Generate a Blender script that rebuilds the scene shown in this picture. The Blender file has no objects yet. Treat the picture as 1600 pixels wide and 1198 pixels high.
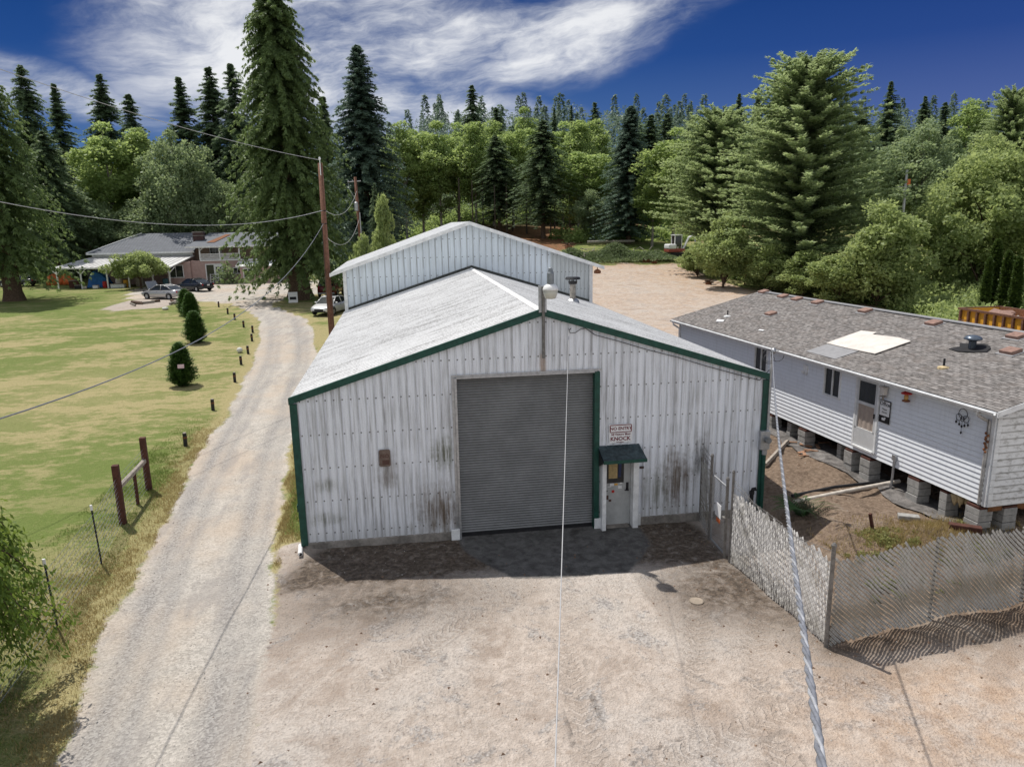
import bpy, bmesh, math, random
import numpy as np
from mathutils import Vector, Matrix

random.seed(7)
RNG = np.random.default_rng(11)
SC = bpy.context.scene
COL = SC.collection
PI = math.pi
rad = math.radians

# ------------------------------------------------------------------ helpers
def sm(a, b, v):
    t = np.clip((v - a) / (b - a), 0, 1)
    return t * t * (3 - 2 * t)

def ground(x, y):
    """terrain height in metres"""
    x = np.asarray(x, float); y = np.asarray(y, float)
    L = 1.0 * sm(10, 60, y) + np.maximum(0, y - 85) * .04
    R = 2.9 * np.clip((y - 5) / 60., 0, 1) + np.maximum(0, y - 65) * .09
    w = sm(-10, 11, x)
    z = L * (1 - w) + R * w
    z = z + .4 * sm(5.5, 8, x) * sm(-5, -2.5, y) * (1 - sm(6, 16, y))
    z = z + sm(110, 330, y) * 14
    return z

def gz(x, y):
    return float(ground(x, y))

class MB:
    """collects faces for one mesh"""
    def __init__(s): s.v = []; s.f = []; s.m = []; s.mi = 0
    def add(s, vs, fs):
        o = len(s.v); s.v += [tuple(map(float, p)) for p in vs]
        for f in fs: s.f.append([i + o for i in f]); s.m.append(s.mi)
        return s
    def quad(s, a, b, c, d): return s.add([a, b, c, d], [(0, 1, 2, 3)])
    def box(s, cx, cy, cz, sx, sy, sz, rz=0., rx=0., ry=0.):
        M = Matrix.Rotation(rz, 3, 'Z') @ Matrix.Rotation(ry, 3, 'Y') @ Matrix.Rotation(rx, 3, 'X')
        vs = []
        for k in (-1, 1):
            for j in (-1, 1):
                for i in (-1, 1):
                    p = M @ Vector((i * sx / 2, j * sy / 2, k * sz / 2)); vs.append((p.x + cx, p.y + cy, p.z + cz))
        return s.add(vs, [(0, 2, 3, 1), (4, 5, 7, 6), (0, 1, 5, 4), (2, 6, 7, 3), (0, 4, 6, 2), (1, 3, 7, 5)])
    def bar(s, a, b, w, h=None):
        """square bar between two points"""
        return s.tube([a, b], w / 2 * 1.414, 4, rot=PI / 4)
    def tube(s, pts, r, n=8, cap=True, rot=0.):
        pts = [Vector(p) for p in pts]; N = len(pts)
        rs = r if isinstance(r, (list, tuple)) else [r] * N
        vs = []; prev = None
        for i, p in enumerate(pts):
            t = (pts[min(i + 1, N - 1)] - pts[max(i - 1, 0)]).normalized()
            if prev is None:
                u = t.cross(Vector((0, 0, 1)));
                if u.length < 1e-3: u = Vector((1, 0, 0))
            else:
                u = prev - t * prev.dot(t)
            u.normalize(); prev = u; w = t.cross(u)
            for k in range(n):
                a = 2 * PI * k / n + rot
                vs.append(p + (u * math.cos(a) + w * math.sin(a)) * rs[i])
        fs = []
        for i in range(N - 1):
            for k in range(n):
                fs.append((i * n + k, i * n + (k + 1) % n, (i + 1) * n + (k + 1) % n, (i + 1) * n + k))
        if cap: fs += [tuple(range(n - 1, -1, -1)), tuple(range((N - 1) * n, N * n))]
        return s.add(vs, fs)
    def lathe(s, cx, cy, prof, n=16):
        vs = []; fs = []
        for (r, z) in prof:
            for k in range(n):
                a = 2 * PI * k / n; vs.append((cx + r * math.cos(a), cy + r * math.sin(a), z))
        for i in range(len(prof) - 1):
            for k in range(n):
                fs.append((i * n + k, i * n + (k + 1) % n, (i + 1) * n + (k + 1) % n, (i + 1) * n + k))
        fs += [tuple(range(n - 1, -1, -1)), tuple(range((len(prof) - 1) * n, len(prof) * n))]
        return s.add(vs, fs)
    def prism(s, poly, ax, t0, t1):
        """extrude 2-D polygon along axis ax ('x','y','z') from t0 to t1"""
        def P(q, t): return {'x': (t, q[0], q[1]), 'y': (q[0], t, q[1]), 'z': (q[0], q[1], t)}[ax]
        n = len(poly); vs = [P(q, t0) for q in poly] + [P(q, t1) for q in poly]
        fs = [tuple(range(n)), tuple(range(2 * n - 1, n - 1, -1))] + [(i, i + n, (i + 1) % n + n, (i + 1) % n) for i in range(n)]
        return s.add(vs, fs)
    def build(s, name, mats, parent=None, smooth=False, bevel=0., fix=True):
        me = bpy.data.meshes.new(name); me.from_pydata(s.v, [], s.f)
        for m in (mats if isinstance(mats, (list, tuple)) else [mats]): me.materials.append(m)
        if s.m and max(s.m) > 0: me.polygons.foreach_set('material_index', s.m)
        if fix:
            bm = bmesh.new(); bm.from_mesh(me); bmesh.ops.recalc_face_normals(bm, faces=bm.faces); bm.to_mesh(me); bm.free()
        if smooth: me.polygons.foreach_set('use_smooth', [True] * len(me.polygons))
        me.update()
        o = bpy.data.objects.new(name, me); COL.objects.link(o); o.parent = parent
        if bevel:
            b = o.modifiers.new('edge', 'BEVEL'); b.width = bevel; b.segments = 2; b.limit_method = 'ANGLE'; b.angle_limit = rad(35)
        return o

def thing(name, label, cat, loc=(0, 0, 0), rz=0., group=None):
    o = bpy.data.objects.new(name, None); COL.objects.link(o); o.empty_display_size = .2
    o.location = loc; o.rotation_euler = (0, 0, rz); o['label'] = label; o['category'] = cat
    if group: o['group'] = group
    return o

def tag(o, label, cat, group=None):
    o['label'] = label; o['category'] = cat
    if group: o['group'] = group
    return o

def dup(root, loc=None, rz=None, label=None, group=None):
    r = root.copy(); COL.objects.link(r)
    if loc is not None: r.location = loc
    if rz is not None: r.rotation_euler = (0, 0, rz)
    if label: r['label'] = label
    if group: r['group'] = group
    for ch in list(root.children):
        c = ch.copy(); COL.objects.link(c); c.parent = r
        for g in list(ch.children):
            d = g.copy(); COL.objects.link(d); d.parent = c
    return r

def text(name, body, size, mat, parent, loc, rot, align='CENTER', bold=0., sx=1.):
    cu = bpy.data.curves.new(name, 'FONT'); cu.body = body; cu.size = size; cu.align_x = align; cu.align_y = 'CENTER'
    cu.offset = bold; cu.resolution_u = 2
    tmp = bpy.data.objects.new(name, cu); COL.objects.link(tmp)
    me = bpy.data.meshes.new_from_object(tmp.evaluated_get(bpy.context.evaluated_depsgraph_get()))
    bpy.data.objects.remove(tmp)
    me.materials.clear(); me.materials.append(mat)
    o = bpy.data.objects.new(name, me); COL.objects.link(o); o.parent = parent
    o.location = loc; o.rotation_euler = rot; o.scale = (sx, 1, 1)
    return o

# ------------------------------------------------------------------ materials
class NT:
    def __init__(s, name):
        s.m = bpy.data.materials.new(name); s.m.use_nodes = True; s.t = s.m.node_tree; s.t.nodes.clear()
        s.out = s.t.nodes.new('ShaderNodeOutputMaterial')
    def n(s, typ, **kw):
        o = s.t.nodes.new(typ)
        for k, v in kw.items():
            if k == 'i':
                for kk, vv in v.items(): s.set(o, kk, vv)
            else: setattr(o, k, v)
        return o
    def set(s, node, key, v):
        sock = node.inputs[key]
        if isinstance(v, bpy.types.NodeSocket): s.t.links.new(v, sock)
        else: sock.default_value = v
    def math(s, op, a, b=None, clamp=False):
        o = s.n('ShaderNodeMath', operation=op, use_clamp=clamp); s.set(o, 0, a)
        if b is not None: s.set(o, 1, b)
        return o.outputs[0]
    def mix(s, fac, a, b, mode='MIX'):
        o = s.n('ShaderNodeMix', data_type='RGBA', blend_type=mode); s.set(o, 0, fac)
        s.set(o, 6, a if isinstance(a, bpy.types.NodeSocket) else (*a[:3], 1)); s.set(o, 7, b if isinstance(b, bpy.types.NodeSocket) else (*b[:3], 1))
        return o.outputs[2]
    def pos(s): return s.n('ShaderNodeNewGeometry').outputs['Position']
    def objc(s): return s.n('ShaderNodeTexCoord').outputs['Object']
    def scale(s, vec, sc):
        o = s.n('ShaderNodeVectorMath', operation='MULTIPLY'); s.set(o, 0, vec); o.inputs[1].default_value = sc; return o.outputs[0]
    def noise(s, vec, scale=5., detail=4., rough=.55, dist=0.):
        o = s.n('ShaderNodeTexNoise'); s.set(o, 'Vector', vec); o.inputs['Scale'].default_value = scale
        o.inputs['Detail'].default_value = detail; o.inputs['Roughness'].default_value = rough; o.inputs['Distortion'].default_value = dist
        return o.outputs[0]
    def voro(s, vec, scale, feature='F1'):
        o = s.n('ShaderNodeTexVoronoi', feature=feature); s.set(o, 'Vector', vec); o.inputs['Scale'].default_value = scale; return o
    def ramp(s, fac, lo, hi):
        o = s.n('ShaderNodeMapRange', interpolation_type='SMOOTHSTEP'); s.set(o, 0, fac); o.inputs[1].default_value = lo; o.inputs[2].default_value = hi
        return o.outputs[0]
    def attr(s, name):
        return s.n('ShaderNodeAttribute', attribute_name=name)
    def xyz(s, vec):
        o = s.n('ShaderNodeSeparateXYZ'); s.set(o, 0, vec); return o.outputs
    def bsdf(s, color, rough=.7, metal=0., spec=.3, bump=None, bstr=.3, bdist=.01, **kw):
        p = s.n('ShaderNodeBsdfPrincipled'); s.set(p, 'Base Color', color if isinstance(color, bpy.types.NodeSocket) else (*color[:3], 1))
        s.set(p, 'Roughness', rough); s.set(p, 'Metallic', metal); s.set(p, 'Specular IOR Level', spec)
        for k, v in kw.items(): s.set(p, k.replace('_', ' '), v)
        if bump is not None:
            b = s.n('ShaderNodeBump'); s.set(b, 'Height', bump); b.inputs['Strength'].default_value = bstr; b.inputs['Distance'].default_value = bdist
            s.t.links.new(b.outputs[0], p.inputs['Normal'])
        return p
    def done(s, shader):
        s.t.links.new(shader.outputs[0] if hasattr(shader, 'outputs') else shader, s.out.inputs[0]); return s.m

def simple(name, c, rough=.6, metal=0., var=.25, scale=6., spec=.3, bump=0.):
    """plain colour broken up by two scales of weathering noise"""
    k = NT(name); P = k.pos()
    n1 = k.noise(P, scale, 5, .6); n2 = k.noise(P, scale * 7, 3, .6)
    f = k.math('ADD', k.math('MULTIPLY', n1, .7), k.math('MULTIPLY', n2, .3))
    dark = tuple(v * (1 - var) for v in c); lite = tuple(min(1, v * (1 + var * .7)) for v in c)
    colr = k.mix(k.ramp(f, .3, .7), dark, lite)
    return k.done(k.bsdf(colr, rough, metal, spec, bump=n2 if bump else None, bstr=bump))

def foliage(name, dark, lite, trans=.35, tcol=None):
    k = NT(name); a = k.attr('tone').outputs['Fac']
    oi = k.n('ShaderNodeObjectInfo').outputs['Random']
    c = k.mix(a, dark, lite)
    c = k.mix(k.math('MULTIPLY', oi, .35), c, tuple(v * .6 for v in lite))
    d = k.bsdf(c, .55, 0, .25)
    tr = k.n('ShaderNodeBsdfTranslucent'); k.set(tr, 'Color', k.mix(.5, c, tcol or tuple(min(1, v * 1.5) for v in lite)))
    mx = k.n('ShaderNodeMixShader'); mx.inputs[0].default_value = trans
    k.t.links.new(d.outputs[0], mx.inputs[1]); k.t.links.new(tr.outputs[0], mx.inputs[2])
    return k.done(mx)

M = {}
def siding(name, base, axis, pitch, streak=.6, stains=(), lowdirt=1., tint=(.16, .15, .14), ribdark=.58, screws=True):
    """white ribbed sheet metal with vertical run-off grime; axis = coordinate across the ribs"""
    k = NT(name); P = k.pos(); X = k.xyz(P); s = X[axis]; z = X[2]
    cv = k.n('ShaderNodeCombineXYZ'); k.set(cv, 0, k.math('MULTIPLY', s, 7.)); k.set(cv, 2, k.math('MULTIPLY', z, .35)); k.set(cv, 1, 3.3)
    st = k.noise(cv.outputs[0], 1.3, 6, .65)
    cv2 = k.n('ShaderNodeCombineXYZ'); k.set(cv2, 0, k.math('MULTIPLY', s, 26.)); k.set(cv2, 2, k.math('MULTIPLY', z, 1.1))
    st2 = k.noise(cv2.outputs[0], 1., 4, .7)
    big = k.noise(P, .7, 4, .6)
    fine = k.noise(P, 40., 3, .6)
    grime = k.math('MULTIPLY', k.ramp(k.math('ADD', k.math('MULTIPLY', st, .6), k.math('MULTIPLY', st2, .4)), .42, .70), k.ramp(big, .2, .55))
    c = k.mix(k.math('MULTIPLY', grime, streak), base, tint)
    c = k.mix(k.math('MULTIPLY', k.ramp(fine, .35, .75), .22), c, tuple(v * .45 for v in base))
    # dark line along each rib
    ph = k.math('FRACT', k.math('ADD', k.math('DIVIDE', s, pitch), 100.))
    d = k.math('ABSOLUTE', k.math('SUBTRACT', ph, .5))
    wn = k.n('ShaderNodeTexWhiteNoise', noise_dimensions='1D'); k.set(wn, 'W', k.math('FLOOR', k.math('DIVIDE', s, pitch)))
    c = k.mix(k.math('MULTIPLY', wn.outputs[0], .16), c, tuple(v * .62 for v in base))
    rib = k.math('MULTIPLY', k.ramp(d, .12, .03), k.ramp(k.math('ADD', st2, k.math('MULTIPLY', big, .5)), .45, .95))
    c = k.mix(k.math('MULTIPLY', rib, ribdark), c, tint)
    if screws:
        zz = k.math('ABSOLUTE', k.math('SUBTRACT', k.math('FRACT', k.math('DIVIDE', z, .86)), .5))
        dd = k.math('ABSOLUTE', k.math('SUBTRACT', ph, .72))
        sc = k.math('MULTIPLY', k.math('LESS_THAN', zz, .022), k.math('LESS_THAN', dd, .085))
        c = k.mix(k.math('MULTIPLY', sc, .8), c, (.05, .045, .04))
    for (cs, cz, rs, rz, col, amt) in stains:
        ds = k.math('DIVIDE', k.math('SUBTRACT', s, cs), rs); dz = k.math('DIVIDE', k.math('SUBTRACT', z, cz), rz)
        q = k.math('SQRT', k.math('ADD', k.math('MULTIPLY', ds, ds), k.math('MULTIPLY', dz, dz)))
        q = k.math('ADD', q, k.math('MULTIPLY', k.math('SUBTRACT', st2, .5), 3.0))
        q = k.math('ADD', q, k.math('MULTIPLY', k.math('SUBTRACT', k.noise(P, 6., 4, .7), .5), 1.2))
        c = k.mix(k.math('MULTIPLY', k.math('MULTIPLY', k.ramp(q, 1.05, .15), amt), k.ramp(k.math('ADD', k.math('MULTIPLY', st, .5), k.math('MULTIPLY', st2, .5)), .36, .56)), c, col)
    if lowdirt:
        lo = k.math('MULTIPLY', k.ramp(k.math('ADD', z, k.math('MULTIPLY', st2, 1.2)), 1.3, .5), .35 * lowdirt)
        c = k.mix(lo, c, (.3, .29, .25))
    return k.done(k.bsdf(c, .5, 0, .35, bump=fine, bstr=.05))

MOSS = (.085, .09, .045); BROWN = (.13, .10, .075); SOOT = (.035, .033, .03)
M['front_wall'] = siding('weathered_front_siding', (.79, .82, .885), 0, .2032, .76, stains=(
    (-2.5, 2.35, .45, .55, MOSS, .95), (-2.65, .75, .85, .95, BROWN, 1.), (-5.5, .8, .5, .28, MOSS, .8), (-5.45, 1.7, .4, .25, MOSS, .55), (-3.95, 2.0, .4, .6, BROWN, .45),
    (3.7, 1.2, .62, 1.1, BROWN, .95), (3.15, .9, .5, .8, MOSS, .6), (4.35, 1.8, .28, .9, SOOT, .9), (4.6, 1.0, .3, .7, BROWN, .6), (.06, 4.4, .16, .55, (.3, .17, .08), .6), (-4.0, 1.75, .35, .35, BROWN, .5)))
M['side_wall'] = siding('weathered_side_siding', (.76, .78, .82), 1, .2032, .5)
M['rear_wall'] = siding('rear_gable_siding', (.70, .77, .84), 0, .305, .35, lowdirt=0, ribdark=.75)
M['rear_wall_grey'] = siding('rear_gable_grey_siding', (.56, .60, .62), 0, .2, .3, lowdirt=0, ribdark=.5)

def roofmat(name, base, pitch, dirt, tint=(.22, .21, .2), lo=.40, hi=.72):
    k = NT(name); P = k.pos(); X = k.xyz(P)
    cv = k.n('ShaderNodeCombineXYZ'); k.set(cv, 0, k.math('MULTIPLY', X[0], .45)); k.set(cv, 1, k.math('MULTIPLY', X[1], 5.2)); k.set(cv, 2, 1.)
    st = k.noise(cv.outputs[0], 1.2, 7, .7)
    sp = k.noise(P, 22., 4, .7); big = k.noise(P, .45, 4, .6)
    g = k.math('MULTIPLY', k.ramp(k.math('ADD', k.math('MULTIPLY', st, .62), k.math('MULTIPLY', sp, .38)), lo, hi), k.ramp(big, .2, .6))
    c = k.mix(k.math('MULTIPLY', g, dirt), base, tint)
    ph = k.math('ABSOLUTE', k.math('SUBTRACT', k.math('FRACT', k.math('ADD', k.math('DIVIDE', X[1], pitch), 50.)), .5))
    c = k.mix(k.math('MULTIPLY', k.ramp(ph, .14, .02), k.math('MULTIPLY', k.ramp(sp, .4, .65), .45)), c, tint)
    for q in (2.35, 4.6):
        lapd = k.math('ABSOLUTE', k.math('SUBTRACT', k.math('ABSOLUTE', X[0]), q)); c = k.mix(k.math('MULTIPLY', k.ramp(lapd, .03, .0), k.math('MULTIPLY', sp, .22)), c, tint)
    scx = k.math('ABSOLUTE', k.math('SUBTRACT', k.math('FRACT', k.math('DIVIDE', X[0], .92)), .5)); scr = k.math('MULTIPLY', k.math('LESS_THAN', scx, .022), k.math('LESS_THAN', k.math('ABSOLUTE', k.math('SUBTRACT', ph, .3)), .08)); c = k.mix(k.math('MULTIPLY', scr, .6), c, (.1, .09, .08))
    return k.done(k.bsdf(c, .5, 0, .35))
M['roof_white'] = roofmat('speckled_white_roof', (.80, .80, .80), .22, .85, lo=.42, hi=.68)
M['roof_rear'] = roofmat('rear_white_roof', (.80, .81, .82), .22, .4)
M['roof_house'] = simple('grey_metal_house_roof', (.15, .16, .18), .85, .0, .14, 1.5, .1)
M['green'] = simple('dark_green_trim', (.012, .062, .047), .4, 0, .35, 8)
M['white_trim'] = simple('white_painted_trim', (.70, .71, .72), .5, 0, .2, 4)
M['concrete'] = simple('stained_concrete', (.24, .22, .20), .85, 0, .5, 2.2, bump=.3)
M['cmu'] = simple('grey_concrete_block', (.30, .295, .285), .9, 0, .25, 9., bump=.35)
M['galv'] = simple('galvanised_steel', (.40, .41, .43), .42, .75, .25, 12)
M['rustgalv'] = simple('rust_stained_steel', (.20, .19, .18), .6, .5, .4, 14)
M['dark_metal'] = simple('dark_metal', (.03, .03, .033), .5, .4, .3)
M['black'] = simple('black_rubber', (.018, .018, .02), .8, 0, .3)
M['rollup'] = simple('grey_roller_door', (.20, .205, .21), .42, .2, .18, 1.3)
M['bark'] = simple('brown_bark', (.10, .068, .048), .95, 0, .5, 7, bump=.8)
M['bark_pale'] = simple('pale_grey_bark', (.24, .22, .19), .9, 0, .4, 6, bump=.5)
M['pole_wood'] = simple('reddish_creosote_pole', (.17, .082, .055), .9, 0, .4, 9, bump=.4)
M['post_wood'] = simple('dark_brown_post', (.085, .035, .026), .85, 0, .4, 9, bump=.4)
M['grey_wood'] = simple('weathered_grey_board', (.34, .30, .26), .9, 0, .35, 8, bump=.4)
M['plywood'] = simple('bleached_plywood_sheet', (.60, .56, .52), .8, 0, .14, 2.5)
M['tar'] = simple('grey_roll_roofing', (.25, .25, .26), .8, 0, .15, 6)
M['glass'] = NT('dark_window_glass').__class__ and None
k = NT('dark_window_glass'); M['glass'] = k.done(k.bsdf((.02, .024, .028), .06, 0, .6))
M['wire'] = simple('pale_cable_sheath', (.42, .42, .43), .5, 0, .1)
M['cable_grey'] = simple('grey_service_cable', (.20, .21, .24), .45, .1, .25, 30)
M['cable_white'] = simple('pale_neutral_strand', (.50, .51, .54), .4, .4, .2, 30)
M['cable_dark'] = simple('dark_cable', (.05, .05, .055), .6, 0, .2)
M['rust'] = simple('rust', (.20, .085, .04), .85, .1, .5, 14)
M['yellow'] = simple('yellow_container_paint', (.66, .34, .035), .5, 0, .22, 4)
M['rib_brown'] = simple('rusty_brown_rib', (.14, .07, .045), .7, 0, .4, 8)
M['pink'] = simple('dusty_pink_stucco', (.40, .285, .265), .9, 0, .14, 3)
M['beige_pipe'] = simple('beige_plastic_pipe', (.55, .50, .44), .5, 0, .25, 6)
M['red'] = simple('red_paint', (.40, .02, .018), .4)
M['blue_tarp'] = simple('blue_tarp', (.02, .14, .42), .5, 0, .3, 4)
M['orange'] = simple('orange_plastic', (.60, .14, .04), .5)
M['white_plastic'] = simple('white_plastic', (.75, .75, .75), .4, 0, .1)
M['sign_white'] = simple('faded_white_sign', (.72, .72, .73), .5, 0, .12, 20)
M['sign_red'] = simple('maroon_sign_ink', (.16, .02, .03), .6)
M['ink'] = simple('black_sign_ink', (.02, .02, .022), .6)
M['sign_rust'] = simple('rusty_sign_plate', (.17, .125, .105), .8, .1, .35, 12)
M['sign_ghost'] = simple('ghost_lettering', (.10, .055, .045), .8)
M['screen'] = simple('screen_door_panel', (.55, .56, .57), .5, .1, .08)
M['curtain'] = simple('tan_curtain_behind_screen', (.36, .30, .26), .8, 0, .12)
M['brickred'] = simple('reddish_brown_roof_vent', (.25, .155, .125), .75, 0, .3, 10)
M['insul'] = simple('yellowed_insulation', (.50, .40, .24), .95, 0, .3, 14, bump=.5)
M['amber'] = simple('amber_lens', (.5, .3, .1), .3)
M['ball'] = simple('pale_round_stone', (.6, .6, .56), .8)
M['car_silver'] = simple('silver_car_paint', (.42, .42, .43), .28, .55, .08, 1.5, .5)
M['car_white'] = simple('pearl_car_paint', (.60, .60, .60), .3, .3, .08, 1.5, .5)
M['car_black'] = simple('black_car_paint', (.022, .024, .03), .22, .2, .1, 1.5, .5)
M['car_red'] = simple('dark_red_car_paint', (.13, .015, .018), .25, .2, .1, 1.5, .5)
M['tail'] = simple('red_tail_lamp', (.35, .01, .01), .2)
M['lamp_lens'] = simple('clear_head_lamp', (.6, .62, .64), .12, .3, .05)

# mobile-home lap siding and shingles
k = NT('white_lap_siding'); P = k.pos(); nz = k.noise(P, 3., 5, .6); n2 = k.noise(k.scale(P, (6, 6, 1.)), 2., 4, .6)
c = k.mix(k.math('MULTIPLY', k.ramp(n2, .45, .75), .25), (.74, .77, .82), (.45, .47, .48)); lz = k.math('FRACT', k.math('DIVIDE', k.math('SUBTRACT', k.xyz(P)[2], 1.10), .127)); c = k.mix(k.math('MULTIPLY', k.ramp(lz, .80, .97), .38), c, (.26, .28, .31)); M['lap'] = k.done(k.bsdf(c, .5, 0, .35))  # dark line under each lap paints in the shade of the overlap
k = NT('dirty_lap_siding'); P = k.pos(); n2 = k.noise(k.scale(P, (2.5, 2.5, 5.)), 2., 6, .7)
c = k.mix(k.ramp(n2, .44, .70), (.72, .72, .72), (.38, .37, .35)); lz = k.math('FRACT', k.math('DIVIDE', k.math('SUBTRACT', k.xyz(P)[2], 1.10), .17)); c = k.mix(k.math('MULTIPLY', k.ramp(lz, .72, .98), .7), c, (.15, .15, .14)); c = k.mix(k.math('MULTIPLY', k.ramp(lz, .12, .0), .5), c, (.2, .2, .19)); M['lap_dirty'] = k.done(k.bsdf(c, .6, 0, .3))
k = NT('aged_grey_shingles'); P = k.objc()
br = k.n('ShaderNodeTexBrick'); k.set(br, 'Vector', P); br.inputs['Scale'].default_value = 1.; br.inputs['Brick Width'].default_value = .24; br.inputs['Row Height'].default_value = .115
br.inputs['Mortar Size'].default_value = .012; br.inputs['Mortar Smooth'].default_value = .3; br.inputs['Color1'].default_value = (.9, .9, .9, 1); br.inputs['Color2'].default_value = (.25, .25, .25, 1); br.inputs['Mortar'].default_value = (0, 0, 0, 1); br.offset = .5
n1 = k.noise(P, 2.2, 5, .65); n2 = k.noise(P, 60., 3, .6); n3 = k.noise(k.scale(P, (1., 2.2, 1)), 6., 4, .65)
f = k.math('ADD', k.math('MULTIPLY', k.xyz(br.outputs[0])[0], .26), k.math('ADD', k.math('MULTIPLY', n3, .7), k.math('MULTIPLY', n2, .25)))
c = k.mix(k.ramp(f, .34, .92), (.05, .046, .044), (.33, .31, .30)); c = k.mix(k.math('MULTIPLY', k.ramp(n1, .45, .7), .45), c, (.16, .135, .12))
M['shingle'] = k.done(k.bsdf(c, .95, 0, .15, bump=f, bstr=.7, bdist=.02))

k = NT('privacy_slat'); P = k.pos(); n1 = k.noise(P, 3., 5, .65); n2 = k.noise(P, 26., 4, .6); z = k.xyz(P)[2]
c = k.mix(k.ramp(n2, .3, .75), (.62, .60, .58), (.82, .81, .79))
c = k.mix(k.math('MULTIPLY', k.ramp(n1, .45, .72), .55), c, (.24, .22, .17))
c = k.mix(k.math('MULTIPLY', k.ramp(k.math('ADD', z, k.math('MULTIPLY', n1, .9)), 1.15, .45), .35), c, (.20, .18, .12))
d = k.bsdf(c, .55, 0, .3); tr = k.n('ShaderNodeBsdfTranslucent'); k.set(tr, 'Color', c); mx = k.n('ShaderNodeMixShader'); mx.inputs[0].default_value = .10
k.t.links.new(d.outputs[0], mx.inputs[1]); k.t.links.new(tr.outputs[0], mx.inputs[2]); M['slat'] = k.done(mx)
k = NT('shaded_algae_slat'); P = k.pos(); n1 = k.noise(P, 1.1, 5, .65); n2 = k.noise(P, 26., 4, .6); n3 = k.noise(k.scale(P, (3., 3., .6)), 1.6, 5, .65); z = k.xyz(P)[2]
c = k.mix(k.ramp(n2, .3, .75), (.34, .335, .32), (.52, .51, .485)); c = k.mix(k.math('MULTIPLY', k.ramp(n3, .48, .72), .4), c, (.17, .155, .10))  # base colour darkened for the runs in shade, algae stains on top
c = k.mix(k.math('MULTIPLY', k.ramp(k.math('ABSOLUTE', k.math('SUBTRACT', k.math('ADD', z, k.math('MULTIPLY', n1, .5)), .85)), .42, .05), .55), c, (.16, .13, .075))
d = k.bsdf(c, .55, 0, .3); tr = k.n('ShaderNodeBsdfTranslucent'); k.set(tr, 'Color', c); mx = k.n('ShaderNodeMixShader'); mx.inputs[0].default_value = .12
k.t.links.new(d.outputs[0], mx.inputs[1]); k.t.links.new(tr.outputs[0], mx.inputs[2]); M['slat_shaded'] = k.done(mx)
M['mesh_wire'] = simple('dull_mesh_wire', (.16, .155, .15), .6, .5, .3, 20)

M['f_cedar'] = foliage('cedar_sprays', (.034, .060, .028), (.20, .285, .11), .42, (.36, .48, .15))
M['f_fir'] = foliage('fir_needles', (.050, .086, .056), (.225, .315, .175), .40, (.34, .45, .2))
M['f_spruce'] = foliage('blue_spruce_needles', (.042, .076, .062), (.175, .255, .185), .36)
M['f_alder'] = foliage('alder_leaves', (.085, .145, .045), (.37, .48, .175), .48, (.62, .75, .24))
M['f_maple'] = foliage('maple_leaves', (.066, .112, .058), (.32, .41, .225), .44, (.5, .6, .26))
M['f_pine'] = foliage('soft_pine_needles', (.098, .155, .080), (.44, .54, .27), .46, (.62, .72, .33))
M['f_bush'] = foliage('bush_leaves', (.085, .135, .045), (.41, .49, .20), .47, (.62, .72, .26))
M['f_thuja'] = foliage('columnar_evergreen_sprays', (.02, .045, .010), (.09, .14, .03), .25)
M['f_shrub'] = foliage('clipped_conifer_sprays', (.018, .048, .012), (.085, .165, .035), .3)
M['f_fern'] = foliage('fern_fronds', (.02, .05, .015), (.06, .13, .03), .3)
M['f_willow'] = foliage('near_branch_leaves', (.045, .085, .018), (.16, .25, .05), .45, (.38, .5, .08))
M['f_weed'] = foliage('weed_leaves', (.10, .12, .035), (.34, .34, .13), .4)
M['f_far_haze'] = foliage('far_forest', (.075, .118, .095), (.21, .285, .20), .3)  # distance haze put into the leaf colour as a paler bluish tone
M['f_brush'] = foliage('cut_brush', (.05, .075, .03), (.20, .26, .12), .35)
M['f_drygrass'] = foliage('dry_grass_blades', (.22, .16, .06), (.42, .33, .15), .3)
M['f_green_grass'] = foliage('green_grass_blades', (.06, .10, .02), (.2, .27, .06), .35)
# ------------------------------------------------------------------ ground
def hash2(ix, iy, seed):
    h = (ix.astype(np.int64) * 374761393 + iy.astype(np.int64) * 668265263 + seed * 1442695041) & 0x7fffffff
    h = (h ^ (h >> 13)) * 1274126177 & 0x7fffffff
    return ((h ^ (h >> 16)) & 0xffff) / 65535.
def vnoise(x, y, seed=0):
    ix = np.floor(x); iy = np.floor(y); fx = x - ix; fy = y - iy
    fx = fx * fx * (3 - 2 * fx); fy = fy * fy * (3 - 2 * fy)
    a = hash2(ix, iy, seed); b = hash2(ix + 1, iy, seed); c = hash2(ix, iy + 1, seed); d = hash2(ix + 1, iy + 1, seed)
    return (a * (1 - fx) + b * fx) * (1 - fy) + (c * (1 - fx) + d * fx) * fy
def fbm(x, y, sc, oct=4, seed=0):
    v = 0; amp = .5; tot = 0
    for o in range(oct):
        v = v + amp * vnoise(x * sc * 2 ** o, y * sc * 2 ** o, seed + o * 17); tot += amp; amp *= .5
    return v / tot

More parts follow.
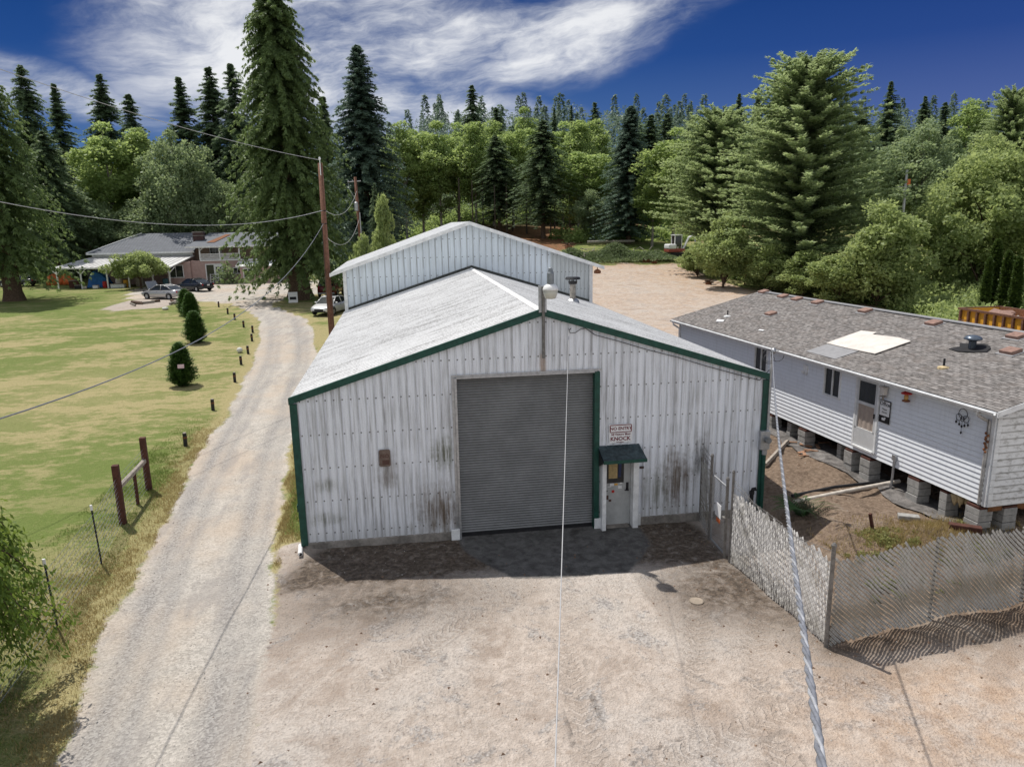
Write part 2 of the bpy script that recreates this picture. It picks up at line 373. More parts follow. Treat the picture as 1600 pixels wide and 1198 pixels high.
ROAD_L = [(-7.7, -14), (-9.03, -7.02), (-9.67, -3.4), (-10.12, 1.22), (-10.82, 7.54), (-11.3, 14.45), (-11.86, 22.23), (-12.87, 31.65), (-14.87, 42.99), (-17.07, 49.25), (-19.8, 55.5), (-24.5, 60)]
ROAD_R = [(-5.6, -14), (-6.21, -4.02), (-6.93, .55), (-7.26, 3.81), (-7.73, 9.15), (-8.1, 17.2), (-8.56, 26.63), (-9.83, 35.88), (-11, 42.1), (-14.0, 49.7), (-16.6, 54), (-17.5, 60)]
def px_interp(pts, y):
    p = np.array(sorted(pts, key=lambda q: q[1])); return np.interp(y, p[:, 1], p[:, 0])
def poly_sdf(x, y, poly):
    """signed distance, positive inside"""
    poly = np.array(poly, float); n = len(poly); d = np.full(x.shape, 1e9); ins = np.zeros(x.shape, bool)
    for i in range(n):
        a = poly[i]; b = poly[(i + 1) % n]; e = b - a; wx = x - a[0]; wy = y - a[1]
        t = np.clip((wx * e[0] + wy * e[1]) / (e @ e), 0, 1); d = np.minimum(d, (wx - t * e[0]) ** 2 + (wy - t * e[1]) ** 2)
        cnd = ((a[1] > y) != (b[1] > y)) & (x < (b[0] - a[0]) * (y - a[1]) / (b[1] - a[1] + 1e-12) + a[0]); ins ^= cnd
    return np.where(ins, np.sqrt(d), -np.sqrt(d))
def polyline(x, y, pts):
    """distance to, signed side of, and arc length along a polyline"""
    pts = np.array(pts, float); best = np.full(x.shape, 1e9); s_ = np.zeros(x.shape); t_ = np.zeros(x.shape); acc = 0
    for i in range(len(pts) - 1):
        a, b = pts[i], pts[i + 1]; e = b - a; L = np.hypot(*e); wx = x - a[0]; wy = y - a[1]
        u = np.clip((wx * e[0] + wy * e[1]) / L ** 2, 0, 1); dx = wx - u * e[0]; dy = wy - u * e[1]; d = np.hypot(dx, dy)
        sg = np.sign(e[0] * wy - e[1] * wx); m = d < best
        best = np.where(m, d, best); s_ = np.where(m, acc + u * L, s_); t_ = np.where(m, d * sg, t_); acc += L
    return best, t_, s_

def graded(lo, hi, step, far_lo, far_hi, g=1.07):
    a = list(np.arange(lo, hi + 1e-6, step)); s = step; v = hi
    while v < far_hi: s *= g; v += s; a.append(v)
    s = step; v = lo
    while v > far_lo: s *= g; v -= s; a.insert(0, v)
    return np.array(a)
GX = graded(-13, 13, .125, -420, 420); GY = graded(-9.6, 6, .125, -70, 470, 1.045)
gx, gy = np.meshgrid(GX, GY)
wob = (fbm(gx, gy, .35, 4, 3) - .5) * 2; wob2 = (fbm(gx, gy, 1.6, 3, 9) - .5) * 2
# driveway
rl = px_interp(ROAD_L, gy) ; rr = px_interp(ROAD_R, gy)
far = sm(56, 60, gy)
road = np.minimum(gx - rl, rr - gx) + wob * .35 + wob2 * .15 - far * 50
court = poly_sdf(gx, gy, [(-31, 62), (-25.5, 60.5), (-19.5, 54.5), (-15.5, 51.5), (-15, 56), (-13.3, 60.5), (-11, 62), (-6, 70), (-8, 82), (-20, 82), (-32, 84), (-36, 80), (-34, 70)]) + wob * .9
road = np.maximum(road, court * .6)
# front yard dirt
yard = poly_sdf(gx, gy, [(-6.9, .35), (6.2, .35), (7.5, 1.0), (7.5, -4), (60, -2), (60, -60), (-20, -60), (-6.1, -14), (-5.9, -8), (-6.5, -2)]) + wob * .25
side = poly_sdf(gx, gy, [(5.6, -2.6), (5.9, 22), (15, 30), (24, 24), (28, 10), (26, -7), (4.0, -6.6)]) + wob * .3
back = poly_sdf(gx, gy, [(5.5, 19), (5.5, 60), (13, 67), (20, 66), (25, 66.5), (29.5, 66), (27, 52), (27.5, 44), (32, 34), (26, 18), (12, 14)]) + wob * 1.2
back2 = poly_sdf(gx, gy, [(-6.5, 17.5), (6.6, 17.5), (6.6, 48), (-5, 46)])
dirt = np.maximum.reduce([yard, side, back, back2])
woods = poly_sdf(gx, gy, [(4, 66), (14, 74), (19.5, 82), (23, 90), (33, 96), (60, 100), (60, 128), (-3, 128), (-12, 110), (-2, 80)]) + wob * 2.5
woods = np.maximum(woods, sm(104, 112, gy) * 6 - 3)
bed = poly_sdf(gx, gy, [(-29.0, 51), (-25.5, 54), (-25, 60.5), (-31.5, 62.5), (-31, 56)]) + wob * .9
slab = poly_sdf(gx, gy, [(-2.35, .2), (2.75, .2), (2.55, -1.3), (1.5, -2.6), (-1.2, -2.5), (-2.1, -1.1)]) + wob * .22
damp = np.exp(-((gx + 3.6) / 2.3) ** 2 - ((gy + .75) / .8) ** 2) + np.exp(-((gx - 3.3) / .9) ** 2 - ((gy + .9) / 1.1) ** 2) + .8 * np.exp(-((gx + 4.0) / 2.6) ** 2 - ((gy + 2.9) / 1.2) ** 2) * (gx < -.5) + 1.1 * sm(-2.6, -1.5, gy + .5 * wob) * (gy < .5) * sm(-6.3, -4.9, gx + .6 * wob - .5 * gy) * (1 - sm(3.6, 4.3, gx))  # damp soil, with the wall's front shadow also darkened into the colour
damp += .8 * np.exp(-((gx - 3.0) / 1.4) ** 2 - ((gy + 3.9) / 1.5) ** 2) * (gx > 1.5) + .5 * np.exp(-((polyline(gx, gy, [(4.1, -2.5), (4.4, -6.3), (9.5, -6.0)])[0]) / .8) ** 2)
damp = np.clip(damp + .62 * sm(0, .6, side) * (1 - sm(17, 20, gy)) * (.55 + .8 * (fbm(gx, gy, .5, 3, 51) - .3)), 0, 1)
# tyre prints: lug pattern strips in the dirt yard
TRACKS = [[(.25, -2.6), (-.35, -4.2), (-.7, -6.5), (-.9, -10)], [(-1.45, -2.7), (-2.05, -4.2), (-2.5, -6.6), (-2.8, -10)], [(-.9, -3.1), (-2.9, -4.5), (-4.9, -6.6)],
          [(4.2, -4.2), (3.0, -6.0), (2.2, -7.9), (1.8, -10)], [(2.9, -3.4), (2.1, -5.4), (1.0, -8.0)], [(5.2, -7.3), (2.4, -7.9), (.2, -8.6), (-2, -10)]]
tw = np.zeros(gx.shape); ts = np.zeros(gx.shape); tt = np.zeros(gx.shape)
for i, tr in enumerate(TRACKS):
    d, t, s = polyline(gx, gy, tr); w = (1 - sm(.16, .30, d)) * (.35 + .65 * sm(.35, .65, fbm(gx, gy, .55, 3, 40 + i)))
    m = d < .34; tw = np.where(m, np.maximum(tw, w), tw); ts = np.where(m, s, ts); tt = np.where(m, t, tt)
# wheel ruts along the driveway
mid = (rl + rr) / 2; ruts = np.exp(-((gx - mid + 1.05) / .24) ** 2) + .8 * np.exp(-((gx - mid + .55) / .16) ** 2) + np.exp(-((gx - mid - .75) / .24) ** 2) + .7 * np.exp(-((gx - mid - 1.25) / .18) ** 2)
ruts *= (road > .1) * (1 - far) * (.4 + .9 * fbm(gx, gy, .5, 3, 61))
strip = poly_sdf(gx, gy, [(-9.4, 40), (-8.8, 30), (-8.0, 17), (-7.3, 5), (-6.95, .9), (-6.0, .9), (-6.0, 48), (-12, 54)])
lush = np.clip(.75 * sm(0, .3, strip) * (1 - sm(18, 26, gy)) + .5 * np.exp(-((gx + 13.5) / 2.6) ** 2 - ((gy - 4) / 6.5) ** 2) + .95 * np.exp(-((gx - 30) / 7) ** 2 - ((gy - 79) / 8) ** 2) + .35 * sm(44, 56, gy) * (gx < -24), 0, 1)
dry = np.clip((1 - sm(.0, .75, -road)) * 1.0 + (1 - sm(.0, 1.6, -road)) * .35, 0, 1) * (road < 0) * (1 - .7 * sm(0, .3, strip) * (gy < 20)) + .55 * np.exp(-((gx + 19) / 5) ** 2 - ((gy - 21) / 8) ** 2) + .45 * np.exp(-((gx + 11.6) / 1.6) ** 2 - ((gy + 2.5) / 4.5) ** 2)
dry += .5 * sm(0, .4, strip) * sm(22, 30, gy)
wR = np.clip(road / .7 + .5, 0, 1); wD = np.clip(dirt / .7 + .5, 0, 1); wW = np.clip(woods / 3 + .5, 0, 1); wB = np.clip(bed / 1. + .5, 0, 1)
gzv = ground(gx, gy)
near = (gx > -14) & (gx < 14) & (gy > -10) & (gy < 7)
rough = (fbm(gx, gy, 2.4, 4, 5) - .5) * .055 * (wD + .5 * wR) + (fbm(gx, gy, .6, 3, 6) - .5) * .07
rough += sm(0, .6, side) * (1 - sm(15, 19, gy)) * ((fbm(gx, gy, 1.1, 5, 77) - .5) * .42)
rough -= tw * .010; rough -= ruts * .02
rough += .14 * np.exp(-((gx + 6.25) / .5) ** 2 - ((gy - .15) / .35) ** 2)
flat = np.clip(slab / .3 + .3, 0, 1); rough *= (1 - .85 * flat)
gzv = gzv + rough * np.where(near | (dirt > 0), 1, .6)
# keep the soil below the building floors
inb = (np.abs(gx) < 6.0) & (gy > .25) & (gy < 45); gzv = np.where(inb, np.minimum(gzv, gzv * 0 - .12 + ground(gx, gy) * 0), gzv)

nxg, nyg = len(GX), len(GY)
verts = np.stack([gx, gy, gzv], -1).reshape(-1, 3)
idx = np.arange(nxg * nyg).reshape(nyg, nxg)
faces = np.stack([idx[:-1, :-1], idx[:-1, 1:], idx[1:, 1:], idx[1:, :-1]], -1).reshape(-1, 4)
def fc(a): return ((a[:-1, :-1] + a[:-1, 1:] + a[1:, 1:] + a[1:, :-1]) / 4).reshape(-1)
cR, cD, cW = fc(road), fc(dirt), fc(woods)
cls = np.zeros(len(faces), int); cls[cW > 0] = 3; cls[cR > 0] = 1; cls[(cD > 0) & (cR <= 0)] = 2; cls[(fc(slab) > .05)] = 4

k = NT('ground_surface'); P = k.pos(); X = k.xyz(P)
A = k.n('ShaderNodeAttribute', attribute_name='zoneA'); B = k.n('ShaderNodeAttribute', attribute_name='zoneB'); C_ = k.n('ShaderNodeAttribute', attribute_name='zoneC')
a = k.xyz(A.outputs['Color']); b = k.xyz(B.outputs['Color']); cc = k.xyz(C_.outputs['Color'])
nf = k.noise(P, 9., 5, .7); nm = k.noise(P, 1.7, 5, .6); nb = k.noise(P, .22, 4, .6); nff = k.noise(P, 55., 3, .65); nmm = k.noise(P, 4.2, 4, .65, .6)
grain = k.voro(P, 26.); grain2 = k.voro(P, 60.)
# lawn
stv = k.scale(P, (.55, 1.1, 1.)); np_ = k.noise(stv, .33, 6, .62, .5)
np2 = k.noise(k.scale(P, (.8, 1.7, 1.)), 1.3, 8, .74, .4); np3 = k.noise(P, 6.5, 6, .75)
patch = k.math('ADD', k.math('ADD', k.math('MULTIPLY', np_, 1.), k.math('ADD', k.math('MULTIPLY', k.math('SUBTRACT', np2, .5), .75), k.math('MULTIPLY', k.math('SUBTRACT', np3, .5), .4))), k.math('MULTIPLY', k.math('SUBTRACT', nm, .5), .35))
gcol = k.mix(k.ramp(nff, .3, .7), (.09, .125, .030), (.20, .24, .075))
dcol = k.mix(k.ramp(nff, .3, .7), (.28, .235, .115), (.45, .38, .21))
df = k.math('ADD', k.ramp(patch, .41, .63), k.math('MULTIPLY', b[1], k.math('ADD', .45, k.math('MULTIPLY', nm, 1.1))), True)
df = k.math('SUBTRACT', df, k.math('MULTIPLY', b[0], .9), True)
lawn = k.mix(k.math('MULTIPLY', df, .86), gcol, dcol)
lawn = k.mix(k.math('MULTIPLY', b[0], .4), lawn, (.09, .15, .025))
lawn = k.mix(k.math('MULTIPLY', k.ramp(nf, .5, .72), .45), lawn, (.075, .08, .025)); lawn = k.mix(k.math('MULTIPLY', k.ramp(np3, .54, .72), .35), lawn, (.06, .085, .02)); lawn = k.mix(k.math('MULTIPLY', k.ramp(np3, .46, .3), .3), lawn, (.34, .30, .15))
# gravel
pb = k.n('ShaderNodeSeparateColor'); k.set(pb, 0, grain.outputs['Color'])
gr = k.mix(k.ramp(pb.outputs[0], .0, 1.), (.24, .22, .20), (.60, .56, .51))
gr = k.mix(.55, gr, k.mix(k.ramp(nm, .3, .7), (.39, .365, .33), (.52, .48, .43)))
gr = k.mix(k.math('MULTIPLY', k.ramp(nb, .42, .62), .5), gr, (.47, .37, .28)); gr = k.mix(k.math('MULTIPLY', k.ramp(k.noise(k.scale(P, (1.6, .35, 1.)), .9, 5, .65), .48, .66), .5), gr, (.27, .25, .24))
gr = k.mix(k.math('MULTIPLY', k.math('MULTIPLY', b[2], k.ramp(nmm, .15, .4)), .85), gr, k.mix(k.ramp(pb.outputs[1], .1, .9), (.20, .19, .185), (.37, .355, .34)))
# dirt
di = k.mix(k.ramp(nmm, .3, .7), (.375, .318, .274), (.52, .452, .398))
di = k.mix(k.math('MULTIPLY', k.ramp(nb, .4, .6), .6), di, k.mix(k.ramp(pb.outputs[0], .2, 1.), (.50, .465, .43), (.38, .355, .335)))
nw = k.noise(P, .55, 5, .65, .8); di = k.mix(k.math('MULTIPLY', k.ramp(nw, .52, .66), .5), di, (.26, .20, .16))
ng = k.math('ADD', k.noise(P, .8, 6, .68, 1.2), k.math('MULTIPLY', k.math('SUBTRACT', nf, .5), .42)); gsp = k.mix(k.ramp(pb.outputs[1], .1, .9), (.20, .19, .185), (.42, .40, .385))
di = k.mix(k.math('MULTIPLY', k.ramp(ng, .55, .63), .75), di, gsp)
nl = k.noise(P, 1.15, 6, .7, 2.2); crk = k.ramp(k.math('ABSOLUTE', k.math('SUBTRACT', nl, .5)), .014, .002); di = k.mix(k.math('MULTIPLY', crk, k.math('MULTIPLY', k.ramp(nm, .48, .6), .55)), di, (.17, .13, .10))
di = k.mix(k.math('MULTIPLY', k.ramp(pb.outputs[0], .72, .95), .3), di, (.30, .27, .24))
di = k.mix(k.math('MULTIPLY', k.ramp(nf, .5, .72), .38), di, (.26, .185, .13))
orange = k.mix(k.ramp(nmm, .3, .7), (.36, .21, .115), (.50, .33, .20))
di = k.mix(k.math('MULTIPLY', cc[1], k.ramp(nm, .2, .7)), di, orange)
damp_shade_f = k.math('MULTIPLY', A.outputs['Alpha'], k.ramp(k.math('ADD', nmm, k.math('MULTIPLY', nf, .35)), .35, .85))
di = k.mix(k.math('MULTIPLY', k.math('ADD', damp_shade_f, k.math('MULTIPLY', A.outputs['Alpha'], .45)), .9, True), di, k.mix(k.ramp(nf, .35, .7), (.062, .050, .041), (.165, .13, .102)))
sv = B.outputs['Alpha']; soilc = k.mix(k.ramp(nf, .3, .7), (.105, .072, .05), (.255, .19, .14)); soilc = k.mix(k.math('MULTIPLY', k.ramp(nw, .5, .7), .8), soilc, (.34, .29, .24)); soilc = k.mix(k.math('MULTIPLY', k.ramp(nm, .55, .7), .6), soilc, (.075, .055, .04))
di = k.mix(k.math('MULTIPLY', sv, .92), di, soilc)
# woods floor
wo = k.mix(k.ramp(nf, .3, .7), (.10, .045, .026), (.30, .16, .085)); wo = k.mix(k.ramp(nm, .52, .7), wo, (.05, .07, .02)); wo = k.mix(k.ramp(X[1], 104., 122.), wo, (.022, .03, .012))
# concrete apron
co = k.mix(k.ramp(nmm, .3, .7), (.085, .082, .079), (.16, .155, .15)); co = k.mix(k.math('MULTIPLY', k.ramp(nm, .5, .72), .7), co, (.04, .038, .036))
def edge(w, amt=.55, lo=.38, hi=.62):
    e = k.math('ADD', w, k.math('MULTIPLY', k.math('SUBTRACT', nf, .5), amt)); e = k.math('ADD', e, k.math('MULTIPLY', k.math('SUBTRACT', nm, .5), amt)); return k.ramp(e, lo, hi)
c = k.mix(edge(a[2]), lawn, wo)
c = k.mix(edge(cc[2]), c, k.mix(.5, di, (.34, .29, .25)))
c = k.mix(edge(a[0]), c, gr)
c = k.mix(edge(a[1], .5), c, di)
c = k.mix(edge(cc[0], .35), c, co)
S = k.attr('track_s').outputs['Fac']; T_ = k.attr('track_t').outputs['Fac']; Wt = k.attr('track_w').outputs['Fac']
ph = k.math('ADD', k.math('DIVIDE', S, .17), k.math('ADD', k.math('MULTIPLY', k.math('ABSOLUTE', T_), 4.), k.math('ADD', k.math('MULTIPLY', nm, 2.6), k.math('MULTIPLY', nmm, 1.3))))
lug = k.ramp(k.math('ABSOLUTE', k.math('SUBTRACT', k.math('FRACT', k.math('ADD', ph, k.math('MULTIPLY', nf, .3))), .5)), .12, .26)
tk = k.math('MULTIPLY', k.math('MULTIPLY', Wt, lug), k.math('MULTIPLY', k.ramp(nmm, .34, .5), 1.))
c = k.mix(k.math('MULTIPLY', tk, .30), c, (.20, .155, .12))
hgt = k.math('ADD', k.math('ADD', k.math('MULTIPLY', nf, 1.5), k.math('MULTIPLY', nff, .5)), k.math('ADD', k.math('MULTIPLY', grain.outputs['Distance'], .6), k.math('MULTIPLY', tk, -.55)))
M['ground'] = k.done(k.bsdf(c, .95, 0, .12, bump=hgt, bstr=.85, bdist=.035))

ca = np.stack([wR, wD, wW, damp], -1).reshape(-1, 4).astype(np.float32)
orng = np.clip(.3 * sm(0, 6, back) + .8 * np.exp(-(back / 4.) ** 2) * (back > -2) + .12 * sm(0, 1, side) + .55 * np.exp(-((gx - 5.5) / 3.) ** 2 - ((gy + 8.5) / 2.2) ** 2), 0, 1)
soil = sm(-.1, .6, side) * (1 - sm(14, 22, gy)) * (gx > 3.5)
cb = np.stack([lush, np.clip(dry, 0, 1), np.clip(ruts, 0, 1), soil], -1).reshape(-1, 4).astype(np.float32)
ccx = np.stack([np.clip(slab / .5 + .5, 0, 1), orng, wB, lush * 0 + 1], -1).reshape(-1, 4).astype(np.float32)
fl = {'track_w': tw, 'track_s': ts, 'track_t': tt}
for ci, nm_ in ((0, 'lawn'), (1, 'gravel_driveway'), (2, 'dirt_yard'), (3, 'woods_floor'), (4, 'concrete_apron')):
    f = faces[cls == ci]; used, inv = np.unique(f, return_inverse=True)
    me = bpy.data.meshes.new(nm_); n = len(f)
    me.vertices.add(len(used)); me.vertices.foreach_set('co', verts[used].astype(np.float32).ravel())
    me.loops.add(n * 4); me.loops.foreach_set('vertex_index', inv.ravel().astype(np.int32))
    me.polygons.add(n); me.polygons.foreach_set('loop_start', np.arange(0, n * 4, 4, dtype=np.int32))
    me.polygons.foreach_set('use_smooth', np.ones(n, bool))
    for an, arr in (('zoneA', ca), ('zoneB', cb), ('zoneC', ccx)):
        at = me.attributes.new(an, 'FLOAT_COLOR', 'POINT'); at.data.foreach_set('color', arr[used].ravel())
    for an, arr in fl.items():
        at = me.attributes.new(an, 'FLOAT', 'POINT'); at.data.foreach_set('value', arr.reshape(-1)[used].astype(np.float32))
    me.update(calc_edges=True); me.validate(); me.materials.append(M['ground'])
    o = bpy.data.objects.new(nm_, me); COL.objects.link(o); o['kind'] = 'structure'

def gvis(x, y):
    """height of the built ground surface (bumps included)"""
    i = np.searchsorted(GX, x) - 1; j = np.searchsorted(GY, y) - 1
    u = (x - GX[i]) / (GX[i + 1] - GX[i]); v = (y - GY[j]) / (GY[j + 1] - GY[j])
    return float((gzv[j, i] * (1 - u) + gzv[j, i + 1] * u) * (1 - v) + (gzv[j + 1, i] * (1 - u) + gzv[j + 1, i + 1] * u) * v)

# loose stones on the driveway and yard: uncountable, one mesh
def scatter_mesh(name, mat, pts, size, flat=.6, kind='stuff', seed=3):
    rg = np.random.default_rng(seed); n = len(pts)
    base = np.array([(1, 0, 0), (-.5, .87, 0), (-.5, -.87, 0), (0, 0, 1), (.1, .1, -1)], float)
    fs = np.array([(0, 1, 3), (1, 2, 3), (2, 0, 3), (1, 0, 4), (2, 1, 4), (0, 2, 4)])
    an = rg.uniform(0, 6.28, n); V = np.repeat(base[None], n, 0) * (1 + rg.uniform(-.35, .35, (n, 5, 3)))
    V[..., 2] *= flat; c_, s_ = np.cos(an)[:, None], np.sin(an)[:, None]
    X_ = V[..., 0] * c_ - V[..., 1] * s_; Y_ = V[..., 0] * s_ + V[..., 1] * c_
    V = np.stack([X_, Y_, V[..., 2]], -1) * size[:, None, None] + pts[:, None, :]
    F = (fs[None] + np.arange(n)[:, None, None] * 5).reshape(-1, 3)
    me = bpy.data.meshes.new(name); me.from_pydata(V.reshape(-1, 3).tolist(), [], F.tolist()); me.materials.append(mat)
    o = bpy.data.objects.new(name, me); COL.objects.link(o)
    if kind: o['kind'] = kind
    return o
k = NT('loose_stone'); oi = k.voro(k.pos(), 9.); sc_ = k.n('ShaderNodeSeparateColor'); k.set(sc_, 0, oi.outputs['Color'])
M['stone'] = k.done(k.bsdf(k.mix(sc_.outputs[0], (.26, .24, .22), (.58, .54, .49)), .9))
rg = np.random.default_rng(5); sx_ = rg.uniform(-12, 12, 60000); sy_ = -9.5 + 26 * rg.uniform(0, 1, 60000) ** 1.5
jx = np.clip(np.searchsorted(GX, sx_) - 1, 0, nxg - 2); jy = np.clip(np.searchsorted(GY, sy_) - 1, 0, nyg - 2)
den = np.clip(road[jy, jx] * 1.2 + .5, 0, 1) * (road[jy, jx] > -.35) + .16 * (dirt[jy, jx] > 0) * (slab[jy, jx] < 0) * (gzv[jy, jx] > -.1)
den *= .35 + .9 * (fbm(sx_, sy_, .8, 3, 21) > .52)
kp = rg.uniform(0, 1, 60000) < den * .62
pz = gzv[jy, jx][kp]; szs = .007 + .017 * rg.uniform(0, 1, kp.sum()) ** 3
scatter_mesh('gravel', M['stone'], np.stack([sx_[kp], sy_[kp], pz + .002], -1), szs)
# ------------------------------------------------------------------ ribbed sheet helpers
def rib_profile(a, b, pitch, depth, extra=()):
    """(s, offset) samples over [a,b]: flat pans and raised trapezoid ribs"""
    out = []; n0 = math.floor(a / pitch) - 1; n1 = math.ceil(b / pitch) + 1
    for i in range(n0, n1):
        o = i * pitch
        out += [(o + pitch * .36, 0.), (o + pitch * .43, depth), (o + pitch * .57, depth), (o + pitch * .64, 0.)]
    def at(s):
        for (s0, d0), (s1, d1) in zip(out, out[1:]):
            if s0 <= s <= s1: return d0 + (d1 - d0) * (s - s0) / (s1 - s0)
        return 0.
    ss = [(s, d) for s, d in out if a < s < b] + [(a, at(a)), (b, at(b))] + [(e + q, at(e)) for e in extra if a < e < b for q in (-1e-4, 1e-4)]
    return sorted(ss)

def ribbed_wall(mb, a, b, zb, zt, P, pitch, depth, openings=()):
    """vertical sheet; P(s,d,z)->point; openings = (s0,s1,z0,z1)"""
    pr = rib_profile(a, b, pitch, depth, [e for o in openings for e in o[:2]])
    for (s0, d0), (s1, d1) in zip(pr, pr[1:]):
        if s1 - s0 < 1e-6: continue
        sm_ = (s0 + s1) / 2; spans = [(zb(s0), zb(s1), zt(s0), zt(s1))]
        for (o0, o1, z0, z1) in openings:
            if o0 < sm_ < o1:
                b0, b1, t0, t1 = spans.pop(); spans = []
                if z0 > b0 + .01: spans.append((b0, b1, z0, z0))
                spans.append((z1, z1, t0, t1)); break
        for b0, b1, t0, t1 in spans:
            mb.quad(P(s0, d0, b0), P(s1, d1, b1), P(s1, d1, t1), P(s0, d0, t0))

HW, EH, RX, RH, DP = 6.096, 3.99, .04, 5.885, 18.02
def roof_z(x): return RH - (RH - EH) * (abs(x - RX) / (HW + (RX if x < RX else -RX)))

# ------------------------------------------------------------------ front metal shop
shop = thing('metal_workshop', 'low white metal workshop with big grey roller door and green trim', 'building', (0, 0, 0))
DL, DR, DH = -2.193, 1.519, 4.279
mb = MB()
ribbed_wall(mb, -HW, HW, lambda s: .2, lambda s: roof_z(s) - .05, lambda s, d, z: (s, -d, z), .2032, .028, [(DL, DR, .0, DH), (1.68, 2.42, 0., 2.1)])
mb.build('front_wall', M['front_wall'], shop)
for sx in (-1, 1):
    mb = MB(); ribbed_wall(mb, 0, DP, lambda s: .15, lambda s: EH - .05, lambda s, d, z: (sx * (HW + d), s, z), .2032, .028)
    mb.build('side_wall', M['side_wall'], shop)
for sx in (-1, 1):
    mb = MB(); pr = rib_profile(-.06, DP, .22, .026); ex = sx * (HW + .07); ez = EH - .02
    for (s0, d0), (s1, d1) in zip(pr, pr[1:]):
        N = 10
        for i in range(N):
            xa = RX + (ex - RX) * i / N; xb = RX + (ex - RX) * (i + 1) / N
            za = RH + (ez - RH) * i / N; zb_ = RH + (ez - RH) * (i + 1) / N
            mb.quad((xa, s0, za + d0), (xb, s0, zb_ + d0), (xb, s1, zb_ + d1), (xa, s1, za + d1))
    mb.build('roof_slope', M['roof_white'], shop)
mb = MB(); a_ = .11
mb.add([(RX - a_, -.07, RH - .012), (RX, -.07, RH + .05), (RX + a_, -.07, RH - .012), (RX - a_, DP, RH - .012), (RX, DP, RH + .05), (RX + a_, DP, RH - .012)], [(0, 1, 4, 3), (1, 2, 5, 4)])
mb.build('ridge_cap', M['roof_white'], shop, fix=False)
for sx in (-1, 1):   # green rake trim
    mb = MB(); ex = sx * (HW + .1); 
    t0, t1 = (RX, RH + .05), (ex, EH + .0)
    mb.add([(t0[0], -.10, t0[1]), (t1[0], -.10, t1[1]), (t1[0], -.10, t1[1] - .165), (t0[0], -.10, t0[1] - .175),
            (t0[0], -.01, t0[1]), (t1[0], -.01, t1[1]), (t1[0], -.01, t1[1] - .165), (t0[0], -.01, t0[1] - .175)],
           [(0, 1, 2, 3), (4, 7, 6, 5), (0, 4, 5, 1), (2, 6, 7, 3), (1, 5, 6, 2), (0, 3, 7, 4)])
    mb.build('rake_trim', M['green'], shop)
for sx in (-1, 1):
    mb = MB(); mb.box(sx * (HW + .0), -.055, (EH - .16) / 2 + .08, .17, .06, EH - .32, 0); mb.box(sx * (HW + .055), .05, (EH - .2) / 2 + .08, .06, .16, EH - .3)
    mb.build('corner_trim', M['green'], shop)
for (cx, sx) in ((-4.16, 3.86), (4.3, 3.5)):
    mb = MB(); mb.box(cx, .07, .03, sx, .24, .36); mb.build('foundation_curb', M['concrete'], shop, bevel=.015)
# roller door
rd = MB(); n = 61; zz = [DH * i / (n * 4) for i in range(n * 4 + 1)]
yy = [.16 + (.0, -.020, -.030, -.020)[i % 4] for i in range(n * 4 + 1)]
for i in range(n * 4): rd.quad((DL, yy[i], zz[i]), (DR - .12, yy[i], zz[i]), (DR - .12, yy[i + 1], zz[i + 1]), (DL, yy[i + 1], zz[i + 1]))
roller = rd.build('roller_door', M['rollup'], shop, smooth=True)
mb = MB(); mb.box((DL + DR - .12) / 2, .13, .045, DR - DL - .16, .07, .09); mb.build('bottom_bar', M['dark_metal'], roller)
mb = MB(); mb.box(DL + .03, .04, DH / 2, .06, .22, DH); mb.box(DL - .035, -.034, DH / 2, .06, .012, DH); mb.box((DL + DR) / 2, .04, DH + .0, DR - DL - .12, .2, .05); mb.box((DL + DR) / 2, -.038, DH + .045, DR - DL + .14, .012, .05)
mb.build('door_frame', M['galv'], shop)
mb = MB(); mb.box(DR - .06, .03, DH / 2 + .0, .12, .2, DH); mb.box(DR - .035, -.05, DH / 2 + .12, .10, .05, DH - .26); mb.build('door_jamb', M['green'], shop)
for cx in (DL - .1, DR + .0):
    mb = MB(); mb.box(cx, -.065, .14, .22, .05, .30); mb.build('jamb_shoe', M['white_trim'], shop, bevel=.01)
mb = MB(); mb.box((DL + DR) / 2, .55, 2.2, DR - DL + .6, .03, 4.6); mb.build('inner_liner', M['dark_metal'], shop)
# entrance with projecting surround and small canopy
mb = MB(); mb.box(1.625, -.11, .98, .11, .30, 1.98); mb.build('entry_jamb', M['white_trim'], shop, bevel=.008)
mb = MB(); mb.box(2.50, -.09, 1.04, .15, .26, 2.1); mb.build('entry_jamb', M['white_trim'], shop, bevel=.008)
mb = MB(); mb.box(2.63, -.065, .16, .12, .05, .32); mb.build('jamb_shoe', M['white_trim'], shop, bevel=.01)
ed = MB(); ed.box(2.05, .05, 1.06, .74, .05, 2.08); entry = ed.build('entry_door', simple('grey_steel_door', (.40, .41, .41), .5, .1, .15, 4), shop, bevel=.006)
mb = MB(); mb.box(2.0, .02, 1.55, .46, .02, .66); mb.build('door_window', M['glass'], entry)
mb = MB(); mb.box(1.93, .005, 1.60, .24, .006, .5); mb.build('blind', simple('yellowed_blind', (.42, .31, .15), .7, 0, .4, 18), entry)
mb = MB(); mb.box(2.12, .006, 1.62, .07, .006, .48, 0, 0, .05); mb.build('hanging_strip', simple('navy_strip', (.03, .04, .10), .6), entry)
for (cx, cz, sx, sz, mm) in ((1.95, 1.26, .34, .045, 'red'), (1.91, 1.17, .11, .07, 'sign_white'), (2.02, 1.175, .09, .045, 'yellow'), (2.16, 1.20, .07, .035, 'sign_white'), (2.13, 1.09, .10, .08, 'sign_white'), (1.94, .98, .07, .07, 'red'), (1.76, 1.0, .06, .03, 'ink'), (1.77, .82, .09, .12, 'sign_ghost'), (1.86, .73, .07, .06, 'sign_ghost'), (1.84, 1.12, .09, .02, 'sign_white')):
    mb = MB(); mb.box(cx, .018, cz, sx, .008, sz); mb.build('sticker', M[mm], entry)
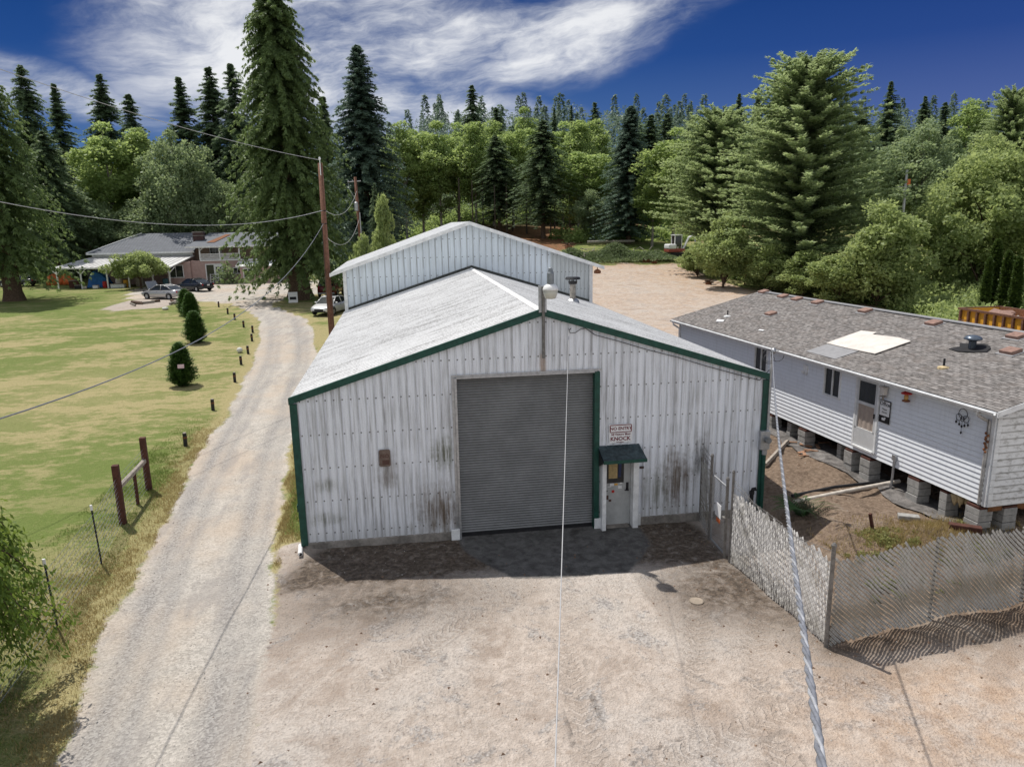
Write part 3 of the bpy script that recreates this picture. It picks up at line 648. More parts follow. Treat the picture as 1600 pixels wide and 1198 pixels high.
mb = MB(); mb.tube([(2.33, .02, 1.02), (2.33, -.06, 1.02)], .028, 10); mb.tube([(2.33, -.055, 1.02), (2.24, -.055, 1.02)], .016, 8); mb.box(2.33, .018, 1.10, .07, .012, .22); mb.build('door_handle', M['dark_metal'], entry)
mb = MB(); mb.box(2.05, -.03, .02, .62, .2, .05); mb.build('threshold', M['concrete'], shop)
mb = MB()
mb.add([(1.5, -.02, 2.28), (2.62, -.02, 2.28), (2.64, -.62, 2.06), (1.5, -.62, 2.06), (1.5, -.02, 2.22), (2.62, -.02, 2.22), (2.64, -.62, 1.98), (1.5, -.62, 1.98)],
       [(0, 1, 2, 3), (4, 7, 6, 5), (0, 4, 5, 1), (3, 2, 6, 7), (1, 5, 6, 2)])
can = mb.build('canopy', simple('sheet_metal_canopy', (.05, .075, .085), .3, .5, .6, 9), shop)
mb = MB(); mb.box(2.07, -.628, 2.015, 1.15, .014, .085); mb.build('canopy_edge', M['green'], can)
for (bx_, bz_) in ((1.512, 1.72), (2.60, 1.80)):
    mb = MB(); mb.add([(bx_, -.03, 2.21), (bx_, -.6, 1.99), (bx_, -.03, bz_)], [(0, 1, 2)]); mb.build('canopy_bracket', M['dark_metal'], can)
# stove flue on the right slope
fl_ = MB(); fz = roof_z(3.68); fl_.lathe(3.68, 12, [(.125, fz - .1), (.125, fz + .82)], 14); flue = fl_.build('flue_pipe', simple('sooty_flue', (.30, .28, .25), .7, .2, .5, 7), shop, smooth=False)
mb = MB(); mb.lathe(3.68, 12, [(.30, fz - .10), (.26, fz + .06), (.14, fz + .14)], 14); mb.build('flashing', M['galv'], flue)
mb = MB(); mb.lathe(3.68, 12, [(.17, fz + .74), (.19, fz + .82), (.20, fz + .86)], 14); mb.lathe(3.68, 12, [(.30, fz + .93), (.33, fz + .96), (.28, fz + 1.03)], 14)
for q in range(4): mb.box(3.68 + .15 * math.cos(q * PI / 2), 12 + .15 * math.sin(q * PI / 2), fz + .89, .03, .03, .12)
mb.build('flue_cap', M['dark_metal'], flue)
mb = MB(); mb.box(-HW - .1, .3, 1.05, .12, .16, .18); mb.build('outlet_box', M['green'], shop)
# ------------------------------------------------------------------ rear tall shop
rear = thing('rear_metal_building', 'taller pale blue metal building rising behind the white workshop roof', 'building', (0, 0, 0))
RY0, RY1, RHW, REH, RRH = 18.02, 29.6, 6.03, 5.99, 8.06
def rroof(x): return RRH - (RRH - REH) * abs(x + .03) / RHW
g0 = lambda x, y: gz(x, y)
SPLIT = 3.98
mb = MB(); ribbed_wall(mb, -RHW, SPLIT, lambda s: .2, lambda s: rroof(s) - .02, lambda s, d, z: (s, RY0 - d, z), .305, .034); mb.build('gable_wall', M['rear_wall'], rear)
mb = MB(); ribbed_wall(mb, SPLIT, RHW, lambda s: .2, lambda s: rroof(s) - .02, lambda s, d, z: (s, RY0 - d + .02, z), .2, .028); mb.build('gable_patch', M['rear_wall_grey'], rear)
for sx in (-1, 1):
    mb = MB(); ribbed_wall(mb, RY0, RY1, lambda s: .2, lambda s: REH - .02, lambda s, d, z: (sx * (RHW + d), s, z), .305, .034); mb.build('side_wall', M['rear_wall'], rear)
mb = MB(); ribbed_wall(mb, -RHW, RHW, lambda s: .2, lambda s: rroof(s) - .02, lambda s, d, z: (s, RY1 + d, z), .305, .034); mb.build('back_wall', M['rear_wall'], rear)
sl = (RRH - REH) / RHW
for sx in (-1, 1):
    mb = MB(); pr = rib_profile(RY0 - .32, RY1 + .3, .22, .026); ex = sx * 6.67 - .03; ez = RRH - sl * 6.67
    for (s0, d0), (s1, d1) in zip(pr, pr[1:]):
        mb.quad((-.03, s0, RRH + .03 + d0), (ex, s0, ez + .03 + d0), (ex, s1, ez + .03 + d1), (-.03, s1, RRH + .03 + d1))
    mb.build('roof_slope', M['roof_rear'], rear)
    mb = MB(); h_ = .17
    mb.add([(-.03, RY0 - .35, RRH + .07), (ex, RY0 - .35, ez + .07), (ex, RY0 - .35, ez + .07 - h_), (-.03, RY0 - .35, RRH + .07 - h_),
            (-.03, RY0 - .30, RRH + .07), (ex, RY0 - .30, ez + .07), (ex, RY0 - .30, ez + .07 - h_), (-.03, RY0 - .30, RRH + .07 - h_)], [(0, 1, 2, 3), (4, 7, 6, 5), (0, 4, 5, 1), (2, 6, 7, 3), (1, 5, 6, 2)])
    mb.build('rake_trim', M['white_trim'], rear)
    mb = MB(); mb.box(sx * RHW, RY0 - .03, REH / 2 + .1, .16, .10, REH - .2); mb.build('corner_trim', M['white_trim'], rear)
mb = MB()   # grime at the junction with the lower roof is a flashing strip
for sx in (-1, 1):
    ex = sx * 6.0; mb.add([(RX, RY0 - .05, RH + .02), (ex, RY0 - .05, roof_z(ex) + .02), (ex, RY0 - .05, roof_z(ex) + .14), (RX, RY0 - .05, RH + .15)], [(0, 1, 2, 3)])
mb.build('flashing', simple('mossy_flashing', (.07, .075, .07), .9, 0, .6, 9), rear)
mb = MB(); mb.tube([(6.30, 17.75, 5.84), (6.30, 17.75, 5.66)], .02, 6); mb.lathe(6.3, 17.75, [(.05, 5.70), (.17, 5.62), (.19, 5.52), (.12, 5.48)], 12); mb.build('eave_lamp', M['rust'], rear)

# ------------------------------------------------------------------ things fixed to the workshop front
lamp = thing('yard_lamp', 'round white yard lamp on rusty pipe at the workshop gable peak', 'lamp', (.06, -.13, 5.05))
mb = MB(); mb.tube([(0, 0, -.35), (0, 0, 1.42)], .038, 10); mb.build('pipe', M['rustgalv'], lamp)
mb = MB(); mb.box(-.01, .05, 1.12, .20, .06, .66); mb.build('back_box', M['galv'], lamp, bevel=.01)
mb = MB(); mb.tube([(0, 0, 1.3), (.02, -.14, 1.40), (.06, -.36, 1.46), (.08, -.5, 1.5)], .026, 8); mb.build('arm', M['galv'], lamp)
mb = MB(); mb.lathe(.08, -.5, [(.075, 1.50), (.085, 1.56), (.085, 1.78), (.06, 1.82), (.045, 1.90), (.02, 1.92)], 14); mb.build('ballast', simple('grey_lamp_housing', (.22, .24, .26), .5, .3), lamp, smooth=False)
mb = MB(); mb.lathe(.08, -.5, [(.075, 1.53), (.15, 1.49), (.185, 1.42), (.19, 1.38)], 20); mb.build('dome', M['white_plastic'], lamp, smooth=True)
mb = MB(); mb.lathe(.08, -.5, [(.18, 1.382), (.165, 1.30), (.135, 1.2), (.10, 1.18)], 20); mb.build('lens', simple('frosted_lens', (.55, .54, .48), .3, 0, .06), lamp, smooth=True)

s1 = thing('rusty_sign', 'small rusty brown plate with a ghost of NO left of the roller door', 'sign', (-3.99, -.045, 2.33), rad(0))
mb = MB(); R0 = [(-.14 + .03, -.22), (.14 - .03, -.22), (.14, -.19), (.14, .19), (.11, .22), (-.11, .22), (-.14, .19), (-.14, -.19)]; mb.prism(R0, 'y', -.006, .006); mb.build('plate', M['sign_rust'], s1)
text('lettering', 'NO', .14, M['sign_ghost'], s1, (.0, -.009, .05), (PI / 2, 0, 0), bold=.004)
mb = MB(); mb.box(.02, -.009, -.11, .17, .003, .12); mb.build('worn_print', M['sign_ghost'], s1)
s2 = thing('no_entry_sign', 'NO ENTRY all visitors must KNOCK sign above the small entrance canopy', 'sign', (2.11, -.045, 2.60))
mb = MB(); mb.box(0, 0, 0, .62, .006, .50); mb.build('plate', M['sign_white'], s2)
mb = MB()
def frame_rect(mb, x0, x1, z0, z1, w, y):
    mb.box((x0 + x1) / 2, y, z0, x1 - x0, .004, w); mb.box((x0 + x1) / 2, y, z1, x1 - x0, .004, w); mb.box(x0, y, (z0 + z1) / 2, w, .0046, z1 - z0 - w); mb.box(x1, y, (z0 + z1) / 2, w, .0046, z1 - z0 - w)
frame_rect(mb, -.285, .285, .035, .225, .022, -.006); mb.build('border', M['sign_red'], s2)
text('lettering', 'NO ENTRY', .118, M['sign_red'], s2, (0, -.008, .13), (PI / 2, 0, 0), bold=.003)
text('lettering', 'All Visitors Must', .078, M['sign_red'], s2, (0, -.008, -.025), (PI / 2, 0, 0), bold=.002)
text('lettering', 'KNOCK', .15, M['sign_red'], s2, (-.01, -.012, -.145), (PI / 2, 0, 0), bold=.003)
mb = MB(); mb.box(-.02, -.008, -.235, .2, .004, .012); mb.build('underline', M['sign_red'], s2)
s3 = thing('door_number_plate', 'tiny dark plate on the siding right of the entrance', 'sign', (2.70, -.045, 1.62)); mb = MB(); mb.box(0, 0, 0, .12, .012, .06); mb.build('plate', M['ink'], s3); mb = MB(); mb.box(.0, -.008, 0, .09, .004, .03); mb.build('print', M['sign_ghost'], s3)

em = thing('electric_meter', 'grey electric meter and mast on the right corner of the workshop', 'electric meter', (6.09, -.10, 0))
mb = MB(); mb.tube([(.09, 0, 2.4), (.09, 0, 4.55)], .034, 10); mb.build('mast', M['galv'], em)
mb = MB(); mb.tube([(.09, 0, 4.5), (.09, -.03, 4.62), (.07, -.10, 4.66), (.05, -.16, 4.60)], [.045, .06, .06, .04], 10); mb.build('weatherhead', M['galv'], em, smooth=True)
mb = MB()
for (cx, cz, r_, a0) in ((-.10, 4.52, .16, 0), (.16, 4.5, .15, 1), (-.06, 4.42, .12, 2)):
    mb.tube([(cx + r_ * math.cos(a0 + t * .5), -.05 - .015 * t, cz + r_ * .95 * math.sin(a0 + t * .5)) for t in range(0, 12)], .009, 6)
mb.build('wire_loop', M['cable_dark'], em)
mb = MB(); mb.box(-.01, -.04, 2.20, .27, .14, .52); mb.build('meter_box', M['galv'], em, bevel=.012)
mb = MB(); mb.tube([(.03, -.10, 2.22), (.03, -.22, 2.22)], .085, 16); mb.build('meter_dome', simple('meter_glass', (.18, .19, .2), .1, .2), em)
mb = MB(); mb.tube([(.03, -.01, 1.95), (.03, -.01, .02)], .05, 10); mb.build('conduit', M['green'], em)
mb = MB(); mb.tube([(.03, -.01, 1.93), (.03, -.01, 1.78)], .07, 10); mb.build('coupling', M['galv'], em)
vp = thing('vent_stub', 'short black pipe standing at the right foot of the workshop wall', 'pipe', (5.78, -.20, 0)); mb = MB(); mb.tube([(0, 0, -.1), (0, 0, .75), (.02, -.02, .84), (.10, -.05, .86)], .055, 10); mb.build('pipe', M['black'], vp)
mb = MB(); mb.tube([(0, 0, .70), (0, 0, .78)], .07, 10); mb.build('collar', M['dark_metal'], vp)

pts = [(.78, -.06, 5.42), (.72, -.07, 5.36), (.75, -.08, 5.30), (.88, -.07, 5.30), (1.02, -.05, 5.38), (1.15, -.045, 5.40), (1.4, -.045, roof_z(1.4) - .24)] + [(x, -.045, roof_z(x) - .235 - .012 * math.sin(x * 3)) for x in (2, 2.8, 3.6, 4.4, 5.2, 5.9)] + [(6.15, -.06, 4.1)]
mb = MB(); mb.tube(pts, .010, 6); tag(mb.build('black_wire', M['cable_dark'], None), 'black wire running just under the right gable trim', 'wire')

# ------------------------------------------------------------------ overhead cables
def sag(a, b, s, n=40, ext=1.0):
    a = Vector(a); b = Vector(b); return [a.lerp(b, t) + Vector((0, 0, -4 * s * t * (1 - t))) for t in [i / n * ext for i in range(n + 1)]]
mb = MB(); mb.tube(sag((.72, -.05, 5.40), (-2.65, -14.27, 5.06), .12, 50, 1.15), .0046, 8); o = mb.build('service_wire', M['wire'], None, smooth=True); tag(o, 'thin straight white wire strung from the gable toward the viewer', 'cable')
mb = MB(); mb.tube([(.72, -.005, 5.40), (.72, -.06, 5.40)], .014, 8); mb.build('hook', M['galv'], o)
def spline_pts(ctrl, n):
    out = []; P_ = [ctrl[0]] + ctrl + [ctrl[-1]]
    P_ = [Vector(p) for p in P_]
    for i in range(1, len(P_) - 2):
        for j in range(n):
            t = j / n; p0, p1, p2, p3 = P_[i - 1:i + 3]
            out.append(.5 * ((2 * p1) + (-p0 + p2) * t + (2 * p0 - 5 * p1 + 4 * p2 - p3) * t * t + (-p0 + 3 * p1 - 3 * p2 + p3) * t ** 3))
    out.append(P_[-2]); return out
A_ = Vector((6.16, -.16, 4.58)); B_ = Vector((-2.34, -16.18, 6.60))
core = sag(A_, B_, .30, 360, 1.12)
tr = thing('triplex_cable', 'thick twisted grey service cable hanging from the meter mast, nearest to the viewer', 'cable', (0, 0, 0))
acc = 0; frames = []
for i, p in enumerate(core):
    if i: acc += (p - core[i - 1]).length
    t = (core[min(i + 1, len(core) - 1)] - core[max(i - 1, 0)]).normalized(); u = t.cross(Vector((0, 0, 1))).normalized(); w = u.cross(t); frames.append((p, u, w, acc))
for q, mname in ((0, 'cable_grey'), (1, 'cable_grey'), (2, 'cable_white')):
    mb = MB(); mb.tube([p + (u * math.cos(2 * PI * (s / .26) + q * 2.094) + w * math.sin(2 * PI * (s / .26) + q * 2.094)) * .0082 for p, u, w, s in frames], .0076 if q < 2 else .0062, 8)
    mb.build('strand', M[mname], tr, smooth=True)

pole = thing('utility_pole', 'tall reddish wooden pole at the left eave of the rear metal building', 'utility pole', (-7.42, 24.3, 0))
mb = MB(); mb.tube([(0, 0, -.2), (0, 0, 4), (.02, 0, 11.35)], [.185, .165, .125], 14); mb.build('shaft', M['pole_wood'], pole, smooth=True)
mb = MB(); mb.tube([(.02, -.13, 10.7), (.02, -.13, 11.55)], .022, 6); mb.lathe(.02, -.13, [(.03, 11.50), (.06, 11.54), (.06, 11.60), (.03, 11.66)], 10); mb.build('insulator', M['white_plastic'], pole)
mb = MB(); mb.tube([(-.11, -.10, 2), (-.11, -.10, 8.2)], .02, 6); mb.tube([(-.16, -.12, 8.15), (.16, -.12, 8.15)], .025, 6); mb.tube([(-.16, -.12, 8.85), (.16, -.12, 8.85)], .025, 6); mb.build('bracket', M['dark_metal'], pole)
pole2 = thing('utility_pole', 'thin grey pole with transformer can behind the rear metal building', 'utility pole', (-6.7, 47, gz(-6.7, 47)))
mb = MB(); mb.tube([(.12, 0, -.2), (.03, 0, 5), (-.1, 0, 11.1)], [.16, .14, .11], 12); mb.build('shaft', M['pole_wood'], pole2, smooth=True)
mb = MB(); mb.lathe(-.14, -.24, [(.10, 8.3), (.17, 8.34), (.17, 9.0), (.10, 9.06)], 12); mb.build('transformer', M['galv'], pole2)
mb = MB(); mb.tube([(-.75, 0, 10.7), (.35, 0, 10.78)], .045, 6); mb.tube([(-.7, 0, 10.7), (-.68, 0, 10.85)], .05, 8); mb.tube([(-.35, 0, 10.72), (-.34, 0, 10.87)], .05, 8); mb.tube([(-.7, -.02, 10.6), (-.62, -.05, 10.1), (-.3, -.1, 9.5), (-.16, -.2, 9.1)], .018, 6); mb.build('crossarm', M['galv'], pole2)
mb = MB(); mb.tube([(.16, -.13, 3), (.10, -.13, 8.2)], .05, 6); mb.build('conduit', M['galv'], pole2)
pole3 = thing('utility_pole', 'distant grey pole poking out of the trees right of the biggest pine', 'utility pole', (61.2, 70, gz(61.2, 70)))
mb = MB(); mb.tube([(0, 0, 0), (0, 0, 10.4)], [.2, .14], 10); mb.build('shaft', M['galv'], pole3); mb = MB(); mb.tube([(-1.1, 0, 8.3), (.8, 0, 8.3)], .05, 6); mb.build('crossarm', M['galv'], pole3); mb = MB(); mb.box(.25, -.1, 8.9, .4, .3, .7); mb.build('marker', M['orange'], pole3)
WT = (-7.4, 24.15, 11.5)
def wire(name, label, a, b, s, r=.012, ext=1., mat='wire'):
    m_ = MB(); m_.tube(sag(a, b, s, 40, ext), r, 6); return tag(m_.build(name, M[mat], None), label, 'wire')
wire('power_line', 'upper power line climbing to the left from the reddish pole top', WT, (-19.7, 3.6, 14.6), .55, .012, 1.1)
wire('power_line', 'middle power line sagging from the reddish pole across the giant cedar', (-7.45, 24.15, 8.86), (-17.9, 3.9, 9.95), 1.2, .014, 1.1)
wire('power_line', 'short upper wire between the reddish pole and the thin grey pole', (-7.3, 24.2, 8.86), (-6.72, 46.9, 10.9), .9, .012)
wire('power_line', 'short lower wire between the reddish pole and the thin grey pole', (-7.3, 24.2, 7.4), (-6.66, 46.9, 8.6), 1.1, .012)
gw = wire('service_drop', 'long drooping wire from the reddish pole low across the lawn side', (-7.45, 24.15, 8.14), (-9.6, -14, 6.2), 1.9, .012, 1.05, 'cable_grey')
# ------------------------------------------------------------------ mobile home (local x = into the building, y = along the long wall)
MHX, MHY, MHR = 10.37, -3.05, rad(4.107)
mh = thing('mobile_home', 'long white lap sided mobile home raised on concrete blocks', 'mobile home', (MHX, MHY, 0), MHR)
def mhw(x, y, z=0.):
    c, s = math.cos(MHR), math.sin(MHR); return (MHX + c * x - s * y, MHY + s * x + c * y, z)
ML, MZ0, MZ1 = 16.85, 1.10, 3.56
def lap(mb, P, a, b, z0, z1, holes=(), lapz=.127, depth=.022):
    """lap siding; P(s,d,z)"""
    z = z0; edges = sorted(set([a, b] + [e for h in holes for e in h[:2]]))
    while z < z1 - 1e-4:
        zt = min(z + lapz, z1)
        for s0, s1 in zip(edges, edges[1:]):
            mid = (s0 + s1) / 2
            if any(h[0] < mid < h[1] and h[2] < (z + zt) / 2 < h[3] for h in holes): continue
            t1 = zt(s0) if callable(zt) else zt
            mb.quad(P(s0, depth, z), P(s1, depth, z), P(s1, 0, zt), P(s0, 0, zt)); mb.quad(P(s0, 0, z), P(s1, 0, z), P(s1, depth, z), P(s0, depth, z))
        z = zt
WIN = [(5.62, 6.40, 2.48, 3.42), (9.70, 10.52, 2.50, 3.40)]; DOOR = (3.86, 4.86, 1.24, 3.44)
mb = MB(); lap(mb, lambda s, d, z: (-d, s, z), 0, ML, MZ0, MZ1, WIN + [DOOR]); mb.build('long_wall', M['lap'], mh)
SLP = .25; RIDX = 4.1
mb = MB(); z = MZ0
while z < MZ1 + RIDX * SLP - .05:   # gable end, narrowing under the roof
    zt = z + .17; lo_ = 0 if z < MZ1 - .08 else (z - MZ1 + .12) / SLP
    hi_ = 8.2 - lo_
    if hi_ - lo_ > .3: mb.quad((lo_, -.028, z), (hi_, -.028, z), (hi_, 0, zt), (lo_, 0, zt)); mb.quad((lo_, 0, z), (hi_, 0, z), (hi_, -.028, z), (lo_, -.028, z))
    z = zt
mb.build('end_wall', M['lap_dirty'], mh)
mb = MB(); mb.box(4.1, ML, (MZ0 + MZ1) / 2, 8.2, .04, MZ1 - MZ0); mb.box(8.2, ML / 2, (MZ0 + MZ1) / 2, .04, ML, MZ1 - MZ0); mb.prism([(0, MZ1), (8.2, MZ1), (4.1, MZ1 + SLP * 4.1)], 'y', ML - .02, ML + .02); mb.build('back_wall', M['lap'], mh)
mb = MB(); mb.prism([(.06, MZ1 - .05), (8.1, MZ1 - .05), (4.1, MZ1 + SLP * 4.1 - .02)], 'y', .03, .07); mb.build('gable_backing', M['lap_dirty'], mh)
mb = MB(); mb.box(4.1, ML / 2, MZ0 - .0, 8.0, ML - .1, .06); mb.build('floor_pan', M['dark_metal'], mh)
for xx in (1.2, 3.0, 5.2, 7.0):
    mb = MB(); mb.box(xx, ML / 2, MZ0 - .12, .1, ML - .2, .2); mb.build('chassis_beam', M['rust'], mh)
mb = MB(); mb.box(4.1, .12, MZ0 - .09, 7.9, .1, .16); mb.build('end_joist', simple('rotten_orange_joist', (.22, .10, .045), .9, 0, .5, 6), mh)
# roof planes: own object space so the shingle rows follow the slope
OV = .33
for side in (0, 1):
    Lp = math.hypot(RIDX + OV, SLP * (RIDX + OV)); mb = MB(); nx = 40; ny = 14; rg = np.random.default_rng(4 + side)
    X0, X1 = -.28, ML + .35
    g_ = [[(X0 + (X1 - X0) * i / nx, Lp * j / ny, (rg.uniform(-.012, .012) if 0 < j < ny else 0)) for i in range(nx + 1)] for j in range(ny + 1)]
    for j in range(ny):
        for i in range(nx): mb.quad(g_[j][i], g_[j][i + 1], g_[j + 1][i + 1], g_[j + 1][i])
    o = mb.build('roof_slope', M['shingle'], mh, fix=False)
    ang = math.atan(SLP)
    # local x -> along y of the home, local y -> up slope
    up = Vector((math.cos(ang), 0, math.sin(ang))) if side == 0 else Vector((-math.cos(ang), 0, math.sin(ang)))
    ax = Vector((0, 1, 0)); nr = ax.cross(up); base = Vector((-OV if side == 0 else 8.2 + OV, 0, MZ1 + .07 - SLP * OV + .03))
    if nr.z < 0: nr = -nr
    mm = Matrix((ax, up, nr)).transposed().to_4x4(); mm.translation = base; o.matrix_local = mm
zr = MZ1 + .10
def rz_(x): return zr + SLP * x
mb = MB(); mb.box(RIDX, ML / 2, rz_(RIDX) + .012, .28, ML + .6, .03); mb.build('ridge_cap', M['tar'], mh)
mb = MB()   # eave board, gutter lip
mb.box(-OV + .02, ML / 2, rz_(-OV) - .085, .03, ML + .6, .13); mb.box(-OV / 2, ML / 2, rz_(-OV) - .13, OV, ML + .56, .012); mb.build('fascia', M['white_trim'], mh)
mb = MB(); mb.prism([(-OV - .002, rz_(-OV) - .02), (-OV - .012, rz_(-OV) - .10), (-OV - .07, rz_(-OV) - .10), (-OV - .10, rz_(-OV) - .035), (-OV - .09, rz_(-OV) - .03), (-OV - .065, rz_(-OV) - .09), (-OV - .02, rz_(-OV) - .09)], 'y', -.25, ML + .3); mb.build('gutter', M['white_trim'], mh)
mb = MB()
for (xa, xb) in ((-OV, RIDX), (8.2 + OV, RIDX)):
    za, zb_ = rz_(-OV), rz_(RIDX)
    mb.add([(xa, -.30, za - .01), (xb, -.30, zb_ - .01), (xb, -.30, zb_ - .14), (xa, -.30, za - .14), (xa, -.27, za - .01), (xb, -.27, zb_ - .01), (xb, -.27, zb_ - .14), (xa, -.27, za - .14)], [(0, 1, 2, 3), (4, 7, 6, 5), (0, 4, 5, 1), (2, 6, 7, 3), (0, 3, 7, 4)])
mb.build('rake_board', M['white_trim'], mh)
for yy in (.02, ML):
    mb = MB(); mb.box(-.018, yy + .04, (MZ0 + MZ1) / 2, .05, .1, MZ1 - MZ0); mb.box(.06, yy - .03 if yy < 1 else yy + .03, (MZ0 + MZ1) / 2 - .03, .12, .03, MZ1 - MZ0 - .06); mb.build('corner_post', M['white_trim'], mh)
mb = MB(); zt = rz_(-OV) - .1; mb.tube([(-OV - .05, .18, zt), (-OV - .05, .18, zt - .10), (-.22, .16, zt - .20), (-.08, .15, zt - .26), (-.07, .15, zt - .4), (-.07, .15, MZ0 + .02)], .042, 8)
mb.build('downspout', simple('corroded_downspout', (.42, .41, .40), .5, .3, .45, 9), mh)
mb = MB(); zt = rz_(-OV) - .1; mb.tube([(-OV - .05, ML, zt), (-OV - .05, ML, zt - .10), (-.22, ML, zt - .20), (-.07, ML, zt - .3), (-.07, ML, MZ0 + .02)], .042, 8); mb.build('downspout', M['white_trim'], mh)
for (y0, y1, z0, z1) in WIN:
    mb = MB(); mb.box(-.0, (y0 + y1) / 2, z0, .09, y1 - y0, .05); mb.box(-.0, (y0 + y1) / 2, z1, .09, y1 - y0, .05); mb.box(-.0, y0, (z0 + z1) / 2, .094, .05, z1 - z0 + .05); mb.box(-.0, y1, (z0 + z1) / 2, .094, .05, z1 - z0 + .05); mb.box(-.005, (y0 + y1) / 2, (z0 + z1) / 2, .05, .04, z1 - z0 - .05)
    w = mb.build('window', M['white_trim'], mh)
    mb = MB(); mb.box(.02, (y0 + y1) / 2, (z0 + z1) / 2, .012, y1 - y0 - .04, z1 - z0 - .04); mb.build('pane', M['glass'], w)
    mb = MB(); mb.box(.05, y0 + .2, (z0 + z1) / 2, .012, .3, z1 - z0 - .06); mb.build('curtain', M['white_plastic'], w)
y0, y1, z0, z1 = DOOR
mb = MB(); mb.box(-.01, y0 + .03, (z0 + z1) / 2, .1, .07, z1 - z0); mb.box(-.01, y1 - .03, (z0 + z1) / 2, .1, .07, z1 - z0); mb.box(-.01, (y0 + y1) / 2, z1 - .03, .096, y1 - y0 - .12, .07); mb.box(-.03, (y0 + y1) / 2, z0 + .02, .14, y1 - y0 - .12, .05)
df = mb.build('door_frame', M['white_trim'], mh)
mb = MB(); yc = (y0 + y1) / 2; wd = y1 - y0 - .14
mb.box(-.035, yc, z0 + .32, .04, wd, .58); mb.box(-.035, yc - wd / 2 + .04, (z0 + z1) / 2 + .25, .04, .08, z1 - z0 - .62); mb.box(-.035, yc + wd / 2 - .04, (z0 + z1) / 2 + .25, .04, .08, z1 - z0 - .62); mb.box(-.035, yc, z0 + 1.38, .038, wd - .16, .09); mb.box(-.035, yc, z1 - .12, .038, wd - .16, .09)
dr_ = mb.build('screen_door', M['screen'], mh)
mb = MB(); mb.box(-.028, yc, z0 + 1.74, .012, wd - .16, .66); mb.build('upper_pane', M['glass'], dr_)
mb = MB(); nxx = 14
for i in range(nxx):
    ya = yc - (wd - .16) / 2 + (wd - .16) * i / nxx; yb = ya + (wd - .16) / nxx; q = lambda v: -.025 + .010 * math.sin(v * 31) ; mb.quad((q(ya), ya, z0 + .61), (q(yb), yb, z0 + .61), (q(yb + .04), yb, z0 + 1.34), (q(ya + .04), ya, z0 + 1.34))
mb.build('lower_screen', M['curtain'], dr_, smooth=True)
mb = MB(); mb.box(-.07, yc - wd / 2 + .05, z0 + 1.1, .03, .03, .14); mb.build('door_handle', M['dark_metal'], dr_)
# roof vents and pipes
for (y, x) in ((17.0, 4.0), (14.9, 3.85), (13.8, 3.8), (12.9, 2.04), (12.4, 3.8), (9.5, 3.75), (6.15, 3.65), (3.17, 3.7), (2.37, 2.7)):
    y = min(y, 16.7); mb = MB(); mb.box(x, y, rz_(x) + .055, .36, .42, .11, 0, 0, -math.atan(SLP)); v = mb.build('roof_vent', M['brickred'], mh, bevel=.02)
    mb = MB(); mb.box(x, y, rz_(x) + .012, .5, .55, .012, 0, 0, -math.atan(SLP)); mb.build('flashing', M['tar'], v)
x, y = 2.5, 3.43; z = rz_(x); mb = MB(); mb.lathe(x, y, [(.10, z - .05), (.10, z + .22), (.13, z + .24)], 14); tv = mb.build('turbine_vent', simple('dark_blue_grey_vent', (.06, .075, .095), .35, .5, .2), mh)
mb = MB(); mb.lathe(x, y, [(.12, z + .24), (.23, z + .27), (.24, z + .30), (.18, z + .36), (.08, z + .39)], 18); mb.build('vent_hood', simple('blue_grey_hood', (.13, .16, .20), .3, .5, .15), tv, smooth=True)
mb = MB(); mb.prism([(x + .42 * math.cos(q * 2 * PI / 11) * (1 + .25 * math.sin(q * 5)), y + .5 * math.sin(q * 2 * PI / 11) * (1 + .3 * math.cos(q * 3))) for q in range(11)], 'z', 0, .012); o = mb.build('tar_patch', M['black'], tv)
o.matrix_local = Matrix.Translation((x, y, z + .02)) @ Matrix.Rotation(-math.atan(SLP), 4, 'Y') @ Matrix.Translation((-x, -y, 0))
for (x, y) in ((1.06, 2.85), (1.09, 14.66)):
    z = rz_(x); mb = MB(); mb.tube([(x, y, z - .05), (x, y, z + .26)], .028, 8); p_ = mb.build('roof_pipe', M['dark_metal'], mh); mb = MB(); mb.lathe(x, y, [(.16, z - .03), (.15, z + .03), (.04, z + .06)], 10); mb.build('flashing', M['insul'] if y < 5 else M['white_plastic'], p_)
mb = MB(); mb.box(.6, 11.2, rz_(.6) + .03, .1, .22, .02, .4, 0, -math.atan(SLP)); mb.box(.5, 14.2, rz_(.5) + .04, .2, .3, .05, .8, 0, -math.atan(SLP)); mb.build('roof_scrap', M['white_plastic'], mh)
mb = MB(); mb.box(.42, 6.75, rz_(.42) + .012, .85, 1.5, .012, 0, 0, -math.atan(SLP)); mb.build('tar_patch', M['tar'], mh)
mb = MB(); mb.box(-.05, 3.05, 1.38, .06, .14, .16); mb.tube([(-.05, 3.05, 1.3), (-.05, 3.05, .8), (-.06, 3.08, .45)], .035, 8); mb.build('power_inlet', M['galv'], mh)
mb = MB(); mb.box(-.03, 7.4, 3.10, .05, .22, .26); mb.box(-.06, 7.5, 2.98, .06, .10, .1); mb.box(-.06, 7.32, 2.95, .05, .04, .1); mb.build('utility_hatch', M['white_trim'], mh)
rg = np.random.default_rng(9)
mb = MB()
for i in range(14): mb.lathe(.25 + rg.uniform(-.15, .15), .75 + rg.uniform(-.35, .55), [(.02, 1.06), (.07 + rg.uniform(0, .05), 1.0), (.06, .88 - rg.uniform(0, .1)), (.01, .80 - rg.uniform(0, .12))], 7)
mb.build('hanging_insulation', M['insul'], mh, smooth=True)

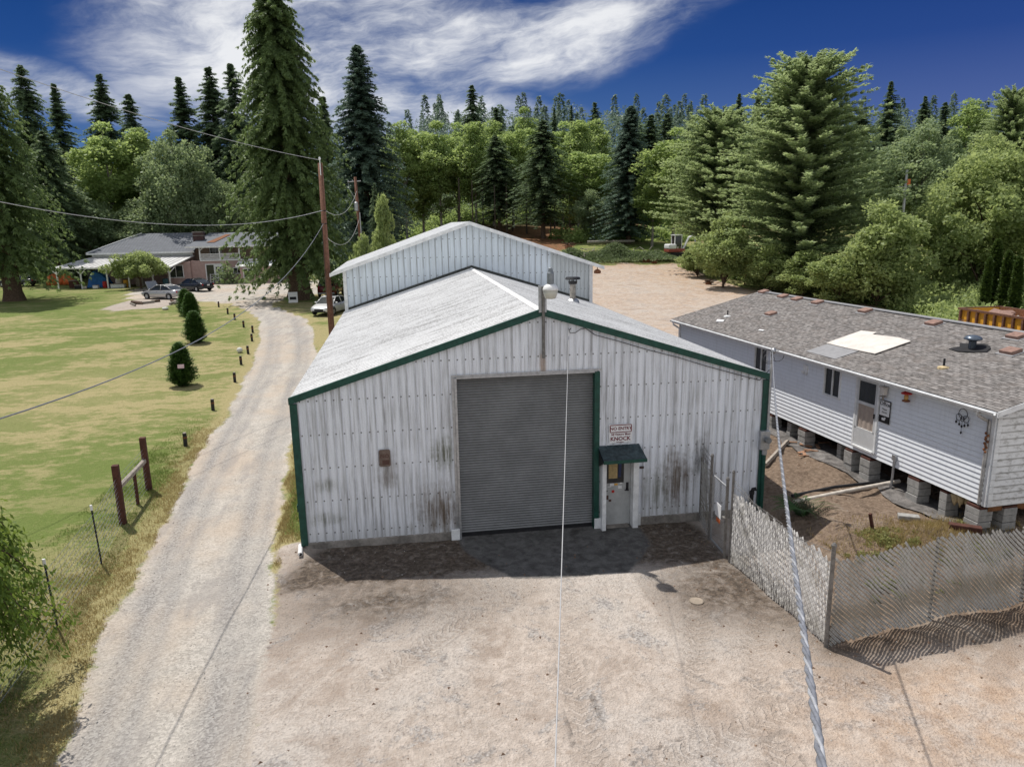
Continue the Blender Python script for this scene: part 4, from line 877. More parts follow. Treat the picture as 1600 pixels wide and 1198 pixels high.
# block piers: each pier is a thing of stacked blocks
def pier(y, x, n, w, lab, dx=.40):
    gx_, gy_, _ = mhw(x, y); g = gvis(gx_, gy_); top = MZ0 - .05
    t = thing('block_pier', lab, 'block pier', (gx_, gy_, g), MHR, 'concrete block piers under the mobile home'); h = (top - g - .06) / n
    for k_ in range(n):
        m_ = MB(); m_.box(rg.uniform(-.012, .012), rg.uniform(-.012, .012), h * (k_ + .5) - .012 * (k_ == 0), dx, w, h - .008); m_.build('block', M['cmu'], t, bevel=.008)
    m_ = MB(); m_.box(0, 0, top - g - .03, dx * .96, w * .95, .06); m_.build('shim', M['post_wood'], t)
pier(.30, .12, 3, .42, 'wide block pier under the near corner of the mobile home')
pier(.22, .75, 3, .42, 'block pier behind the corner pier, under the end wall')
pier(1.30, .20, 3, .24, 'narrow block pier beside the hanging yellow insulation')
pier(2.30, .16, 3, .42, 'block pier between the insulation and the drain pipes')
pier(4.15, .10, 3, .42, 'block pier just right of the screen door')
pier(4.95, .14, 3, .36, 'block pier under the left jamb of the screen door')
pier(5.65, .35, 3, .20, 'slim brownish block pier left of the screen door')
pier(7.3, .12, 3, .40, 'block pier below the wall hatch')
pier(8.3, .3, 3, .22, 'slim block pier left of the pier below the wall hatch')
pier(9.3, .15, 3, .34, 'block pier nearest the electric mast')

# things on the mobile home
bp = thing('plywood_sheet', 'pale bleached board lying on the mobile home roof', 'board', mhw(0, 0, 0), MHR)
crn = [(7.55, .80), (7.62, 2.15), (7.0, 2.25), (6.95, 2.05), (5.9, 2.2), (5.32, 2.12), (5.3, .86), (6.4, .80)]
mb = MB(); n = len(crn); mb.add([(x, y, rz_(x) + .05) for (y, x) in crn] + [(x, y, rz_(x) + .03) for (y, x) in crn], [tuple(range(n)), tuple(range(2 * n - 1, n - 1, -1))] + [(i, i + n, (i + 1) % n + n, (i + 1) % n) for i in range(n)]); mb.build('sheet', M['plywood'], bp)
os_ = thing('office_sign', 'white Office sign with black lower panel beside the screen door', 'sign', mhw(-.045, 3.60, 2.58), MHR)
mb = MB(); mb.box(0, 0, 0, .012, .42, .66); mb.build('plate', M['ink'], os_)
mb = MB(); mb.box(-.008, 0, .09, .006, .38, .42); mb.build('white_panel', M['sign_white'], os_)
RT = (PI / 2, 0, -PI / 2)
text('lettering', 'Office', .16, M['ink'], os_, (-.013, .0, .22), RT, bold=.004); text('lettering', 'Please', .075, M['ink'], os_, (-.013, .0, .07), RT, bold=.002); text('lettering', 'Knock', .075, M['ink'], os_, (-.013, .0, -.02), RT, bold=.002)
mb = MB(); mb.box(-.012, .02, -.22, .006, .12, .07); mb.box(-.012, -.04, -.19, .0064, .05, .06); mb.build('pictogram', M['sign_white'], os_)
th = thing('bird_feeder', 'pale box feeder hanging above the Office sign', 'bird feeder', mhw(-.13, 3.62, 3.05), MHR)
mb = MB(); mb.box(0, 0, .13, .12, .17, .20); mb.box(0, 0, .245, .18, .22, .03); mb.build('box', M['plywood'], th, bevel=.01); mb = MB(); mb.tube([(0, 0, .03), (0, 0, -.12)], .03, 8); mb.box(0, 0, -.02, .12, .16, .02); mb.build('tray', M['grey_wood'], th); mb = MB(); mb.tube([(0, 0, .26), (.03, 0, .42)], .006, 6); mb.build('hanger', M['dark_metal'], th)
hb = thing('hummingbird_feeder', 'red hummingbird feeder hanging under the eave right of the Office sign', 'bird feeder', mhw(-.16, 2.72, 3.10), MHR)
mb = MB(); mb.lathe(0, 0, [(.02, .30), (.13, .24), (.14, .21), (.05, .2)], 14); mb.build('cap', M['red'], hb); mb = MB(); mb.lathe(0, 0, [(.05, .2), (.06, .1), (.05, .04)], 12); mb.build('bottle', M['amber'], hb, smooth=True); mb = MB(); mb.lathe(0, 0, [(.05, .05), (.10, .03), (.10, 0), (.04, -.02)], 14); mb.build('base', M['rust'], hb); mb = MB(); mb.tube([(0, 0, .3), (0, 0, .46)], .005, 6); mb.build('hanger', M['dark_metal'], hb)
dc = thing('wind_chime', 'dark metal dream catcher chime hanging on the white wall near the downspout', 'wind chime', mhw(-.07, .92, 2.95), MHR)
mb = MB()
for (cy, cz, r_) in ((0, .25, .13), (-.11, .14, .085), (.11, .14, .085), (0, .12, .06)):
    mb.tube([(0, cy + r_ * math.cos(t * PI / 9), cz + r_ * math.sin(t * PI / 9)) for t in range(19)], .008, 5)
mb.build('ring', M['dark_metal'], dc); mb = MB(); mb.tube([(0, 0, .38), (0, 0, .62)], .004, 5); mb.build('cord', M['dark_metal'], dc)
for (cy, z0_, z1_) in ((-.18, .13, .02), (.18, .13, .02), (0, .06, -.06), (-.08, .06, -.02), (.08, .06, -.02), (0, -.06, -.22)):
    mb = MB(); mb.tube([(0, cy, z0_), (0, cy, z1_)], .004, 5); mb.lathe(0, cy, [(.004, z1_ + .03), (.025, z1_), (.02, z1_ - .03), (.004, z1_ - .05)], 6); mb.build('pendant', M['dark_metal'], dc)
fl2 = thing('string_of_pods', 'rusty dangling string of pods by the corroded downspout', 'ornament', mhw(-.15, .10, 2.55), MHR)
mb = MB()
for q in range(10): mb.lathe(.02 * math.sin(q * 2), .03 * math.cos(q * 2.4), [(.005, .42 - q * .05), (.03, .40 - q * .05), (.025, .37 - q * .05), (.005, .35 - q * .05)], 7)
mb.build('pods', M['rust'], fl2); mb = MB(); mb.tube([(0, 0, .75), (0, 0, -.1)], .006, 5); mb.build('cord', M['dark_metal'], fl2)

# ground clutter by the home
def on(x, y, dz=0): return (x, y, gvis(x, y) + dz)
o = MB(); o.tube([on(7.0, -.25, .10), on(8.6, -.1, .10), on(10.45, .15, .18)], .055, 10); tag(o.build('drain_pipe', M['beige_pipe'], None), 'long beige plastic drain pipe lying on the bare soil', 'pipe')
o = MB(); o.tube([on(7.1, .03, .09), on(8.5, .22, .09), on(10.2, .42, .14)], .045, 10); tag(o.build('drain_pipe', M['dark_metal'], None), 'dark drain pipe lying just behind the long beige one', 'pipe')
o = MB(); p0, p1 = on(7.7, 2.7, .10), on(9.5, 4.6, .10); o.tube([p0, p1], .07, 4, rot=.5); tag(o.build('loose_board', M['grey_wood'], None), 'long weathered board lying on soil between workshop and mobile home', 'board')
for i in range(9):
    x, y = 9.3 + .22 * i * (.5 if i % 2 else 1) % 1.4, 3.2 + .17 * i; a = i * 1.1; m_ = MB(); z = gvis(x, y) + .05 + .02 * (i % 3); L = .35 + .06 * (i % 4)
    m_.box(x, y, z, L, .10, .03, a, .12 * (i % 3 - 1), .08); tag(m_.build('wood_scrap', simple('splintered_wood', (.33, .19, .12), .9, 0, .4, 9) if i == 0 else bpy.data.materials['splintered_wood'], None), 'splintered wood scrap in the litter by the block piers', 'wood scrap', 'wood scraps littering the soil by the mobile home')
st = MB(); p = on(7.95, -2.35); st.tube([(p[0], p[1], p[2] - .1), (p[0] - .12, p[1] + .03, p[2] + .46)], .045, 4); tag(st.build('wooden_stake', M['post_wood'], None), 'short leaning dark stake among weeds behind the slatted fence', 'stake')
m_ = MB(); p = on(10.0, -2.9); m_.box(p[0], p[1], p[2] + .08, .7, .2, .16, -.6); tag(m_.build('rotten_beam', M['post_wood'], None, bevel=.02), 'short rotten beam lying beside the corner pier', 'beam')
m_ = MB(); p = on(9.35, -1.75); m_.box(p[0], p[1], p[2] + .05, .5, .24, .12, -.5); tag(m_.build('rotten_beam', M['cmu'], None, bevel=.02), 'half buried block among weeds near the corner pier', 'block')
# plastic sheet under the home edge
m_ = MB(); rg = np.random.default_rng(31); ng = 24
rows = [[mhw(-.42 + .30 * j + rg.uniform(-.12, .12) * (j == 0), -.2 + 10.5 * i / ng, 0) for i in range(ng + 1)] for j in range(5)]
rows = [[(p[0], p[1], gvis(p[0], p[1]) + .02 + rg.uniform(0, .035)) for p in r] for r in rows]
for j in range(4):
    for i in range(ng): m_.quad(rows[j][i], rows[j][i + 1], rows[j + 1][i + 1], rows[j + 1][i])
tag(m_.build('ground_sheet', simple('grey_plastic_sheet', (.15, .14, .135), .6, 0, .6, 4), None), 'dirty grey plastic sheet on soil along the block piers', 'plastic sheet')
cp = thing('drain_pipe_end', 'short white pipe end poking from soil at the left front corner', 'pipe', on(-6.17, -.30))
m_ = MB(); m_.tube([(-.05, .35, .10), (0, -.12, .07)], .055, 12); m_.build('pipe', M['white_plastic'], cp); m_ = MB(); m_.tube([(0, -.121, .07), (0, -.1215, .07)], .045, 12); m_.build('bore', M['black'], cp)
m_ = MB(); p = on(2.57, -4.18); m_.lathe(p[0], p[1], [(.15, p[2] - .02), (.15, p[2] + .02), (.13, p[2] + .03), (.02, p[2] + .035)], 18); tag(m_.build('valve_lid', simple('dusty_lid', (.30, .25, .20), .85), None), 'small round lid set in the dirt before the fence gate', 'lid')

# ------------------------------------------------------------------ chain link fence with privacy slats
def slat_panel(mb, A, B, H, pitch=.068, ang=rad(50), w=.062, seed=1, lean=0., fall=0., flip=False, amp=.011):
    rg = np.random.default_rng(seed); A = Vector((*A, 0)); B = Vector((*B, 0)); L = (B - A).length; U = (B - A) / L; N = Vector((U.y, -U.x, 0)); tn = math.tan(ang); st_ = pitch / math.sin(ang)
    u0 = -H / tn
    while u0 < L:
        zt = H + rg.uniform(-.06, .07); zb = rg.uniform(0., .05); segs = 26; pts = []
        miss = False
        for i in range(segs + 1):
            z = zt + (zb - zt) * i / segs; u = u0 + (H - z) / tn
            if flip: u = L - u
            if -.01 <= u <= L + .01:
                o_ = amp * math.sin(2 * PI * z / .13 + u0 * 2.) + rg.uniform(-.002, .002); q = A + U * u; g = gvis(q.x, q.y) if abs(q.x) < 30 else gz(q.x, q.y)
                pts.append(q + N * (o_ + lean * z) + Vector((0, 0, z + g + .01)))
        if len(pts) > 1 and not miss:
            sgn = -1 if flip else 1; dz_ = rg.normal(0, .006); wv = (U * math.sin(ang) * sgn + Vector((0, 0, math.cos(ang)))) * (w / 2) * (1 + rg.uniform(-.06, .03)); tw_ = N * rg.uniform(-.006, .006)
            for a, b in zip(pts, pts[1:]): mb.quad(a - wv - tw_, a + wv + tw_, b + wv + tw_, b - wv - tw_)
        u0 += st_
def wire_mesh(mb, A, B, H, pitch=.07, r=.0028, z0=0.04, both=True):
    A = Vector((*A, 0)); B = Vector((*B, 0)); L = (B - A).length; U = (B - A) / L; N = Vector((U.y, -U.x, 0))
    for sg in ((1, -1) if both else (-1,)):
        u0 = -H
        while u0 < L + H:
            # u = u0 + sg*z
            za, zb = 0., H
            if sg > 0: za = max(0, -u0); zb = min(H, L - u0)
            else: za = max(0, u0 - L); zb = min(H, u0)
            if zb - za > .03:
                pa = A + U * (u0 + sg * za); pb = A + U * (u0 + sg * zb); ga = gvis(pa.x, pa.y); gb = gvis(pb.x, pb.y)
                a = pa + Vector((0, 0, za + z0 + ga)); b = pb + Vector((0, 0, zb + z0 + gb)); d = (b - a).normalized(); wv = d.cross(N) * r
                mb.quad(a - wv + N * .016, a + wv + N * .016, b + wv + N * .016, b - wv + N * .016)
            u0 += pitch * 1.414
FA, FB, FC_, FD, FE, FF = (4.36, -.06), (4.10, -1.30), (4.03, -2.36), (4.05, -2.60), (4.33, -6.20), (11.9, -5.05)
FH = 1.76
def fpost(parent, p, h, r=.034, cap=True, name='post', lean=(0, 0)):
    g = gvis(*p); m_ = MB(); m_.tube([(p[0], p[1], g - .2), (p[0] + lean[0], p[1] + lean[1], g + h)], r, 10)
    if cap: m_.lathe(p[0] + lean[0], p[1] + lean[1], [(r * 1.2, g + h - .02), (r * 1.25, g + h + .02), (r * .6, g + h + .06)], 10)
    o = m_.build(name, M['rustgalv'], parent); return o
f1 = thing('chain_link_fence', 'short dim slatted fence section between workshop wall and gate', 'fence', (0, 0, 0))
fpost(f1, FB, 2.24); fpost(f1, (4.36, -.10), 1.8, .028)
m_ = MB(); slat_panel(m_, FA, FB, 1.8, seed=2); m_.build('slats', M['slat_shaded'], f1); m_ = MB(); wire_mesh(m_, FA, FB, 1.8, r=.0018); m_.build('wire_mesh', M['mesh_wire'], f1)
def barb(parent, pts, r=.006):
    m_ = MB(); m_.tube(pts, r, 5)
    for a, b in zip(pts, pts[1:]):
        a = Vector(a); b = Vector(b); n = max(1, int((b - a).length / .14))
        for i in range(n):
            q = a.lerp(b, (i + .5) / n); m_.tube([q + Vector((.02, 0, .025)), q - Vector((.02, 0, .025))], .003, 4)
    m_.build('barbed_wire', M['rustgalv'], parent)
for dz in (1.92, 2.05, 2.18): barb(f1, [(FA[0], -.05, dz), (4.24, -.7, dz - .04), (FB[0], FB[1], dz)])
gt = thing('chain_link_gate', 'narrow open mesh chain link gate without slats', 'gate', (0, 0, 0))
g1, g2 = (4.095, -1.42), (4.04, -2.32)
m_ = MB()
for (a, b) in (((*g1, .1), (*g1, 1.8)), ((*g2, .1), (*g2, 1.8)), ((*g1, .1), (*g2, .1)), ((*g1, 1.8), (*g2, 1.8))): m_.tube([(a[0], a[1], a[2] + gvis(a[0], a[1])), (b[0], b[1], b[2] + gvis(b[0], b[1]))], .024, 8)
m_.build('frame', M['galv'], gt); m_ = MB(); wire_mesh(m_, g1, g2, 1.7, .06, .0035, .1); m_.build('wire_mesh', M['galv'], gt)
m_ = MB(); m_.box(4.05, -1.42, 1.0, .05, .05, .07); m_.box(4.0, -2.34, 1.05, .09, .12, .03); m_.build('latch', M['rustgalv'], gt)
m_ = MB(); m_.box(4.045, -1.88, 1.05, .012, .36, .34, rad(-3.4)); m_.build('tag_plate', M['sign_white'], gt); m_ = MB(); m_.box(4.036, -1.92, .80, .012, .22, .1, rad(-3.4)); m_.build('tag_plate', M['orange'], gt)
f2 = thing('chain_link_fence', 'sunlit white slatted fence run from the gate to the corner post', 'fence', (0, 0, 0))
fpost(f2, FC_, 2.0, .036); fpost(f2, FD, 2.25, .03); fpost(f2, FE, 2.08, .04)
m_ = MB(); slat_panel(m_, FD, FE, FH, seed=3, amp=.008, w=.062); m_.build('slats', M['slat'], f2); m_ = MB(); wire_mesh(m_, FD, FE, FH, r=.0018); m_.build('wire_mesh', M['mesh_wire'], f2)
barb(f2, [(FD[0], FD[1], 2.1), (4.12, -3.5, 1.86), (4.2, -4.6, 1.83)]); barb(f2, [(FD[0], FD[1], 1.95), (4.16, -3.9, 1.78), (4.25, -5.2, 1.77), (FE[0], FE[1], 1.95)])
f3 = thing('chain_link_fence', 'backlit grey slatted fence run from the corner post to the right edge', 'fence', (0, 0, 0))
fpost(f3, (6.85, -5.76), 1.72, .028); fpost(f3, (9.30, -5.38), 1.95, .036); fpost(f3, (11.85, -5.06), 1.9, .036)
m_ = MB(); slat_panel(m_, (FE[0] + .05, FE[1]), FF, FH, seed=5, pitch=.074, ang=rad(43), w=.057, amp=.006); m_.build('slats', M['slat_shaded'], f3); m_ = MB(); wire_mesh(m_, FE, FF, FH, r=.0024); m_.build('wire_mesh', M['mesh_wire'], f3)
# ------------------------------------------------------------------ pink house with carport
hs = thing('pink_house', 'dusty pink house with grey metal roof, white carport lean-to and balcony', 'house', (0, 0, 0))
mb = MB(); mb.prism([(-42.4, 1), (-30.3, 1), (-30.3, 4.9), (-42.4, 4.9)], 'y', 84.05, 96); mb.box(-24.6, 89.5, 2.45, 11.2, 13.9, 3.0); mb.box(-31.7, 83.1, 2.4, 3.0, 2.0, 3.0); mb.build('wall', M['pink'], hs)
mb = MB(); mb.box(-36.4, 84.0, 4.75, 12.3, .06, .55); mb.build('upper_band', M['white_trim'], hs)
mb = MB(); mb.box(-25.0, 91, 4.8, 10.6, 11, 1.8); mb.build('upper_wall', simple('tan_upper_wall', (.42, .31, .24), .9), hs)
# hip roof with standing ribs
mb = MB(); e0, e1, y0, y1, ze, zr_, rx0, yr = -43.0, -29.9, 83.5, 96.6, 5.12, 7.48, -38.1, 90.0
N = 34
for i in range(N):
    xa, xb = e0 + (e1 - e0) * i / N, e0 + (e1 - e0) * (i + 1) / N
    def top(x): f = min(1, max(0, (x - e0) / (rx0 - e0))); return (x, y0 + (yr - y0) * f, ze + (zr_ - ze) * f)
    ta, tb = top(xa), top(xb)
    for (p, q, zz) in ((xa, xa + .04, .02), (xa + .04, xb, 0)):
        tp, tq = top(p), top(q); mb.quad((p, y0, ze + zz), (q, y0, ze + zz), (tq[0], tq[1], tq[2] + zz), (tp[0], tp[1], tp[2] + zz))
    mb.quad((xb, y1, ze), (xa, y1, ze), (ta[0], 2 * yr - ta[1], ta[2]), (tb[0], 2 * yr - tb[1], tb[2]))
mb.add([(e0, y0, ze), (rx0, yr, zr_), (e0, y1, ze)], [(0, 1, 2)])
mb.build('roof', M['roof_house'], hs, fix=False)
mb = MB(); mb.box((e0 + e1) / 2, y0 - .02, ze - .07, e1 - e0, .06, .2); mb.box(e0 - .02, yr, ze - .07, .06, y1 - y0, .2)
hp = [(e0, y0, ze + .04), (rx0, yr, zr_ + .05)]; mb.tube(hp, .10, 6); mb.build('roof_trim', M['white_trim'], hs)
# lean-to over the carport
mb = MB(); N = 22
L0, L1 = (-45.4, 79.0, 3.62), (-31.7, 79.0, 3.45); T0, T1 = (-42.6, 84.0, 4.62), (-30.1, 84.0, 4.62)
L0, L1, T0, T1 = map(Vector, (L0, L1, T0, T1))
for i in range(N):
    a, b = i / N, (i + 1) / N; mb.quad(L0.lerp(L1, a), L0.lerp(L1, b), T0.lerp(T1, b), T0.lerp(T1, a))
    p, q = L0.lerp(L1, a), T0.lerp(T1, a); mb.tube([p + Vector((0, 0, .02)), q + Vector((0, 0, .02))], .03, 4)
mb.build('carport_roof', simple('pale_carport_roof', (.52, .52, .52), .5, 0, .22, 1.2), hs, fix=False)
mb = MB(); mb.tube([L0 - Vector((0, 0, .09)), L1 - Vector((0, 0, .09))], .11, 4, rot=PI / 4); mb.tube([L1 - Vector((0, 0, .05)), T1 - Vector((0, 0, .05))], .09, 4, rot=PI / 4); mb.tube([L0 - Vector((0, 0, .05)), T0 - Vector((0, 0, .05))], .09, 4, rot=PI / 4); mb.build('carport_fascia', M['white_trim'], hs)
for (px_, zt) in ((-45.0, 3.55), (-42.3, 3.5), (-39.3, 3.47), (-36.8, 3.45), (-34.0, 3.42), (-32.0, 3.4)):
    g = gz(px_, 79.2); m_ = MB(); m_.tube([(px_, 79.2, g - .1), (px_, 79.2, zt)], .11, 4, rot=PI / 4)
    for d in (-1, 1): m_.tube([(px_, 79.2, zt - .75), (px_ + d * .7, 79.2, zt - .03)], .07, 4, rot=PI / 4)
    m_.build('carport_post', M['white_trim'], hs)
# windows and doors
def house_win(x0, x1, z0, z1, y, nm='window'):
    m_ = MB()
    for (cx, cz, sx, sz) in (((x0 + x1) / 2, z0, x1 - x0 + .16, .1), ((x0 + x1) / 2, z1, x1 - x0 + .16, .1), (x0, (z0 + z1) / 2, .1, z1 - z0 - .1), (x1, (z0 + z1) / 2, .1, z1 - z0 - .1), ((x0 + x1) / 2, (z0 + z1) / 2, .06, z1 - z0 - .1)): m_.box(cx, y - .05, cz, sx, .1, sz)
    w = m_.build(nm, M['white_trim'], hs); m_ = MB(); m_.box((x0 + x1) / 2, y - .02, (z0 + z1) / 2, x1 - x0, .03, z1 - z0); m_.build('pane', M['glass'], w)
house_win(-32.9, -31.1, 1.9, 3.45, 82.08); house_win(-25.0, -24.0, 2.2, 2.95, 82.53); house_win(-36.4, -35.0, 2.2, 3.1, 84.03); house_win(-40.2, -39.0, 2.2, 3.1, 84.03)
m_ = MB()
for x in (-28.4, -27.35, -26.3): m_.box(x, 82.48, 2.2, .12, .14, 2.4)
m_.box(-27.35, 82.475, 3.45, 2.22, .14, .12); fd = m_.build('entry_frame', M['white_trim'], hs)
m_ = MB(); m_.box(-27.88, 82.53, 2.2, .95, .03, 2.38); m_.build('open_doorway', M['glass'], fd)
m_ = MB(); m_.box(-26.83, 82.47, 2.2, .93, .06, 2.36); dd_ = m_.build('door_leaf', M['white_trim'], hs)
m_ = MB()
for i in range(3):
    for j in range(3): m_.box(-27.08 + .25 * i, 82.435, 2.45 + .27 * j, .2, .02, .23)
m_.build('pane', M['glass'], dd_)
# balcony
m_ = MB(); m_.box(-23.9, 83.2, 3.95, 10.2, 1.5, .16); m_.build('balcony_floor', M['white_trim'], hs)
m_ = MB()
for x in (-29.0, -26.55, -24.1): m_.box(x, 82.6, 4.9, .16, .16, 1.75)
m_.tube([(-29, 82.6, 5.2), (-28.3, 82.6, 5.75)], .08, 4, rot=PI / 4); m_.build('balcony_post', M['white_trim'], hs)
m_ = MB(); m_.box(-26.5, 82.6, 4.78, 4.9, .08, .07); m_.box(-26.5, 82.6, 4.12, 4.9, .06, .06)
for i in range(34): m_.box(-28.85 + i * .14, 82.6, 4.45, .07, .035, .62)
m_.build('balcony_rail', M['white_trim'], hs)
house_win(-28.4, -27.0, 4.35, 5.5, 85.5); 
m_ = MB(); m_.add([(-30.6, 82.2, 5.78), (-19.4, 82.2, 5.78), (-19.4, 90, 7.4), (-29.3, 90, 7.4), (-30.6, 82.2, 5.62), (-19.4, 82.2, 5.62), (-19.4, 90, 7.24), (-29.3, 90, 7.24)], [(0, 1, 2, 3), (4, 7, 6, 5), (0, 4, 5, 1), (0, 3, 7, 4), (1, 5, 6, 2)]); m_.build('balcony_roof', M['roof_house'], hs)
m_ = MB(); m_.box(-25, 82.15, 5.68, 11.3, .06, .2); m_.build('balcony_fascia', M['white_trim'], hs)
m_ = MB(); m_.add([(-28.4, 84, 6.22), (-26.9, 88.6, 7.18), (-26.2, 88.6, 7.18), (-27.4, 84, 6.22)], [(0, 1, 2, 3)]); m_.build('rusty_roof_sheet', M['rust'], hs)
m_ = MB(); m_.box(-29.75, 86, 6.9, 1.3, .9, 1.5); ch = m_.build('chimney', simple('dark_brick_chimney', (.085, .05, .05), .9, 0, .3, 8), hs); m_ = MB(); m_.box(-29.75, 86, 7.1, 1.42, 1.02, .09); m_.box(-29.75, 86, 7.55, 1.42, 1.02, .12); m_.build('chimney_band', M['concrete'], ch)
# right wing lean-to
m_ = MB(); m_.box(-21.4, 81.6, 2.1, 4.9, 1.7, 2.3); m_.build('wing_wall', M['pink'], hs); m_ = MB(); m_.add([(-24.3, 80.5, 3.25), (-18.6, 80.5, 3.25), (-18.6, 82.6, 3.8), (-24.3, 82.6, 3.8), (-24.3, 80.5, 3.1), (-18.6, 80.5, 3.1), (-18.6, 82.6, 3.65), (-24.3, 82.6, 3.65)], [(0, 1, 2, 3), (4, 7, 6, 5), (0, 4, 5, 1), (0, 3, 7, 4), (1, 5, 6, 2)]); m_.build('wing_roof', M['white_trim'], hs)
house_win(-23.4, -22.3, 1.7, 2.9, 80.74)

# clutter under the carport
def gp(x, y): return (x, y, gz(x, y))
tarp = thing('tarp_covered_machine', 'bulky machine under bright blue tarp in the carport', 'tarp', gp(-41.0, 81.6))
m_ = MB(); nu, nv = 12, 8; rg = np.random.default_rng(8)
def tp(i, j):
    u = i / nu * 2 - 1; v = j / nv * 2 - 1; h = 2.1 * (1 - abs(u) ** 3) * (1 - .3 * abs(v) ** 2) * (1 - .22 * u); return (u * 1.35 * (1 + .1 * math.sin(v * 5)), v * .9, max(.0, h + .15 * math.sin(3 * u + 5 * v)) if abs(u) < 1 and abs(v) < 1 else .02)
for i in range(nu):
    for j in range(nv): m_.quad(tp(i, j), tp(i + 1, j), tp(i + 1, j + 1), tp(i, j + 1))
m_.build('tarp', M['blue_tarp'], tarp, smooth=True); m_ = MB(); m_.box(0, 0, .3, 2.4, 1.5, .5); m_.build('machine_base', M['dark_metal'], tarp)
def barrel(x, y, mat, lab, h=.9, r=.29):
    t = thing('plastic_barrel', lab, 'barrel', gp(x, y), 0, 'barrels and tubs in the carport'); m_ = MB(); m_.lathe(0, 0, [(r * .9, 0), (r, .06), (r, h * .32), (r * 1.05, h * .36), (r, h * .4), (r, h * .68), (r * 1.05, h * .72), (r, h * .76), (r * .9, h)], 14); m_.build('body', mat, t); m_ = MB(); m_.lathe(0, 0, [(r * .8, h), (r * .8, h + .04)], 14); m_.build('lid', M['dark_metal'], t)
barrel(-39.9, 79.9, M['red'], 'red barrel standing right of the blue tarp', .8); barrel(-37.6, 80.3, M['yellow'], 'yellow barrel nearest the second carport bay'); barrel(-38.5, 80.6, M['plywood'], 'tan barrel between the red and yellow barrels', 1.1, .4); barrel(-32.9, 80.4, simple('teal_plastic', (.05, .12, .14), .5), 'teal barrel behind the silver car hood', .9, .35)
def crate(x, y, s, mat, lab, rz=0.):
    t = thing('storage_crate', lab, 'crate', gp(x, y), rz, 'crates and boxes in the carport'); m_ = MB(); m_.box(0, 0, s[2] / 2, *s); m_.build('body', mat, t, bevel=.02); m_ = MB(); m_.box(0, 0, s[2] + .02, s[0] * 1.04, s[1] * 1.04, .05); m_.build('lid', M['grey_wood'], t)
crate(-38.2, 79.4, (1.6, .7, .45), M['white_trim'], 'long white box lying at the carport edge'); crate(-40.9, 79.6, (.6, .5, .35), M['sign_white'], 'small pale box in front of the blue tarp'); crate(-43.0, 79.7, (.7, .5, .4), M['dark_metal'], 'low black box at the left carport bay', .3); crate(-44.0, 81.5, (1.2, .8, .9), M['post_wood'], 'tall brown crate deep in the left carport bay'); crate(-36.2, 81.2, (.9, .6, 1.3), M['grey_wood'], 'grey cupboard against the house wall'); crate(-42.2, 79.5, (.5, .4, .3), M['plywood'], 'tan carton beside the low black box', .2)
og = thing('orange_tarp_heap', 'orange covered heap seen beyond the left end of the carport', 'tarp', gp(-48.0, 87)); m_ = MB()
for q in range(7): m_.lathe(-1.2 + q * .4, .2 * math.sin(q * 2), [(.55, 0), (.5, .8 + .3 * math.sin(q)), (.25, 1.15 + .3 * math.sin(q * 1.7)), (.02, 1.3)], 9)
m_.build('cover', M['orange'], og, smooth=True)
ld = thing('step_ladder', 'small white step ladder beside the french door', 'ladder', gp(-27.6, 81.5)); m_ = MB()
for sx in (-.22, .22): m_.tube([(sx, 0, 0), (sx * .8, .35, 1.25)], .035, 4); 
m_.build('side_rail', M['white_trim'], ld); m_ = MB()
for q in range(4): m_.box(0, .08 + .08 * q, .28 + .3 * q, .42, .14, .04)
m_.build('step', M['white_trim'], ld); m_ = MB()
for sx in (-.2, .2): m_.tube([(sx, .8, 0), (sx * .8, .37, 1.25)], .025, 4)
m_.build('rear_leg', M['galv'], ld)
sb = thing('folding_sign', 'small white folding sign board at the foot of the giant cedar', 'sign', gp(-13.7, 54.2), .1); sb.scale = (.85, .85, .85)
for s_ in (-1, 1):
    m_ = MB(); m_.add([(-.5, s_ * .35, 0), (.5, s_ * .35, 0), (.5, s_ * .05, 1.15), (-.5, s_ * .05, 1.15)], [(0, 1, 2, 3)]); b = m_.build('panel', M['sign_white'], sb, fix=False); 
m_ = MB(); m_.box(0, -.24, .48, .7, .02, .32, 0, -.25); m_.build('print', M['ink'], sb)

